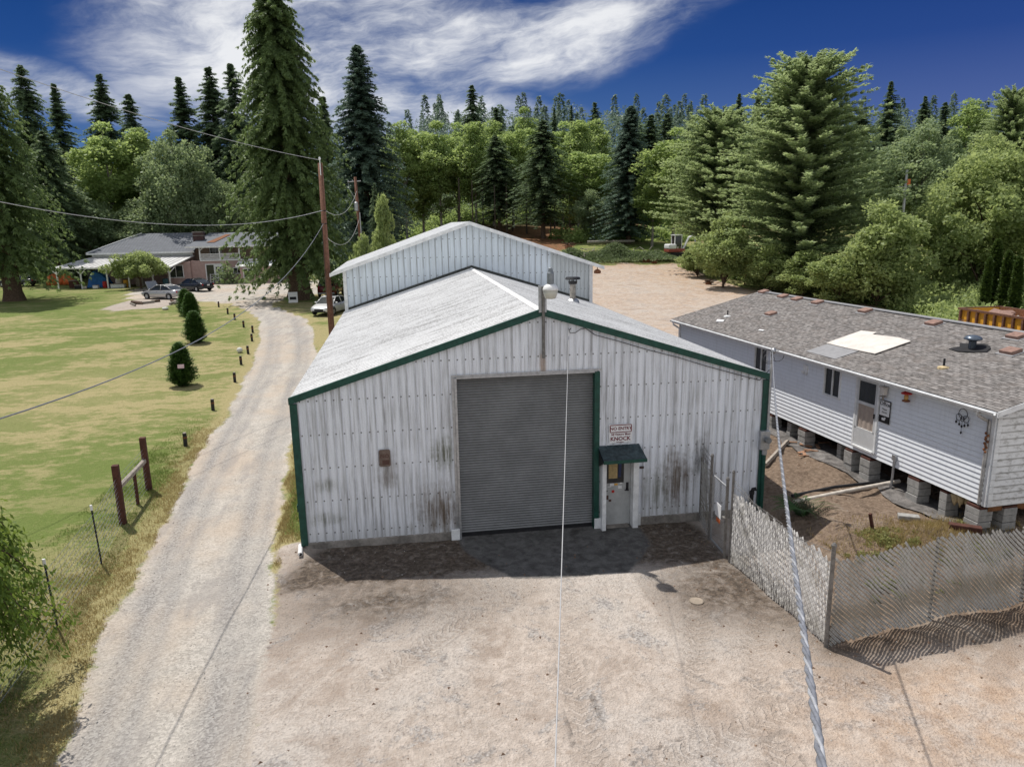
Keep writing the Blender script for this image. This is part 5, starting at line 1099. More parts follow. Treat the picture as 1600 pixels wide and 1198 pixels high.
# ------------------------------------------------------------------ vehicles
def car(name, label, cat, loc, rz, paint, kind='sedan', hood=False, L=4.7, W=1.8, group=None):
    t = thing(name, label, cat, loc, rz, group)
    # stations along x (front = +x): z_bottom, belt z, half width
    if kind == 'sedan':
        st = [(-.5, .42, .80, .78), (-.485, .34, .92, .84), (-.42, .26, .98, .97), (-.28, .22, .96, 1.), (0, .2, .93, 1.), (.22, .2, .92, 1.), (.30, .22, .88, 1.), (.42, .26, .76, .95), (.485, .32, .66, .84), (.5, .38, .58, .76)]
        roof = [(-.36, .98), (-.22, 1.32), (-.10, 1.43), (.03, 1.44), (.10, 1.38), (.26, .93)]
        H = 1.44
    else:
        st = [(-.5, .5, 1.08, .86), (-.49, .42, 1.16, .92), (-.42, .34, 1.18, 1.), (-.28, .32, 1.16, 1.), (0, .32, 1.12, 1.), (.2, .32, 1.12, 1.), (.27, .34, 1.10, 1.), (.42, .36, 1.02, .97), (.49, .42, .90, .9), (.5, .48, .82, .84)]
        roof = [(-.485, 1.16), (-.44, 1.66), (-.35, 1.74), (.0, 1.76), (.10, 1.70), (.22, 1.13)]
        H = 1.76
    hw = W / 2
    def ring(x, zb, zt, w):
        w *= hw; return [(x * L, -w * .86, zb), (x * L, -w, zb + .13), (x * L, -w, (zb + zt) / 2 + .05), (x * L, -w * .96, zt - .05), (x * L, -w * .82, zt), (x * L, 0, zt + .025), (x * L, w * .82, zt), (x * L, w * .96, zt - .05), (x * L, w, (zb + zt) / 2 + .05), (x * L, w, zb + .13), (x * L, w * .86, zb)]
    m_ = MB(); rings = [ring(*s) for s in st]; n = 11
    m_.add([p for r in rings for p in r], [(i * n + k, i * n + k + 1, (i + 1) * n + k + 1, (i + 1) * n + k) for i in range(len(st) - 1) for k in range(n - 1)] + [tuple(range(n)), tuple(range((len(st) - 1) * n, len(st) * n))])
    m_.build('body', paint, t, smooth=True)
    # greenhouse glass then pillars and roof skin
    def sec(x, z, inset): return [(x * L, -hw * inset, z), (x * L, hw * inset, z)]
    def ins(z): return .86 - .20 * max(0, (z - .95)) / (H - .95)
    m_ = MB(); vs = []
    for (x, z) in roof: i_ = ins(z); vs += [(x * L, -hw * i_, z), (x * L, hw * i_, z)]
    base = [(x * L, s * hw * .87, .92 if kind == 'sedan' else 1.1) for (x, z) in roof for s in (-1, 1)]
    m = len(roof); fs = [(2 * i, 2 * i + 1, 2 * i + 3, 2 * i + 2) for i in range(m - 1)]
    fs += [(2 * i, 2 * i + 2, 2 * m + 2 * i + 2, 2 * m + 2 * i) for i in range(m - 1)] + [(2 * i + 1, 2 * m + 2 * i + 1, 2 * m + 2 * i + 3, 2 * i + 3) for i in range(m - 1)]
    m_.add(vs + base, fs); m_.build('windows', M['glass'], t)
    m_ = MB(); top = [q for q in roof if q[1] > H - .14]
    for (a, b) in zip(top, top[1:]):
        ia, ib = ins(a[1]) + .015, ins(b[1]) + .015; m_.quad((a[0] * L, -hw * ia, a[1] + .012), (a[0] * L, hw * ia, a[1] + .012), (b[0] * L, hw * ib, b[1] + .012), (b[0] * L, -hw * ib, b[1] + .012))
    for s in (-1, 1):
        for i in range(m - 1):
            a, b = roof[i], roof[i + 1]; m_.tube([(a[0] * L, s * hw * (ins(a[1]) + .01), a[1]), (b[0] * L, s * hw * (ins(b[1]) + .01), b[1])], .04, 5)
        xb = (-.06 if kind == 'sedan' else -.12) * L; m_.tube([(xb, s * hw * .875, .95), (xb, s * hw * (ins(H) + .01), H)], .04, 4)
    m_.build('roof_and_pillars', paint, t, smooth=True)
    wr = .32 if kind == 'sedan' else .37
    for sx in (-.30, .31):
        for s in (-1, 1):
            m_ = MB(); y = s * (hw - .06); 
            prof = [(wr * .62, .10), (wr * .95, .10), (wr, .07), (wr, -.07), (wr * .95, -.10), (wr * .62, -.10)]
            vs = []; N = 20
            for (r, o) in prof:
                for q in range(N): vs.append((sx * L + r * math.cos(2 * PI * q / N), y + o, wr + r * math.sin(2 * PI * q / N)))
            m_.add(vs, [(i * N + q, i * N + (q + 1) % N, (i + 1) * N + (q + 1) % N, (i + 1) * N + q) for i in range(5) for q in range(N)])
            wh = m_.build('wheel', M['black'], t)
            m_ = MB(); vs = [(sx * L, y + s * .06, wr)] + [(sx * L + (wr * (.64 if q % 2 == 0 else .60)) * math.cos(2 * PI * q / 20), y + s * (.085 if (q // 2) % 2 else .06), wr + wr * .63 * math.sin(2 * PI * q / 20)) for q in range(20)]
            m_.add(vs, [(0, 1 + q, 1 + (q + 1) % 20) for q in range(20)]); m_.build('rim', M['galv'], wh)
            m_ = MB(); N = 14; pts = [(sx * L + (wr + .06) * math.cos(PI * q / N), s * hw * 1.0, wr + .0 + (wr + .06) * math.sin(PI * q / N)) for q in range(N + 1)]
            m_.tube(pts, .03, 5); m_.build('wheel_arch', M['black'], t)
    zf = .62 if kind == 'sedan' else .84; zb_ = .80 if kind == 'sedan' else 1.0
    for s in (-1, 1):
        m_ = MB(); m_.box(.478 * L, s * hw * .62, zf, .10, .36, .13, s * -.35); m_.build('headlight', M['lamp_lens'], t, bevel=.03)
        m_ = MB(); m_.box(-.484 * L, s * hw * .70, zb_, .10, .32, .17 if kind == 'sedan' else .34, s * .3); m_.build('tail_light', M['tail'], t, bevel=.02)
        m_ = MB(); m_.box(.20 * L, s * (hw + .05), 1.0 if kind == 'sedan' else 1.2, .12, .18, .12); m_.build('mirror', paint, t, bevel=.03)
        m_ = MB(); m_.box(.02 * L, s * (hw + .004), .80 if kind == 'sedan' else 1.0, .16, .02, .025); m_.box(-.18 * L, s * (hw + .004), .80 if kind == 'sedan' else 1.0, .16, .02, .025); m_.build('door_handle', M['dark_metal'], t)
    m_ = MB(); m_.box(.497 * L, 0, zf - .12, .05, .8, .15); m_.build('grille', M['dark_metal'], t); m_ = MB(); m_.box(.498 * L, 0, .38, .06, 1.2, .10); m_.build('air_intake', M['black'], t)
    m_ = MB(); m_.box(-.502 * L, 0, zb_ - .05, .02, .34, .16); m_.build('number_plate', M['sign_white'], t); m_ = MB(); m_.box(-.498 * L, 0, .46, .06, W * .86, .16); m_.build('rear_bumper', paint if kind == 'sedan' else M['galv'], t, bevel=.03)
    if hood:
        m_ = MB(); m_.add([(.27 * L, -.72, .95), (.27 * L, .72, .95), (.36 * L, .66, 1.78), (.36 * L, -.66, 1.78), (.275 * L, -.72, .92), (.275 * L, .72, .92), (.37 * L, .66, 1.75), (.37 * L, -.66, 1.75)], [(0, 1, 2, 3), (4, 7, 6, 5), (0, 4, 5, 1), (2, 6, 7, 3), (0, 3, 7, 4), (1, 5, 6, 2)]); m_.build('raised_hood', paint, t)
        m_ = MB(); m_.box(.37 * L, 0, .80, .18 * L, 1.3, .12); m_.build('engine_bay', M['black'], t)
    return t
cars = 'cars parked around the house court'
car('sedan_car', 'silver sedan with its hood raised by the dirt bed', 'car', gp(-27.6, 62.0), math.atan2(.50, -.86), M['car_silver'], hood=True, L=4.9, group=cars)
car('sedan_car', 'black sedan parked behind the silver car near the house', 'car', gp(-27.0, 71.0), math.atan2(.62, -.78), M['car_black'], L=4.9, group=cars)
car('sedan_car', 'pale silver sedan facing the viewer beside the reddish pole', 'car', gp(-9.35, 45.6), math.atan2(-.93, -.37), M['car_white'], L=4.6, group=cars)
car('family_car', 'dark red sport utility car seen from behind near the giant cedar', 'car', gp(-10.6, 59.6), math.atan2(.98, .12), M['car_red'], 'suv', L=4.7, W=1.9, group=cars)
car('sedan_car', 'dark car half hidden in shade behind the massive old conifer', 'car', gp(-53.0, 86.5), math.atan2(.1, -1), M['car_black'], L=4.7, group=cars)

# ------------------------------------------------------------------ mini excavator
ex = thing('mini_excavator', 'small white and red excavator parked under the pale pine', 'excavator', (31.0, 71.2, gz(31.0, 71.2)), rad(8))
for s in (-1, 1):
    m_ = MB(); prof = []
    for q in range(9): a = PI / 2 + PI * q / 8; prof.append((-.85 + .27 * math.cos(a), .28 + .27 * math.sin(a)))
    for q in range(9): a = -PI / 2 + PI * q / 8; prof.append((.85 + .27 * math.cos(a), .28 + .27 * math.sin(a)))
    m_.prism(prof, 'y', s * .8 - .18, s * .8 + .18); m_.build('track', M['black'], ex)
m_ = MB(); m_.box(0, 0, .42, 1.0, 1.3, .3); m_.box(1.35, 0, .3, .08, 1.9, .4); m_.box(1.1, 0, .33, .5, .3, .1); m_.build('undercarriage', M['grey_wood'], ex)
m_ = MB(); m_.box(-.15, 0, .82, 2.2, 1.5, .42); m_.build('turret', simple('faded_red_panel', (.30, .07, .05), .5, 0, .3), ex, bevel=.08)
m_ = MB(); m_.box(-.75, 0, 1.32, 1.05, 1.45, .60); m_.build('engine_hood', M['white_plastic'], ex, bevel=.14)
m_ = MB()
for (x, y) in ((-.2, -.15), (-.2, .72), (.75, -.15), (.75, .72)): m_.box(x, y, 1.85, .09, .09, 1.65)
m_.box(.28, .29, 2.72, 1.15, 1.05, .1); m_.build('cab_frame', M['white_plastic'], ex)
m_ = MB(); m_.box(.28, .29, 1.95, .9, .82, 1.35); m_.build('cab_glass', M['glass'], ex)
m_ = MB(); m_.tube([(.95, -.2, .95), (1.7, -.2, 2.4), (2.5, -.2, 2.75)], [.14, .15, .10], 4); m_.build('boom', M['white_plastic'], ex); m_ = MB(); m_.tube([(2.45, -.2, 2.8), (2.75, -.2, 1.3)], [.12, .08], 4); m_.build('stick', M['white_plastic'], ex)
m_ = MB(); m_.prism([(2.55, 1.25), (2.95, 1.3), (2.9, .75), (2.6, .6), (2.35, .8)], 'y', -.5, .1); m_.build('bucket', M['dark_metal'], ex)

# ------------------------------------------------------------------ yellow dumpster
dm = thing('dumpster', 'yellow ribbed dumpster full of scrap behind the mobile home', 'dumpster', (27.1, 18.2, gz(27, 16) + .1), rad(-92))
DLn, DWd, DHh = 6.4, 2.35, 2.35
m_ = MB()
m_.box(DLn / 2, 0.03, DHh / 2, DLn, .06, DHh); m_.box(DLn / 2, DWd, DHh / 2, DLn, .06, DHh); m_.box(.03, DWd / 2, DHh / 2, .06, DWd - .1, DHh); m_.box(DLn - .03, DWd / 2, DHh / 2, .06, DWd - .1, DHh); m_.box(DLn / 2, DWd / 2, .05, DLn - .1, DWd - .1, .1); m_.build('shell', M['yellow'], dm)
for i in range(11):
    m_ = MB(); m_.box(.12 + i * (DLn - .24) / 10, -.06, DHh / 2 - .04, .11, .12, DHh - .1); m_.build('rib', M['rib_brown'], dm)
m_ = MB(); m_.box(DLn / 2, -.04, DHh, DLn + .1, .16, .1); m_.box(DLn / 2, DWd + .04, DHh, DLn + .1, .16, .1); m_.box(-.02, DWd / 2, DHh, .14, DWd - .1, .1); m_.box(DLn, DWd / 2, DHh, .14, DWd - .1, .1); m_.build('top_rail', M['rib_brown'], dm)
for (x0, x1) in ((.2, .65), (3.3, 3.9)):
    m_ = MB()
    for q in range(4): m_.tube([(x0, -.13, .5 + q * .42), (x1, -.13, .5 + q * .42)], .025, 6)
    m_.build('ladder_rung', M['rib_brown'], dm)
m_ = MB(); m_.box(DLn / 2, DWd - .04, DHh - .35, DLn - .2, .02, .7); m_.build('inner_rust', M['rust'], dm)
rg = np.random.default_rng(12)
for i in range(16):
    m_ = MB(); x, y = .5 + rg.uniform(0, 5.4), .5 + rg.uniform(0, 1.4); nm_, mm_ = (('scrap_board', 'plywood'), ('scrap_sheet', 'sign_white'), ('scrap_block', 'brickred'), ('scrap_board', 'grey_wood'))[i % 4]
    m_.box(x, y, 1.85 + rg.uniform(0, .45), rg.uniform(.5, 1.2), rg.uniform(.3, .7), rg.uniform(.03, .25), rg.uniform(0, 3), rg.uniform(-.5, .5), rg.uniform(-.5, .5)); o = m_.build(nm_, M[mm_], None)
    o.matrix_world = Matrix.Translation(dm.location) @ Matrix.Rotation(rad(-92), 4, 'Z'); tag(o, ('bleached scrap board', 'crumpled white scrap sheet', 'reddish scrap block', 'grey scrap board')[i % 4] + ' heaped in the yellow dumpster', 'scrap', 'scrap heaped in the yellow dumpster')
m_ = MB(); m_.box(DLn / 2, DWd / 2, 1.0, DLn - .2, DWd - .2, 1.7); m_.build('load', simple('mixed_rubbish', (.32, .25, .21), .9, 0, .6, 5), dm)

# ------------------------------------------------------------------ lawn fence, drive markers, small lawn things
wf = thing('wire_fence', 'livestock wire fence with two dark brown posts and a pale brace rail', 'fence', (0, 0, 0))
WP = [(-11.56, 5.48), (-11.39, 2.76), (-10.98, .15), (-10.72, -2.85), (-10.5, -6.5)]
for p, h in zip(WP[:2], (1.72, 1.72)):
    m_ = MB(); g = gvis(*p); m_.box(p[0], p[1], g + h / 2 - .1, .17, .17, h + .2, .1); m_.build('wood_post', M['post_wood'], wf, bevel=.012)
m_ = MB(); a, b = WP[0], WP[1]; m_.tube([(a[0], a[1] - .05, gvis(*a) + .98), (b[0], b[1] + .05, gvis(*b) + 1.05)], .075, 4, rot=PI / 4); m_.build('brace_rail', M['grey_wood'], wf)
m_ = MB(); m_.tube([(-11.47, 4.2, gvis(-11.47, 4.2)), (-11.48, 4.25, gvis(-11.47, 4.2) + .98)], .05, 4); m_.build('prop', M['post_wood'], wf)
for p in WP[2:]:
    m_ = MB(); g = gvis(*p); m_.tube([(p[0], p[1], g - .2), (p[0] - .06, p[1] + .02, g + 1.5)], .026, 4); tp_ = m_.build('metal_post', M['dark_metal'], wf); m_ = MB(); m_.tube([(p[0] - .06, p[1] + .02, g + 1.42), (p[0] - .062, p[1] + .02, g + 1.55)], .03, 6); m_.build('white_tip', M['white_plastic'], tp_)
m_ = MB()
for q in range(11):
    z = .10 + .125 * q; m_.tube([(p[0], p[1], gvis(*p) + z) for p in WP], .0052, 4)
for i in range(len(WP) - 1):
    a, b = WP[i], WP[i + 1]; L = math.hypot(b[0] - a[0], b[1] - a[1]); n = int(L / .3)
    for q in range(1, n): u = q / n; x, y = a[0] + (b[0] - a[0]) * u, a[1] + (b[1] - a[1]) * u; g = gvis(x, y); m_.tube([(x, y, g + .1), (x, y, g + 1.35)], .002, 3)
m_.build('wire', M['galv'], wf)
ordn = ['nearest', 'second', 'third', 'fourth', 'fifth', 'sixth', 'seventh', 'eighth', 'ninth', 'tenth', 'farthest']
mk = [(-11.73, 10.17), (-12.02, 15.6), (-12.25, 21.25), (-12.82, 25.7), (-13.05, 28.96), (-13.64, 33.43), (-14.23, 36.86), (-15.36, 39.42), (-16.86, 43.5), (-18.18, 47.13), (-20.07, 52.2)]
first = None
for i, p in enumerate(mk):
    lab = ordn[i] + ' short black marker post along the driveway lawn edge' if i in (0, 10) else ordn[i] + ' short black marker post from the viewer along the driveway'
    if first is None:
        first = thing('marker_post', lab, 'marker post', (p[0], p[1], gvis(*p)), .2, 'short marker posts along the driveway'); m_ = MB(); m_.tube([(0, 0, -.1), (.01, 0, .50)], .075, 10); m_.build('post', M['dark_metal'], first); m_ = MB(); m_.tube([(.01, 0, .30), (.01, 0, .38)], .08, 10); m_.build('band', M['rust'], first); m_ = MB(); m_.tube([(.01, 0, .50), (.01, 0, .53)], .06, 10); m_.build('cap', M['grey_wood'], first)
    else: dup(first, (p[0], p[1], gvis(*p)), i * .7, lab)
m_ = MB(); p = (-13.65, 29.47); g = gvis(*p); m_.lathe(p[0], p[1], [(.05, g), (.17, g + .08), (.19, g + .18), (.13, g + .30), (.03, g + .34)], 12); tag(m_.build('lawn_ball', M['ball'], None, smooth=True), 'pale round stone on the lawn by the marker posts', 'stone')
m_ = MB(); p = (-24.5, 51.5); g = gz(*p); m_.lathe(p[0], p[1], [(.1, g), (.3, g + .1), (.25, g + .22), (.05, g + .26)], 10); tag(m_.build('lawn_stone', M['ball'], None, smooth=True), 'lone pale stone in mid lawn left of the conical shrubs', 'stone')
rg = np.random.default_rng(77)
for i in range(9):
    x, y = -28.6 + rg.uniform(0, 4.2), 57.2 + rg.uniform(-2.2, 2.2); m_ = MB(); a = rg.uniform(0, 3.1); L = rg.uniform(.5, 1.3); m_.tube([(x, y, gz(x, y) + .10), (x + L * math.cos(a), y + L * math.sin(a), gz(x, y) + .13 + rg.uniform(0, .15))], rg.uniform(.08, .16), 7); tag(m_.build('cut_log', M['bark_pale'] if i % 2 else M['bark'], None), 'short cut log lying in the dirt bed by the silver car', 'log', 'cut logs in the dirt bed')
TREES = [
   ('cedar', -43.3, 65, 24.8, 5.31, 'massive old conifer with thick bare trunk at the left edge of the lawn'),
   ('fir', -58.4, 118, 29.1, 4.41, 'dark pointed conifer first to the left of the tall spire above the pink house'),
   ('fir', -52.8, 122, 31.2, 5.15, 'tall dark spire conifer against blue sky above the left end of the pink house'),
   ('fir', -46.6, 118, 27.5, 4.48, 'dark conifer just right of the tall spire above the pink house'),
   ('fir', -53.9, 98, 28.7, 3.85, 'dark conifer partly hidden behind the massive old conifer at the left'),
   ('alder', -44.9, 100, 20.8, 5.18, 'pale green topped leafy tree behind the carport, left of its twin'),
   ('alder', -41.5, 104, 20.9, 4.12, 'pale green topped leafy tree behind the pink house, right of its twin'),
   ('maple', -34.7, 97, 20.1, 6.28, 'grey green broad maple with pale bare limbs behind the pink house roof'),
   ('fir', -37.0, 112, 29.5, 5.1, 'dark conifer rising behind the grey green maple'),
   ('fir', -31.8, 110, 30.8, 5.43, 'tall dark conifer left of the giant cedar top'),
   ('fir', -27.6, 106, 30.6, 4.53, 'tall dark conifer tucked against the left side of the giant cedar'),
   ('maple', -46.6, 93, 13.2, 5.33, 'dark shaded leafy tree behind the carport roof'),
   ('fir', -48.4, 88, 19.4, 3.77, 'dark conifer behind the trunk of the massive old conifer'),
   ('maple', -39.5, 94, 10.2, 5.0, 'low dark leafy tree directly behind the grey house roof'),
   ('maple', -29.7, 96, 14.4, 4.2, 'dark leafy tree between the house chimney and the giant cedar'),
   ('cedarbig', -13.4, 57, 29.2, 6.09, 'giant drooping cedar beside the driveway bend, tallest tree of all'),
   ('spruce', -7.0, 76, 27.5, 5.46, 'large dark blue green spruce behind the rear metal building left slope'),
   ('fir', -13.4, 98, 25.1, 4.33, 'dark conifer between the giant cedar and the large spruce'),
   ('bush', -4.6, 41, 8.8, 1.26, 'rounded yellow green bush beside the rear metal building roof'),
   ('fir', -5.3, 48, 10.6, 0.95, 'small bright green conifer behind the rounded yellow green bush'),
   ('bush', -6.1, 36, 7.3, 0.92, 'dark green shrub at the foot of the thin utility pole'),
   ('alder', -2.0, 112, 20.2, 4.28, 'pale leafy tree at the left end of the row behind the ridge'),
   ('alder', 1.0, 116, 19.8, 4.42, 'second pale leafy tree from the left in the row behind the ridge'),
   ('alder', 4.0, 112, 18.9, 4.43, 'third pale leafy tree from the left in the row behind the ridge'),
   ('alder', 7.5, 118, 17.6, 4.51, 'fourth pale leafy tree from the left in the row behind the ridge'),
   ('alder', 9.9, 110, 17.6, 4.26, 'fifth pale leafy tree from the left in the row behind the ridge'),
   ('alder', 13.7, 116, 17.3, 4.33, 'sixth pale leafy tree from the left in the row behind the ridge'),
   ('alder', 16.7, 112, 17.2, 4.49, 'seventh pale leafy tree from the left in the row behind the ridge'),
   ('alder', 21.4, 122, 16.6, 4.41, 'eighth pale leafy tree from the left, behind the lone fir'),
   ('alder', 27.0, 118, 17.4, 4.74, 'pale leafy tree just right of the lone fir top'),
   ('alder', 28.5, 112, 17.9, 4.55, 'pale leafy tree second to the right of the lone fir'),
   ('alder', 32.7, 116, 17.4, 4.28, 'pale leafy tree left of the very dark fir top'),
   ('alder', 25.6, 96, 13.3, 5.11, 'yellow green leafy tree in front of the row, left of the very dark fir'),
   ('maple', 25.6, 91, 7.8, 3.17, 'low grey green leafy tree at the edge of the brown woods floor'),
   ('fir', 18.7, 95, 17.4, 4.1, 'lone fir with visible bare trunk on the brown woods floor'),
   ('fir', 13.2, 104, 15.4, 4.08, 'narrow fir left of the lone fir on the brown woods floor'),
   ('spruce', 29.5, 86, 18.9, 4.57, 'very dark fir in the middle of the tree line'),
   ('fir', 38.8, 104, 18.6, 4.84, 'dark fir just right of the very dark fir'),
   ('fir', 37.5, 135, 22.1, 3.79, 'pointed dark conifer standing above the pale leafy row'),
   ('fir', 14.6, 158, 25.9, 4.23, 'tall thin conifer standing alone above the row behind the ridge'),
   ('fir', 21.2, 165, 21.1, 3.5, 'small far conifer right of the tall thin conifer'),
   ('alder', 27.5, 160, 20.9, 5.02, 'far rounded grey tree on the skyline over the lone fir'),
   ('fir', 35.3, 165, 21.1, 2.36, 'tiny far conifer left of its thin twin on the skyline'),
   ('fir', 39.6, 165, 21.7, 2.37, 'thin far conifer on the skyline beside the pointed dark conifer'),
   ('fir', 51.0, 128, 19.8, 4.45, 'far dark conifer behind the yellow green tree by the excavator'),
   ('fir', 57.0, 132, 19.1, 4.19, 'far dark conifer left of the pale pine top'),
   ('alder', 33.2, 78, 15.2, 4.61, 'yellow green leafy tree beyond the white excavator'),
   ('alder', 31.7, 82, 10.7, 2.94, 'lower leafy tree left of the yellow green tree by the excavator'),
   ('pine', 30.5, 58, 15.8, 5.63, 'pale soft needled pine left of the biggest pine'),
   ('pine', 33.4, 46, 19.0, 7.13, 'biggest bushy pine with layered boughs beyond the mobile home'),
   ('bush', 25.5, 45, 6.5, 2.59, 'tall shrub under the pale pine at the yard edge'),
   ('bush', 28.4, 42, 3.9, 2.37, 'dark shrub at the foot of the biggest pine'),
   ('bush', 29.8, 39, 3.5, 2.53, 'rounded shrub in front of the biggest pine trunk'),
   ('bush', 30.6, 35, 4.0, 2.63, 'spreading shrub between the biggest pine and the large leafy bush'),
   ('bush', 26.4, 53, 3.5, 1.68, 'small shrub beside the white excavator'),
   ('bush', 32.5, 33, 7.5, 3.26, 'large leafy bush behind the mobile home roof'),
   ('bigbush', 45.5, 38, 12.8, 6.3, 'big bright leafy tree at the right edge above the columnar evergreens'),
   ('bush', 45.3, 43, 8.2, 3.2, 'pale leafy tree between the large leafy bush and the big bright tree'),
   ('maple', 65.6, 74, 15.8, 6.46, 'broad dark maple right of the biggest pine'),
   ('pine', 95.8, 92, 21.1, 5.22, 'dark pine on the skyline at the right edge'),
   ('fir', 98.7, 128, 26.3, 4.43, 'dark conifer standing highest on the right skyline'),
   ('fir', 111.7, 135, 23.8, 3.84, 'dark conifer on the right skyline next to the highest one'),
   ('fir', 119.2, 138, 22.6, 3.71, 'dark conifer on the right skyline, second from the highest one'),
   ('fir', 80.3, 110, 19.0, 5.3, 'dark conifer close behind the right flank of the biggest pine'),
   ('alder', 120.2, 132, 22.0, 5.63, 'hazy rounded tree on the right skyline'),
   ('fir', 62.9, 122, 23.4, 3.19, 'leftmost of four far spires left of the biggest pine'),
   ('fir', 66.2, 122, 24.5, 2.45, 'second of four far spires left of the biggest pine'),
   ('fir', 68.3, 120, 26.6, 2.97, 'tallest of four far spires left of the biggest pine'),
   ('fir', 71.8, 122, 26.0, 2.27, 'far spire nearest the top of the biggest pine'),
   ('maple', 50.6, 105, 19.7, 6.04, 'dark tree mass peeking over the pale pine'),
   ('thuja', 36.3, 27, 4.1, 0.37, 'shortest columnar evergreen, leftmost of the five by the dumpster'),
   ('thuja', 37.8, 28, 5.2, 0.49, 'tallest columnar evergreen, second of the five by the dumpster'),
   ('thuja', 37.8, 27, 4.5, 0.44, 'third columnar evergreen of the five by the dumpster'),
   ('thuja', 40.1, 29, 3.9, 0.37, 'fourth columnar evergreen, half hidden behind the third'),
   ('thuja', 37.8, 26, 4.2, 0.43, 'rightmost columnar evergreen cut by the frame edge'),
]
# ------------------------------------------------------------------ vegetation
def kite_mesh(name, P, D, Wd, tone, mat):
    """one kite-shaped leaf/spray per row: base P, axis D, half-width vector Wd"""
    n = len(P); V = np.empty((n, 4, 3)); V[:, 0] = P; V[:, 1] = P + D * .45 + Wd; V[:, 2] = P + D; V[:, 3] = P + D * .45 - Wd
    me = bpy.data.meshes.new(name); me.vertices.add(n * 4); me.vertices.foreach_set('co', V.astype(np.float32).ravel())
    me.loops.add(n * 4); me.loops.foreach_set('vertex_index', np.arange(n * 4, dtype=np.int32)); me.polygons.add(n); me.polygons.foreach_set('loop_start', np.arange(0, n * 4, 4, dtype=np.int32))
    at = me.attributes.new('tone', 'FLOAT', 'POINT'); at.data.foreach_set('value', np.repeat(np.clip(tone, 0, 1), 4).astype(np.float32))
    me.update(calc_edges=True); me.materials.append(mat); return me
def unit(v): return v / (np.linalg.norm(v, axis=-1, keepdims=True) + 1e-9)

def conifer_crown(seed, h, r, z0, nb, ns, nk, droop=.25, up=.05, slen=.55, swid=.12, hang=.35, prof=.85, tipr=.12, mat=None, rag=.35, flat=0., asym=0.):
    rg = np.random.default_rng(seed)
    t = np.sort(rg.uniform(0, 1, nb) ** .85)
    z = z0 + (h - z0) * t; env = (1 - t) ** prof * (1 - .25 * np.exp(-t * 9)) + tipr * (1 - t) * .3 + .02
    L = r * env * (1 + rag * rg.uniform(-1, .45, nb)); az = np.arange(nb) * 2.39996 + rg.uniform(-.5, .5, nb)
    L *= 1 + asym * np.cos(az - 1.)
    dirh = np.stack([np.cos(az), np.sin(az), 0 * az], -1); side = np.stack([-np.sin(az), np.cos(az), 0 * az], -1)
    btone = rg.uniform(-.18, .18, nb)
    s = (np.arange(ns) + .6) / ns; s = np.repeat(s[None], nb, 0) + rg.uniform(-.04, .04, (nb, ns)); s = np.clip(s, .08, 1.02)
    upb = up + .5 * sm(.75, 1, t)[:, None]
    pz = z[:, None] + L[:, None] * (upb * s - droop * s ** 2)
    B = dirh[:, None] * (L[:, None] * s)[..., None]; B[..., 2] = pz
    P = np.repeat(B[:, :, None], nk, 2); sgn = rg.choice([-1, 1], (nb, ns, nk)); k1 = rg.uniform(.25, 1., (nb, ns, nk))
    D = dirh[:, None, None] * rg.uniform(.15, .9, (nb, ns, nk))[..., None] + side[:, None, None] * (sgn * k1)[..., None]
    D[..., 2] += -hang * rg.uniform(.2, 1.4, (nb, ns, nk)) + rg.uniform(-.12, .2, (nb, ns, nk)); D = unit(D)
    ln = slen * (1.1 - .45 * s)[..., None] * rg.uniform(.6, 1.3, (nb, ns, nk)) * np.clip(L / (r * .35), .45, 1.)[:, None, None]
    Nn = unit(rg.normal(0, .55, D.shape) + np.array([0, 0, 1.]) * (1.2 + flat)); Wd = unit(np.cross(D, Nn)) * (swid * rg.uniform(.6, 1.3, ln.shape) * (ln / slen) ** .5)[..., None]
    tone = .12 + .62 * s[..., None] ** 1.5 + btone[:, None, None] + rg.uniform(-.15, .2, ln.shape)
    P = P + rg.normal(0, .05, P.shape)
    return kite_mesh('crown', P.reshape(-1, 3), (D * ln[..., None]).reshape(-1, 3), Wd.reshape(-1, 3), tone.ravel(), mat)

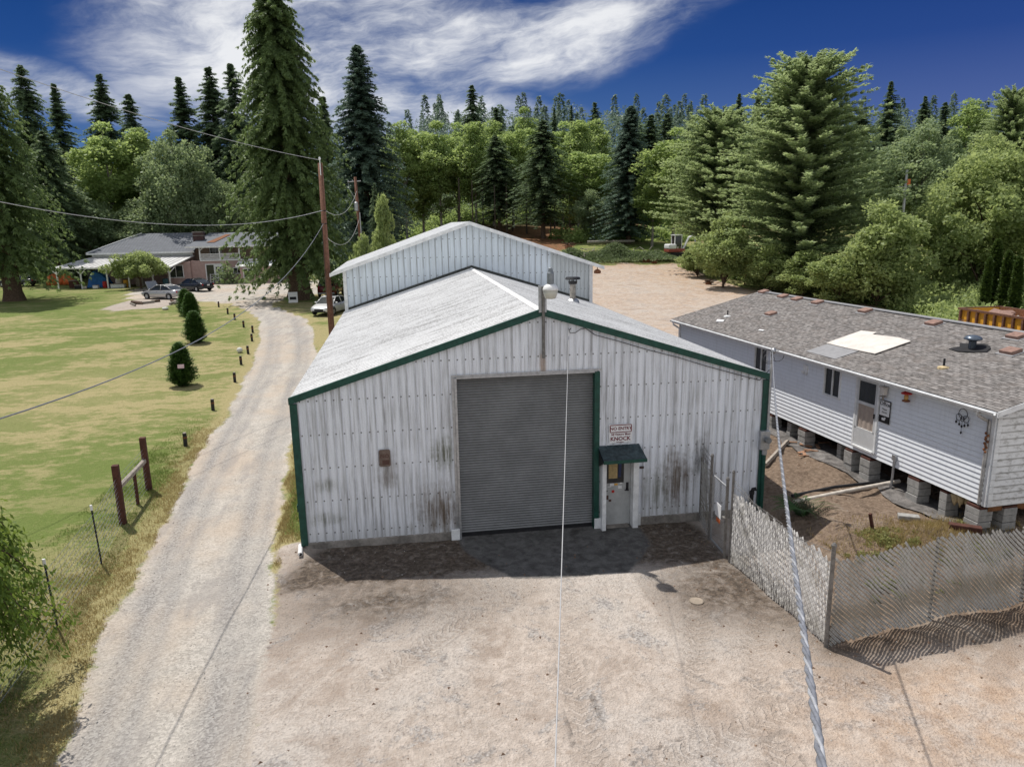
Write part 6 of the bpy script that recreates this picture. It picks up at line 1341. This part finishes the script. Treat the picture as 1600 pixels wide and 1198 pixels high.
def leafy_crown(seed, h, r, z0, nc, nl, cr=1., leaf=.24, mat=None, shape=(1., .55), lim=None, up=.25):
    """clumps spread through an uneven ovoid; returns mesh and limb end points"""
    rg = np.random.default_rng(seed); C = []; zc = (z0 + h) / 2; hz = (h - z0) / 2
    while len(C) < nc:
        p = rg.normal(0, 1, 3); p /= np.linalg.norm(p); q = rg.uniform(.25, 1) ** .45
        lob = 1 + .22 * math.sin(3 * math.atan2(p[1], p[0]) + seed) + .16 * math.sin(5 * p[2] + seed * 2) + rg.uniform(-.14, .10)
        c = p * q * lob; rr_ = (1 - shape[1] * max(0, c[2]) ** 2) if c[2] > 0 else (1 - .25 * c[2] ** 2)
        C.append((c[0] * (r - cr * .6) * rr_, c[1] * (r - cr * .6) * rr_, zc + c[2] * (hz - cr * .5)))
    C = np.array(C); crs = cr * rg.uniform(.55, 1.3, nc); out = unit(C - np.array([0, 0, zc]) * 1.)
    p = unit(rg.normal(0, 1, (nc, nl, 3)) + out[:, None] * .35 + np.array([0, 0, up])); rad_ = rg.uniform(.35, 1.08, (nc, nl)) ** .6
    off = p * rad_[..., None] * crs[:, None, None] * np.array([1, 1, .72]); P = C[:, None] + off
    D = unit(p * .7 + rg.normal(0, .8, p.shape) - np.array([0, 0, .25])); ln = leaf * rg.uniform(.6, 1.5, (nc, nl)); Nn = unit(p + rg.normal(0, .6, p.shape) + np.array([0, 0, .5]))
    Wd = unit(np.cross(D, Nn)) * (ln * rg.uniform(.24, .42, ln.shape))[..., None]
    ct = rg.uniform(-.16, .2, nc); hh = (P[..., 2] - z0) / (h - z0)
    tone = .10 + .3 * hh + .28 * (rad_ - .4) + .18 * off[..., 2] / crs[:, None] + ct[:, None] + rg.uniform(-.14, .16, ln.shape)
    return kite_mesh('crown', P.reshape(-1, 3), (D * ln[..., None]).reshape(-1, 3), Wd.reshape(-1, 3), tone.ravel(), mat), C

def trunk_mesh(h, r0, r1, mat, limbs=(), lean=(0, 0), n=9, flare=1.35):
    mb = MB(); mb.tube([(0, 0, -.3), (0, 0, .25 * r0 * 4), (lean[0] * .5, lean[1] * .5, h * .5), (lean[0], lean[1], h)], [r0 * flare, r0, (r0 + r1) * .5, r1], n, cap=False)
    for (z, p, r_) in limbs:
        a = Vector((lean[0] * z / h, lean[1] * z / h, z)); p = Vector(p); m_ = a.lerp(p, .5) + Vector((0, 0, .12 * (p - a).length)); mb.tube([a, m_, p], [r_, r_ * .65, r_ * .2], 5, cap=False)
    o = mb.build('trunk_src', mat, None, smooth=True); me = o.data; bpy.data.objects.remove(o); return me

PROTO = {}
def proto(kind, var):
    key = (kind, var)
    if key in PROTO: return PROTO[key]
    s = hash_ = {'cedar': 100, 'cedarbig': 200, 'fir': 300, 'spruce': 400, 'pine': 500, 'alder': 600, 'maple': 700, 'bush': 800, 'thuja': 900, 'bigbush': 1000}[kind] + var
    if kind == 'cedarbig':
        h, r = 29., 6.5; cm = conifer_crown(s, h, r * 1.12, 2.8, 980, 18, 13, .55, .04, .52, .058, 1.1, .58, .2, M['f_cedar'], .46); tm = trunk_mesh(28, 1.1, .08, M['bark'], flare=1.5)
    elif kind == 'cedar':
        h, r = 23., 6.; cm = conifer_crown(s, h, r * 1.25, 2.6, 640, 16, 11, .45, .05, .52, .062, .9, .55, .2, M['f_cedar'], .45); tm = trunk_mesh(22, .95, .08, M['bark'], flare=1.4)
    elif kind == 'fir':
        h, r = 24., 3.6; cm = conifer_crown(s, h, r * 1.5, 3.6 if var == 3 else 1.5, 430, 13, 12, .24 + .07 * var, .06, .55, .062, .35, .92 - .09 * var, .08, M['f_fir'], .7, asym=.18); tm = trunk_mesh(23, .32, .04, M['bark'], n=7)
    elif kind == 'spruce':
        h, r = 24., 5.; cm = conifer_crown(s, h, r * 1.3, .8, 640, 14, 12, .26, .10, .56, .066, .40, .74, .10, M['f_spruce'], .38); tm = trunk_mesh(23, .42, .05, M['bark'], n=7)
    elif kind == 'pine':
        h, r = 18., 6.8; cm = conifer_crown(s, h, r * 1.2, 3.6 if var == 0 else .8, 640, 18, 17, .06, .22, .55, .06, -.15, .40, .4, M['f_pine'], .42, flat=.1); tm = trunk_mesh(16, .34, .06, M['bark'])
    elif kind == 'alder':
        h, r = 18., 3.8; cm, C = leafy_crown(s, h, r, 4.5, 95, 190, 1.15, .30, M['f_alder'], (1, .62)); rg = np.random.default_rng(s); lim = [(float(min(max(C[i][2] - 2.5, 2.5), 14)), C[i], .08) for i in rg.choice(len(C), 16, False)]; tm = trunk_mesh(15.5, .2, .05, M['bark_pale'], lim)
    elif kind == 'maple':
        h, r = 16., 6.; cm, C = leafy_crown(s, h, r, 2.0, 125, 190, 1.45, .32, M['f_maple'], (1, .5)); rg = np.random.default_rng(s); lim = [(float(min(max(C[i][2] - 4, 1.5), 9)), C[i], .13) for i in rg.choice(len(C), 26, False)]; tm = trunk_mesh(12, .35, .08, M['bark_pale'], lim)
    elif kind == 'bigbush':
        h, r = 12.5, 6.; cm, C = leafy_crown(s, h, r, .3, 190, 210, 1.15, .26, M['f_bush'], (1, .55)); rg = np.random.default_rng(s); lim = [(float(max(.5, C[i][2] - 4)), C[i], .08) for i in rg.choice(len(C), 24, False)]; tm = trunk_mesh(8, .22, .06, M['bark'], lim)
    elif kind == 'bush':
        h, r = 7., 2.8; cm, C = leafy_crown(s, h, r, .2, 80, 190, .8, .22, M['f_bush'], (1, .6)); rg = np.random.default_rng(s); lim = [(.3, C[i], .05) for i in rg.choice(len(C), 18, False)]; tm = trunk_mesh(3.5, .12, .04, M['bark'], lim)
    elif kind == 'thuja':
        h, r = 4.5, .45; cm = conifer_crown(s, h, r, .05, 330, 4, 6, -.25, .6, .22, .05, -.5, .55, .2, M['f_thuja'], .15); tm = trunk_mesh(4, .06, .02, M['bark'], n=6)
    PROTO[key] = (h, r, cm, tm); return PROTO[key]
NVAR = {'cedar': 1, 'cedarbig': 1, 'fir': 4, 'spruce': 2, 'pine': 2, 'alder': 5, 'maple': 3, 'bush': 4, 'thuja': 2, 'bigbush': 1}
NAME = {'cedar': 'cedar_tree', 'cedarbig': 'cedar_tree', 'fir': 'fir_tree', 'spruce': 'spruce_tree', 'pine': 'pine_tree', 'alder': 'leafy_tree', 'maple': 'maple_tree', 'bush': 'leafy_bush', 'bigbush': 'leafy_tree', 'thuja': 'columnar_evergreen'}
cnt = {}
rgt = np.random.default_rng(2024)
for (ty, x, y, h, r, lab) in TREES:
    i = cnt.get(ty, 0); cnt[ty] = i + 1; v = i % NVAR[ty]
    if 'lone fir with' in lab: v = 3
    H0, R0, cm, tm = proto(ty, v)
    grp = None
    if 'row behind the ridge' in lab: grp = 'pale leafy trees in the row behind the ridge'
    if ty == 'thuja': grp = 'columnar evergreens by the dumpster'
    t = thing(NAME[ty], lab, 'bush' if ty == 'bush' else 'tree', (x, y, gz(x, y) - .05), rgt.uniform(0, 6.28), grp)
    t.rotation_euler = (rgt.normal(0, .012), rgt.normal(0, .012), t.rotation_euler[2]); t.scale = (r / R0 * 1.04, r / R0 * 1.04, h / H0)
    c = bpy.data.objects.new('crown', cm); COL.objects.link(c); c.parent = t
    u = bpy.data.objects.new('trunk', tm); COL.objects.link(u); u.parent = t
    if ty in ('alder', 'maple', 'fir', 'pine'):   # keep trunk thickness natural
        s_ = max(1., .9 * R0 / r); u.scale = (s_, s_, 1)

# far wooded hill: one uncountable mass
def far_wood(name, n, region, hrange, seed, mat, conif=.7):
    rg = np.random.default_rng(seed); Ps, Ds, Ws, Ts = [], [], [], []
    k_ = 0
    while k_ < n:
        x = rg.uniform(region[0], region[1]); y = rg.uniform(region[2], region[3])
        if abs(x) > y * 1.05: continue
        k_ += 1; g = gz(x, y); h = rg.uniform(*hrange); r = h * rg.uniform(.13, .19); m = 460
        t = rg.uniform(.05, 1, m) ** .8; az = rg.uniform(0, 6.28, m)
        if rg.random() < conif: rr_ = r * (1 - t) ** .8 * rg.uniform(.4, 1.1, m)
        else: r *= 1.7; h *= .8; rr_ = r * np.sqrt(np.clip(1 - (2 * t - 1.05) ** 2, .02, 1)) * rg.uniform(.5, 1.1, m)
        P = np.stack([x + rr_ * np.cos(az), y + rr_ * np.sin(az), g + h * t], -1); out = np.stack([np.cos(az), np.sin(az), -.45 + .9 * rg.uniform(-.5, .5, m)], -1)
        D = unit(out + rg.normal(0, .35, out.shape)) * (h * .048 * rg.uniform(.6, 1.3, m))[:, None]; W = unit(np.cross(D, np.array([0, 0, 1.]) + rg.normal(0, .5, D.shape))) * (h * .013)
        Ps.append(P); Ds.append(D); Ws.append(W); Ts.append(np.clip(.25 + .35 * t + rg.uniform(-.2, .3, m) + rg.uniform(-.15, .15), 0, 1))
    me = kite_mesh(name, np.concatenate(Ps), np.concatenate(Ds), np.concatenate(Ws), np.concatenate(Ts), mat); o = bpy.data.objects.new(name, me); COL.objects.link(o); o['kind'] = 'stuff'; return o
far_wood('far_forest', 520, (-190, 270, 168, 330), (11, 25), 5, M['f_far_haze'], .42)
far_wood('wooded_slope', 230, (-130, 140, 126, 168), (12, 18), 6, M['f_fir'], .5)

far_wood('hillside_wood', 150, (52, 135, 92, 128), (10, 17), 9, M['f_maple'], .25)
# undergrowth, thickets and weeds: uncountable ground cover
def thicket(name, spots, mat, leaf, seed, n_per=260):
    rg = np.random.default_rng(seed); Ps, Ds, Ws, Ts = [], [], [], []
    for (x, y, r, h) in spots:
        m = int(n_per * max(.3, r * r) ** .7); p = unit(rg.normal(0, 1, (m, 3))); p[:, 2] = abs(p[:, 2]); q = rg.uniform(.45, 1.05, m)
        P = np.stack([x + p[:, 0] * r * q, y + p[:, 1] * r * q, gz(x, y) - .05 + p[:, 2] * h * q], -1); D = unit(p * .6 + rg.normal(0, .8, p.shape)); ln = leaf * rg.uniform(.6, 1.5, m)
        W = unit(np.cross(D, unit(p + rg.normal(0, .6, p.shape)))) * (ln * .34)[:, None]; Ps.append(P); Ds.append(D * ln[:, None]); Ws.append(W); Ts.append(np.clip(.15 + .5 * p[:, 2] * q + rg.uniform(-.2, .3, m) + rg.uniform(-.15, .15), 0, 1))
    me = kite_mesh(name, np.concatenate(Ps), np.concatenate(Ds), np.concatenate(Ws), np.concatenate(Ts), mat); o = bpy.data.objects.new(name, me); COL.objects.link(o); o['kind'] = 'stuff'; return o
rg = np.random.default_rng(91)
sp = []
for i in range(250):   # bramble bank behind the mobile home
    x = rg.uniform(27, 62); y = rg.uniform(20, 46)
    if poly_sdf(np.array([x]), np.array([y]), [(29.5, 44), (33, 34), (30.5, 25), (29.8, 10), (66, 6), (70, 50), (30, 52)])[0] < .3: continue
    sp.append((x, y, rg.uniform(.8, 1.9), rg.uniform(.6, 1.7)))
for i in range(130):
    t = rg.uniform(0, 1); sp.append((28.6 + t * 3.2 + rg.uniform(-.3, 1.5), 62 - t * 27 + rg.uniform(-1, 1), rg.uniform(.6, 1.4), rg.uniform(.5, 2.1)))
thicket('bramble_thicket', sp, M['f_bush'], .24, 92)
sp = [(rg.uniform(-66, -18), rg.uniform(94, 112), rg.uniform(1.5, 3.2), rg.uniform(1.5, 4.)) for i in range(110)] + [(rg.uniform(-26, -2), rg.uniform(80, 112), rg.uniform(1.2, 2.4), rg.uniform(1.2, 3.0)) for i in range(60)]
thicket('forest_undergrowth', sp, M['f_maple'], .38, 93, 200)
sp = [(rg.uniform(20.5, 42), rg.uniform(87, 95), rg.uniform(1., 2.2), rg.uniform(.9, 2.6)) for i in range(36)] + [(rg.uniform(-2, 60), rg.uniform(118, 132), rg.uniform(1.5, 3.), rg.uniform(1.5, 3.6)) for i in range(90)]
thicket('forest_edge_shrubs', sp, M['f_alder'], .34, 94, 200)
sp = [(9.0 + rg.uniform(-1.7, 1.6), -3.0 + rg.uniform(-.9, .7), rg.uniform(.07, .2), rg.uniform(.05, .2)) for i in range(80)] + [(7.2 + rg.uniform(-.9, 1.3), -3.9 + rg.uniform(-.9, .8), rg.uniform(.06, .15), rg.uniform(.05, .16)) for i in range(26)]
thicket('weeds', sp, M['f_weed'], .05, 95, 420)
# dry and green grass along the driveway verge
def blades(name, pts, hts, mat, seed, wd=.006):
    rg = np.random.default_rng(seed); n = len(pts); D = np.stack([rg.normal(0, .45, n), rg.normal(0, .45, n), np.ones(n)], -1); D = unit(D) * hts[:, None]; a = rg.uniform(0, 6.28, n); W = np.stack([np.cos(a), np.sin(a), 0 * a], -1) * wd
    me = kite_mesh(name, pts, D, W, rg.uniform(0, 1, n), mat); o = bpy.data.objects.new(name, me); COL.objects.link(o); o['kind'] = 'stuff'; return o
n = 260000; x = rg.uniform(-12.9, -5.9, n); y = rg.uniform(-9.4, 16, n); jx = np.searchsorted(GX, x) - 1; jy = np.searchsorted(GY, y) - 1
rd_ = road[jy, jx]; dt_ = dirt[jy, jx]; ok = (rd_ < -.05) & (dt_ < -.05) & ((x < -6.3)) & (rg.uniform(0, 1, n) < np.clip(1.25 - .35 * (-rd_), .22, 1) * (.35 + .9 * (fbm(x, y, 1.3, 3, 8) > .45)) * (1 - sm(7, 15.5, y)))
x, y, jx, jy = x[ok], y[ok], jx[ok], jy[ok]; pz = gzv[jy, jx]; dr = dry[jy, jx] + .25 * (fbm(x, y, .9, 3, 12) - .3) > .35 + rg.uniform(-.2, .2, len(x))
P = np.stack([x, y, pz - .005], -1); ht = .05 + .07 * rg.uniform(0, 1, len(x)) ** 2 + .05 * (x > -9) 
blades('dry_grass', P[dr], ht[dr], M['f_drygrass'], 1); blades('green_grass', P[~dr], ht[~dr] * .9, M['f_green_grass'], 2)
n = 9000; x = 9.2 + rg.normal(0, 1.2, n); y = -2.95 + rg.normal(0, .55, n); x = np.clip(x, 6.6, 11.5); y = np.clip(y, -4.6, -1.6); blades('dry_weeds', np.array([(a, b, gvis(a, b)) for a, b in zip(x, y)]), .05 + .12 * rg.uniform(0, 1, n), M['f_drygrass'], 3)

# conical clipped shrubs on the lawn
shr = 'clipped conical shrubs on the lawn'
first = None
for i, (x, y, h, r, lab) in enumerate(((-14.75, 20.9, 2.15, .74, 'nearest dark conical shrub with a small pink tag'), (-17.3, 33.6, 2.05, .82, 'second conical shrub from the viewer, roundest of the four'), (-20.3, 44.2, 2.15, .80, 'third conical shrub from the viewer on the lawn'), (-21.6, 47.4, 2.1, .78, 'farthest conical shrub, half hidden by the third'))):
    if first is None:
        first = thing('conical_shrub', lab, 'shrub', (x, y, gvis(x, y)), 0, shr)
        cm = conifer_crown(41, 2.15, .80, .02, 640, 6, 9, -.05, .25, .15, .03, -.25, .55, .2, M['f_shrub'], .34, asym=.1); c = bpy.data.objects.new('crown', cm); COL.objects.link(c); c.parent = first
        tm = trunk_mesh(1.8, .05, .02, M['bark'], n=6); c = bpy.data.objects.new('trunk', tm); COL.objects.link(c); c.parent = first
        cur = first; R0, H0 = .80, 2.15
    else: cur = dup(first, (x, y, gvis(x, y)), i * 1.3, lab)
    cur.scale = (r / R0, r / R0, h / H0)
m_ = MB(); m_.box(0, 0, 0, .30, .012, .2); tg = m_.build('tag_plate', simple('pink_tag', (.62, .45, .47), .5), None); tg.location = (-14.55, 20.28, gvis(-14.6, 20.3) + 1.15); tg.rotation_euler = (-.3, 0, .15); tag(tg, 'small pinkish tag stuck on the nearest conical shrub', 'tag')
# small fruit tree in front of the carport
ft = thing('fruit_tree', 'bright green small tree in front of the carport', 'tree', gp(-34.6, 76.5))
cm, C = leafy_crown(55, 4.3, 3.5, 1.0, 80, 200, .75, .22, M['f_bush'], (1, .4)); c = bpy.data.objects.new('crown', cm); COL.objects.link(c); c.parent = ft
tm = trunk_mesh(2.6, .14, .06, M['bark'], [(1.2, C[i], .05) for i in range(0, 80, 6)]); c = bpy.data.objects.new('trunk', tm); COL.objects.link(c); c.parent = ft
# fern by the workshop corner
fn = thing('fern', 'dark green fern in the shade at the workshop right corner', 'fern', (6.95, -.75, gvis(6.95, -.75)))
rg = np.random.default_rng(6); Ps, Ds, Ws, Ts = [], [], [], []
for f_ in range(18):
    a = f_ * 2.4; L = rg.uniform(.6, .95)
    for q in range(16):
        u = (q + 1) / 16; p = np.array([math.cos(a) * L * u, math.sin(a) * L * u, .55 * u * 1.6 - .62 * u ** 2]); sd = np.array([-math.sin(a), math.cos(a), -.25])
        for s_ in (-1, 1): d = sd * s_ * .17 * (1 - u * .85) + np.array([math.cos(a), math.sin(a), 0]) * .05; Ps.append(p); Ds.append(d); Ws.append(np.array([math.cos(a), math.sin(a), 0.]) * .026); Ts.append(.3 + .5 * u)
me = kite_mesh('fronds', np.array(Ps), np.array(Ds), np.array(Ws), np.array(Ts), M['f_fern']); c = bpy.data.objects.new('fronds', me); COL.objects.link(c); c.parent = fn
# weeping tree at the left frame edge, close to the viewer
wt = thing('weeping_tree', 'leafy drooping branches entering at the left edge close to the viewer', 'tree', (-11.75, -5.35, gvis(-11.75, -5.35)))
rg = np.random.default_rng(14); Ps, Ds, Ws, Ts = [], [], [], []; tw_ = MB(); tw_.tube([(0, 0, -.2), (.05, 0, 1.2), (.1, .05, 2.3), (.15, 0, 3.1)], [.14, .11, .08, .04], 8)
for b in range(100):
    a = rg.uniform(0, 6.28); L = rg.uniform(.8, 1.9) * (1.08 if abs(math.cos(a)) > .6 else 1.); z1 = rg.uniform(1.6, 3.3); pts = []
    for q in range(15):
        u = q / 14; pts.append(np.array([.1 + math.cos(a) * L * (u ** .8), math.sin(a) * L * (u ** .8), z1 + .75 * u - 1.75 * u ** 2.4 * rg.uniform(.96, 1.04)]))
    tw_.tube(pts, [.022 * (1 - u * .8) for u in np.linspace(0, 1, 15)], 5)
    for q in range(3, 15):
        for _ in range(40):
            u = rg.uniform(0, 1); p = pts[q - 1] * (1 - u) + pts[q] * u + rg.normal(0, .09, 3); d = unit(rg.normal(0, .55, 3) + np.array([math.cos(a) * .4, math.sin(a) * .4, -.95])); ln = rg.uniform(.07, .14)
            Ps.append(p); Ds.append(d * ln); Ws.append(unit(np.cross(d, rg.normal(0, 1, 3))) * ln * .17); Ts.append(rg.uniform(.05, 1.) * (.45 + .55 * q / 14))
wt.scale = (1.12, 1.12, 1.12)
me = kite_mesh('crown', np.array(Ps), np.array(Ds), np.array(Ws), np.array(Ts), M['f_willow']); c = bpy.data.objects.new('crown', me); COL.objects.link(c); c.parent = wt; tw_.build('trunk', M['bark'], wt, smooth=True)
# brush pile of cut branches
bpz = thing('brush_pile', 'long green heap of cut branches at the far side of the dirt yard', 'brush pile', gp(21.4, 70.3))
rg = np.random.default_rng(15); m = 26000; u = rg.uniform(-1, 1, m); v = rg.normal(0, .38, m); hh = 2.0 * (1 - abs(u) ** 2.2) * np.exp(-v * v * 3) * (.7 + .4 * np.sin(u * 9) * np.cos(v * 5)); P = np.stack([u * 8.2, v * 4.4 + u * -1.0, hh * rg.uniform(.2, 1, m) + u * .25], -1); D = unit(rg.normal(0, 1, (m, 3)) * np.array([1, .8, .45])) * rg.uniform(.15, .42, m)[:, None]; W = unit(np.cross(D, rg.normal(0, 1, (m, 3)))) * .06
me = kite_mesh('branches', P, D, W, .2 + rg.uniform(-.2, .7, m), M['f_brush']); c = bpy.data.objects.new('branches', me); COL.objects.link(c); c.parent = bpz
for i in range(46): m_ = MB(); x, y = rg.uniform(-7, 7), rg.normal(0, 1.3); a = rg.uniform(0, 3.1); L = rg.uniform(.6, 2.); z = .3 + rg.uniform(0, 1.); m_.tube([(x, y, z), (x + L * math.cos(a), y + L * math.sin(a), z + rg.uniform(-.2, .5))], .035, 5); m_.build('stick', M['bark_pale'], bpz)
def roots(x, y, s, lab):
    t = thing('root_ball', lab, 'stump', gp(x, y)); rg = np.random.default_rng(int(x * 10)); m_ = MB(); m_.lathe(0, 0, [(s * .9, 0), (s * .8, s * .4), (s * .35, s * .9), (.05, s)], 9); m_.build('stump', M['rust'], t); m_ = MB()
    for i in range(22): a = rg.uniform(0, 6.28); e = rg.uniform(-.1, 1.3); L = s * rg.uniform(.8, 1.7); m_.tube([(0, 0, s * .4), (L * .5 * math.cos(a) * math.cos(e), L * .5 * math.sin(a) * math.cos(e), s * .5 + L * .5 * math.sin(e)), (L * math.cos(a), L * math.sin(a) * .9, s * .4 + L * .6 * math.sin(e))], [.09, .06, .02], 5)
    m_.build('roots', M['bark'], t)
roots(26.0, 67.6, .6, 'upturned brown root ball on the green brush pile'); roots(19.8, 82.5, .6, 'reddish root ball at the left end of the brush pile'); roots(26.5, 66.3, .4, 'dark clod of roots on bare soil near the excavator'); roots(25.2, 47.5, .35, 'small dark root clod alone on the dirt yard')
m_ = MB(); m_.tube([(23, 84.5, gz(23, 84.5) + .5), (29.5, 83.2, gz(29, 83) + .7)], [.22, .16], 8); tag(m_.build('felled_log', M['bark_pale'], None), 'long felled log behind the brush pile', 'log')
m_ = MB(); p = gp(28.3, 46.5); m_.tube([p, (p[0] + .1, p[1], p[2] + 1.2), (p[0] - .3, p[1], p[2] + 2.3)], [.07, .05, .02], 6); tag(m_.build('dead_sapling', M['rust'], None), 'thin dead orange sapling at the yard edge below the pines', 'sapling')
# bare poles of the row behind: extra trunks at the brown woods floor
tm = trunk_mesh(9, .12, .08, simple('dark_slim_trunk', (.06, .05, .04), .95, 0, .4, 6), n=7)
for i, (x, y) in enumerate(((6.5, 103), (8.2, 99), (10.4, 104), (11.6, 98), (13.9, 101), (15.6, 106), (17.3, 102), (20.8, 99.5), (22.4, 104), (23.7, 98.5))):
    t = thing('bare_trunk', 'slim dark trunk standing on the brown woods floor under the leafy row', 'tree', gp(x, y), 0, 'slim trunks on the brown woods floor'); c = bpy.data.objects.new('trunk', tm); COL.objects.link(c); c.parent = t; s_ = rg.uniform(.8, 1.3); c.scale = (s_, s_, rg.uniform(.8, 1.1))
# small clods and sticks on the yard
k_ = 0; Pn = []
rg = np.random.default_rng(33); n = 5200; x = rg.uniform(-7, 11.5, n); y = rg.uniform(-9.4, 9, n); near_f = np.exp(-((polyline(x, y, [(4.1, -1.5), (4.2, -4), (4.4, -6.4), (9.5, -5.9)])[0]) / .9) ** 2) + .18 + .8 * np.exp(-((x + 6.2) / .6) ** 2 - (y / .5) ** 2) + .8 * ((x > 6.2) & (y > -4.5)); near_f = near_f * ((y < .2) | (x > 6.2))
ok = rg.uniform(0, 1, n) < near_f * .75; P = np.array([(a, b, gvis(a, b)) for a, b in zip(x[ok], y[ok])]); scatter_mesh('soil_clods', simple('brown_clod', (.20, .13, .09), .95, 0, .5, 9), P, .012 + .035 * rg.uniform(0, 1, ok.sum()) ** 3, .7, 'stuff', 8)
CAMP = (-3.3553, -17.656, 8.01, 0.1474, 0.2175, -0.0178, 1133.32)
# ------------------------------------------------------------------ sky, sun, camera
sun_dir = Vector((-.31, .444, 1)).normalized(); el = math.asin(sun_dir.z); az = math.atan2(sun_dir.x, sun_dir.y)
w = bpy.data.worlds.new('World'); SC.world = w; w.use_nodes = True; t = w.node_tree; t.nodes.clear()
class WN(NT):
    def __init__(s, tree): s.t = tree
k = WN(t); out = t.nodes.new('ShaderNodeOutputWorld')
sky = k.n('ShaderNodeTexSky', sky_type='NISHITA', sun_disc=False, sun_elevation=el, sun_rotation=az, air_density=1., dust_density=.6, ozone_density=2.)
bg = t.nodes.new('ShaderNodeBackground'); bg.inputs[1].default_value = .1
d = k.n('ShaderNodeTexCoord').outputs['Generated']; X = k.xyz(d)
elv = k.math('ARCSINE', X[2]); azm = k.math('ARCTAN2', X[0], X[1])
# deep clear blue toward the north horizon, fill brightness put in overhead and behind
ramp = k.n('ShaderNodeValToRGB'); k.set(ramp, 0, k.math('MULTIPLY', elv, 2.0)); cr = ramp.color_ramp
cr.elements[0].position = .05; cr.elements[0].color = (1.9, 2.6, 4.2, 1); cr.elements[1].position = .62; cr.elements[1].color = (.06, .40, 1.85, 1)
e = cr.elements.new(.22); e.color = (.85, 1.4, 3.5, 1); e = cr.elements.new(.40); e.color = (.24, .70, 2.6, 1)
purple = k.mix(k.ramp(azm, .15, .75), (.75, 1.05, 1.03), (.97, .95, 1.0))
blue = k.mix(1., ramp.outputs[0], purple, 'MULTIPLY')
# cirrus: stretched warped noise inside a slanted band
def cv(x, y, z=0.):
    o = k.n('ShaderNodeCombineXYZ'); k.set(o, 0, x); k.set(o, 1, y); k.set(o, 2, z); return o.outputs[0]
u = azm; v = elv
wx = k.math('MULTIPLY', k.math('SUBTRACT', k.noise(cv(k.math('MULTIPLY', u, 1.), k.math('MULTIPLY', v, 2.), 4.1), 5.5, 4, .52), .5), .11)
wy = k.math('MULTIPLY', k.math('SUBTRACT', k.noise(cv(k.math('MULTIPLY', u, 1.), k.math('MULTIPLY', v, 2.), 9.3), 6.5, 4, .52), .5), .05)
uu = k.math('ADD', u, wx); vv = k.math('ADD', v, wy)
sl2 = k.math('SUBTRACT', vv, k.math('MULTIPLY', uu, .16))
n1 = k.noise(cv(k.math('MULTIPLY', uu, 4.5), k.math('MULTIPLY', sl2, 12.), .4), 1.0, 10, .62, .1)
n2 = k.noise(cv(k.math('MULTIPLY', uu, 11.), k.math('MULTIPLY', sl2, 52.), 2.), 1.0, 8, .66, .1)
def blob(cu, cvv, ru, rv, rot=0.):
    du = k.math('SUBTRACT', uu, cu); dv = k.math('SUBTRACT', vv, cvv); c, s = math.cos(rot), math.sin(rot)
    a = k.math('DIVIDE', k.math('ADD', k.math('MULTIPLY', du, c), k.math('MULTIPLY', dv, s)), ru); b = k.math('DIVIDE', k.math('SUBTRACT', k.math('MULTIPLY', dv, c), k.math('MULTIPLY', du, s)), rv)
    return k.ramp(k.math('ADD', k.math('MULTIPLY', a, a), k.math('MULTIPLY', b, b)), 1.5, .0)
ms = [(blob(-.08, .205, .29, .12, 0.), 1.0), (blob(.14, .215, .26, .055, .10), 1.1), (blob(.33, .235, .16, .042, .42), .7), (blob(.02, .145, .24, .035, -.05), .82), (blob(-.44, .160, .24, .035, -.22), .8)]
mask = 0.
for m_, a_ in ms: mask = k.math('MAXIMUM', mask, k.math('MULTIPLY', m_, a_))
tex = k.math('ADD', k.math('MULTIPLY', n1, .76), k.math('MULTIPLY', n2, .24))
cloud = k.math('MULTIPLY', k.ramp(mask, .02, .95), k.math('ADD', .03, k.math('MULTIPLY', k.ramp(k.math('ADD', tex, k.math('MULTIPLY', mask, .16)), .42, .80), 1.)), True)
ccol = k.mix(k.ramp(k.math('ADD', tex, k.math('MULTIPLY', mask, .12)), .45, .72), (3.9, 4.5, 5.7), (9.6, 9.7, 9.8))
view = k.mix(k.math('MULTIPLY', cloud, .86), blue, ccol)
# overhead and to the south: unseen white fill added over the physical sky
fill_mottle = k.noise(d, 2.2, 6, .6)
high = k.mix(k.math('MULTIPLY', k.ramp(fill_mottle, .35, .65), .75), sky.outputs[0], (4.3, 4.6, 5.2))
south = k.ramp(X[1], .05, -.35)
high = k.mix(k.math('MULTIPLY', south, .8), high, (7.4, 7.6, 8.0))
up_f = k.math('MAXIMUM', k.ramp(elv, .40, .70), south)
col = k.mix(up_f, view, high)
k.set(bg, 0, col); t.links.new(bg.outputs[0], out.inputs[0])
sl_ = bpy.data.lights.new('sun', 'SUN'); sl_.energy = 5.0; sl_.angle = rad(.53); sl_.color = (1, .95, .87); so = bpy.data.objects.new('sun', sl_); COL.objects.link(so); so.rotation_euler = sun_dir.to_track_quat('Z', 'Y').to_euler()
CX, CY, CZ, YAW, PITCH, ROLL, FPX = CAMP
f = Vector((math.sin(YAW) * math.cos(PITCH), math.cos(YAW) * math.cos(PITCH), -math.sin(PITCH))); r = Vector((math.cos(YAW), -math.sin(YAW), 0)); u_ = r.cross(f); c, s = math.cos(ROLL), math.sin(ROLL)
R_, U_ = c * r + s * u_, -s * r + c * u_
cam = bpy.data.cameras.new('camera'); cam.sensor_width = 36; cam.lens = FPX / 1600 * 36; cam.clip_start = .1; cam.clip_end = 3000
co = bpy.data.objects.new('camera', cam); COL.objects.link(co); mm = Matrix((R_, U_, -f)).transposed().to_4x4(); mm.translation = (CX, CY, CZ); co.matrix_world = mm; SC.camera = co
SC.view_settings.view_transform = 'Standard'; SC.view_settings.look = 'None'; SC.view_settings.exposure = 0
SC.cycles.max_bounces = 6; SC.cycles.transparent_max_bounces = 6; SC.cycles.use_denoising = True
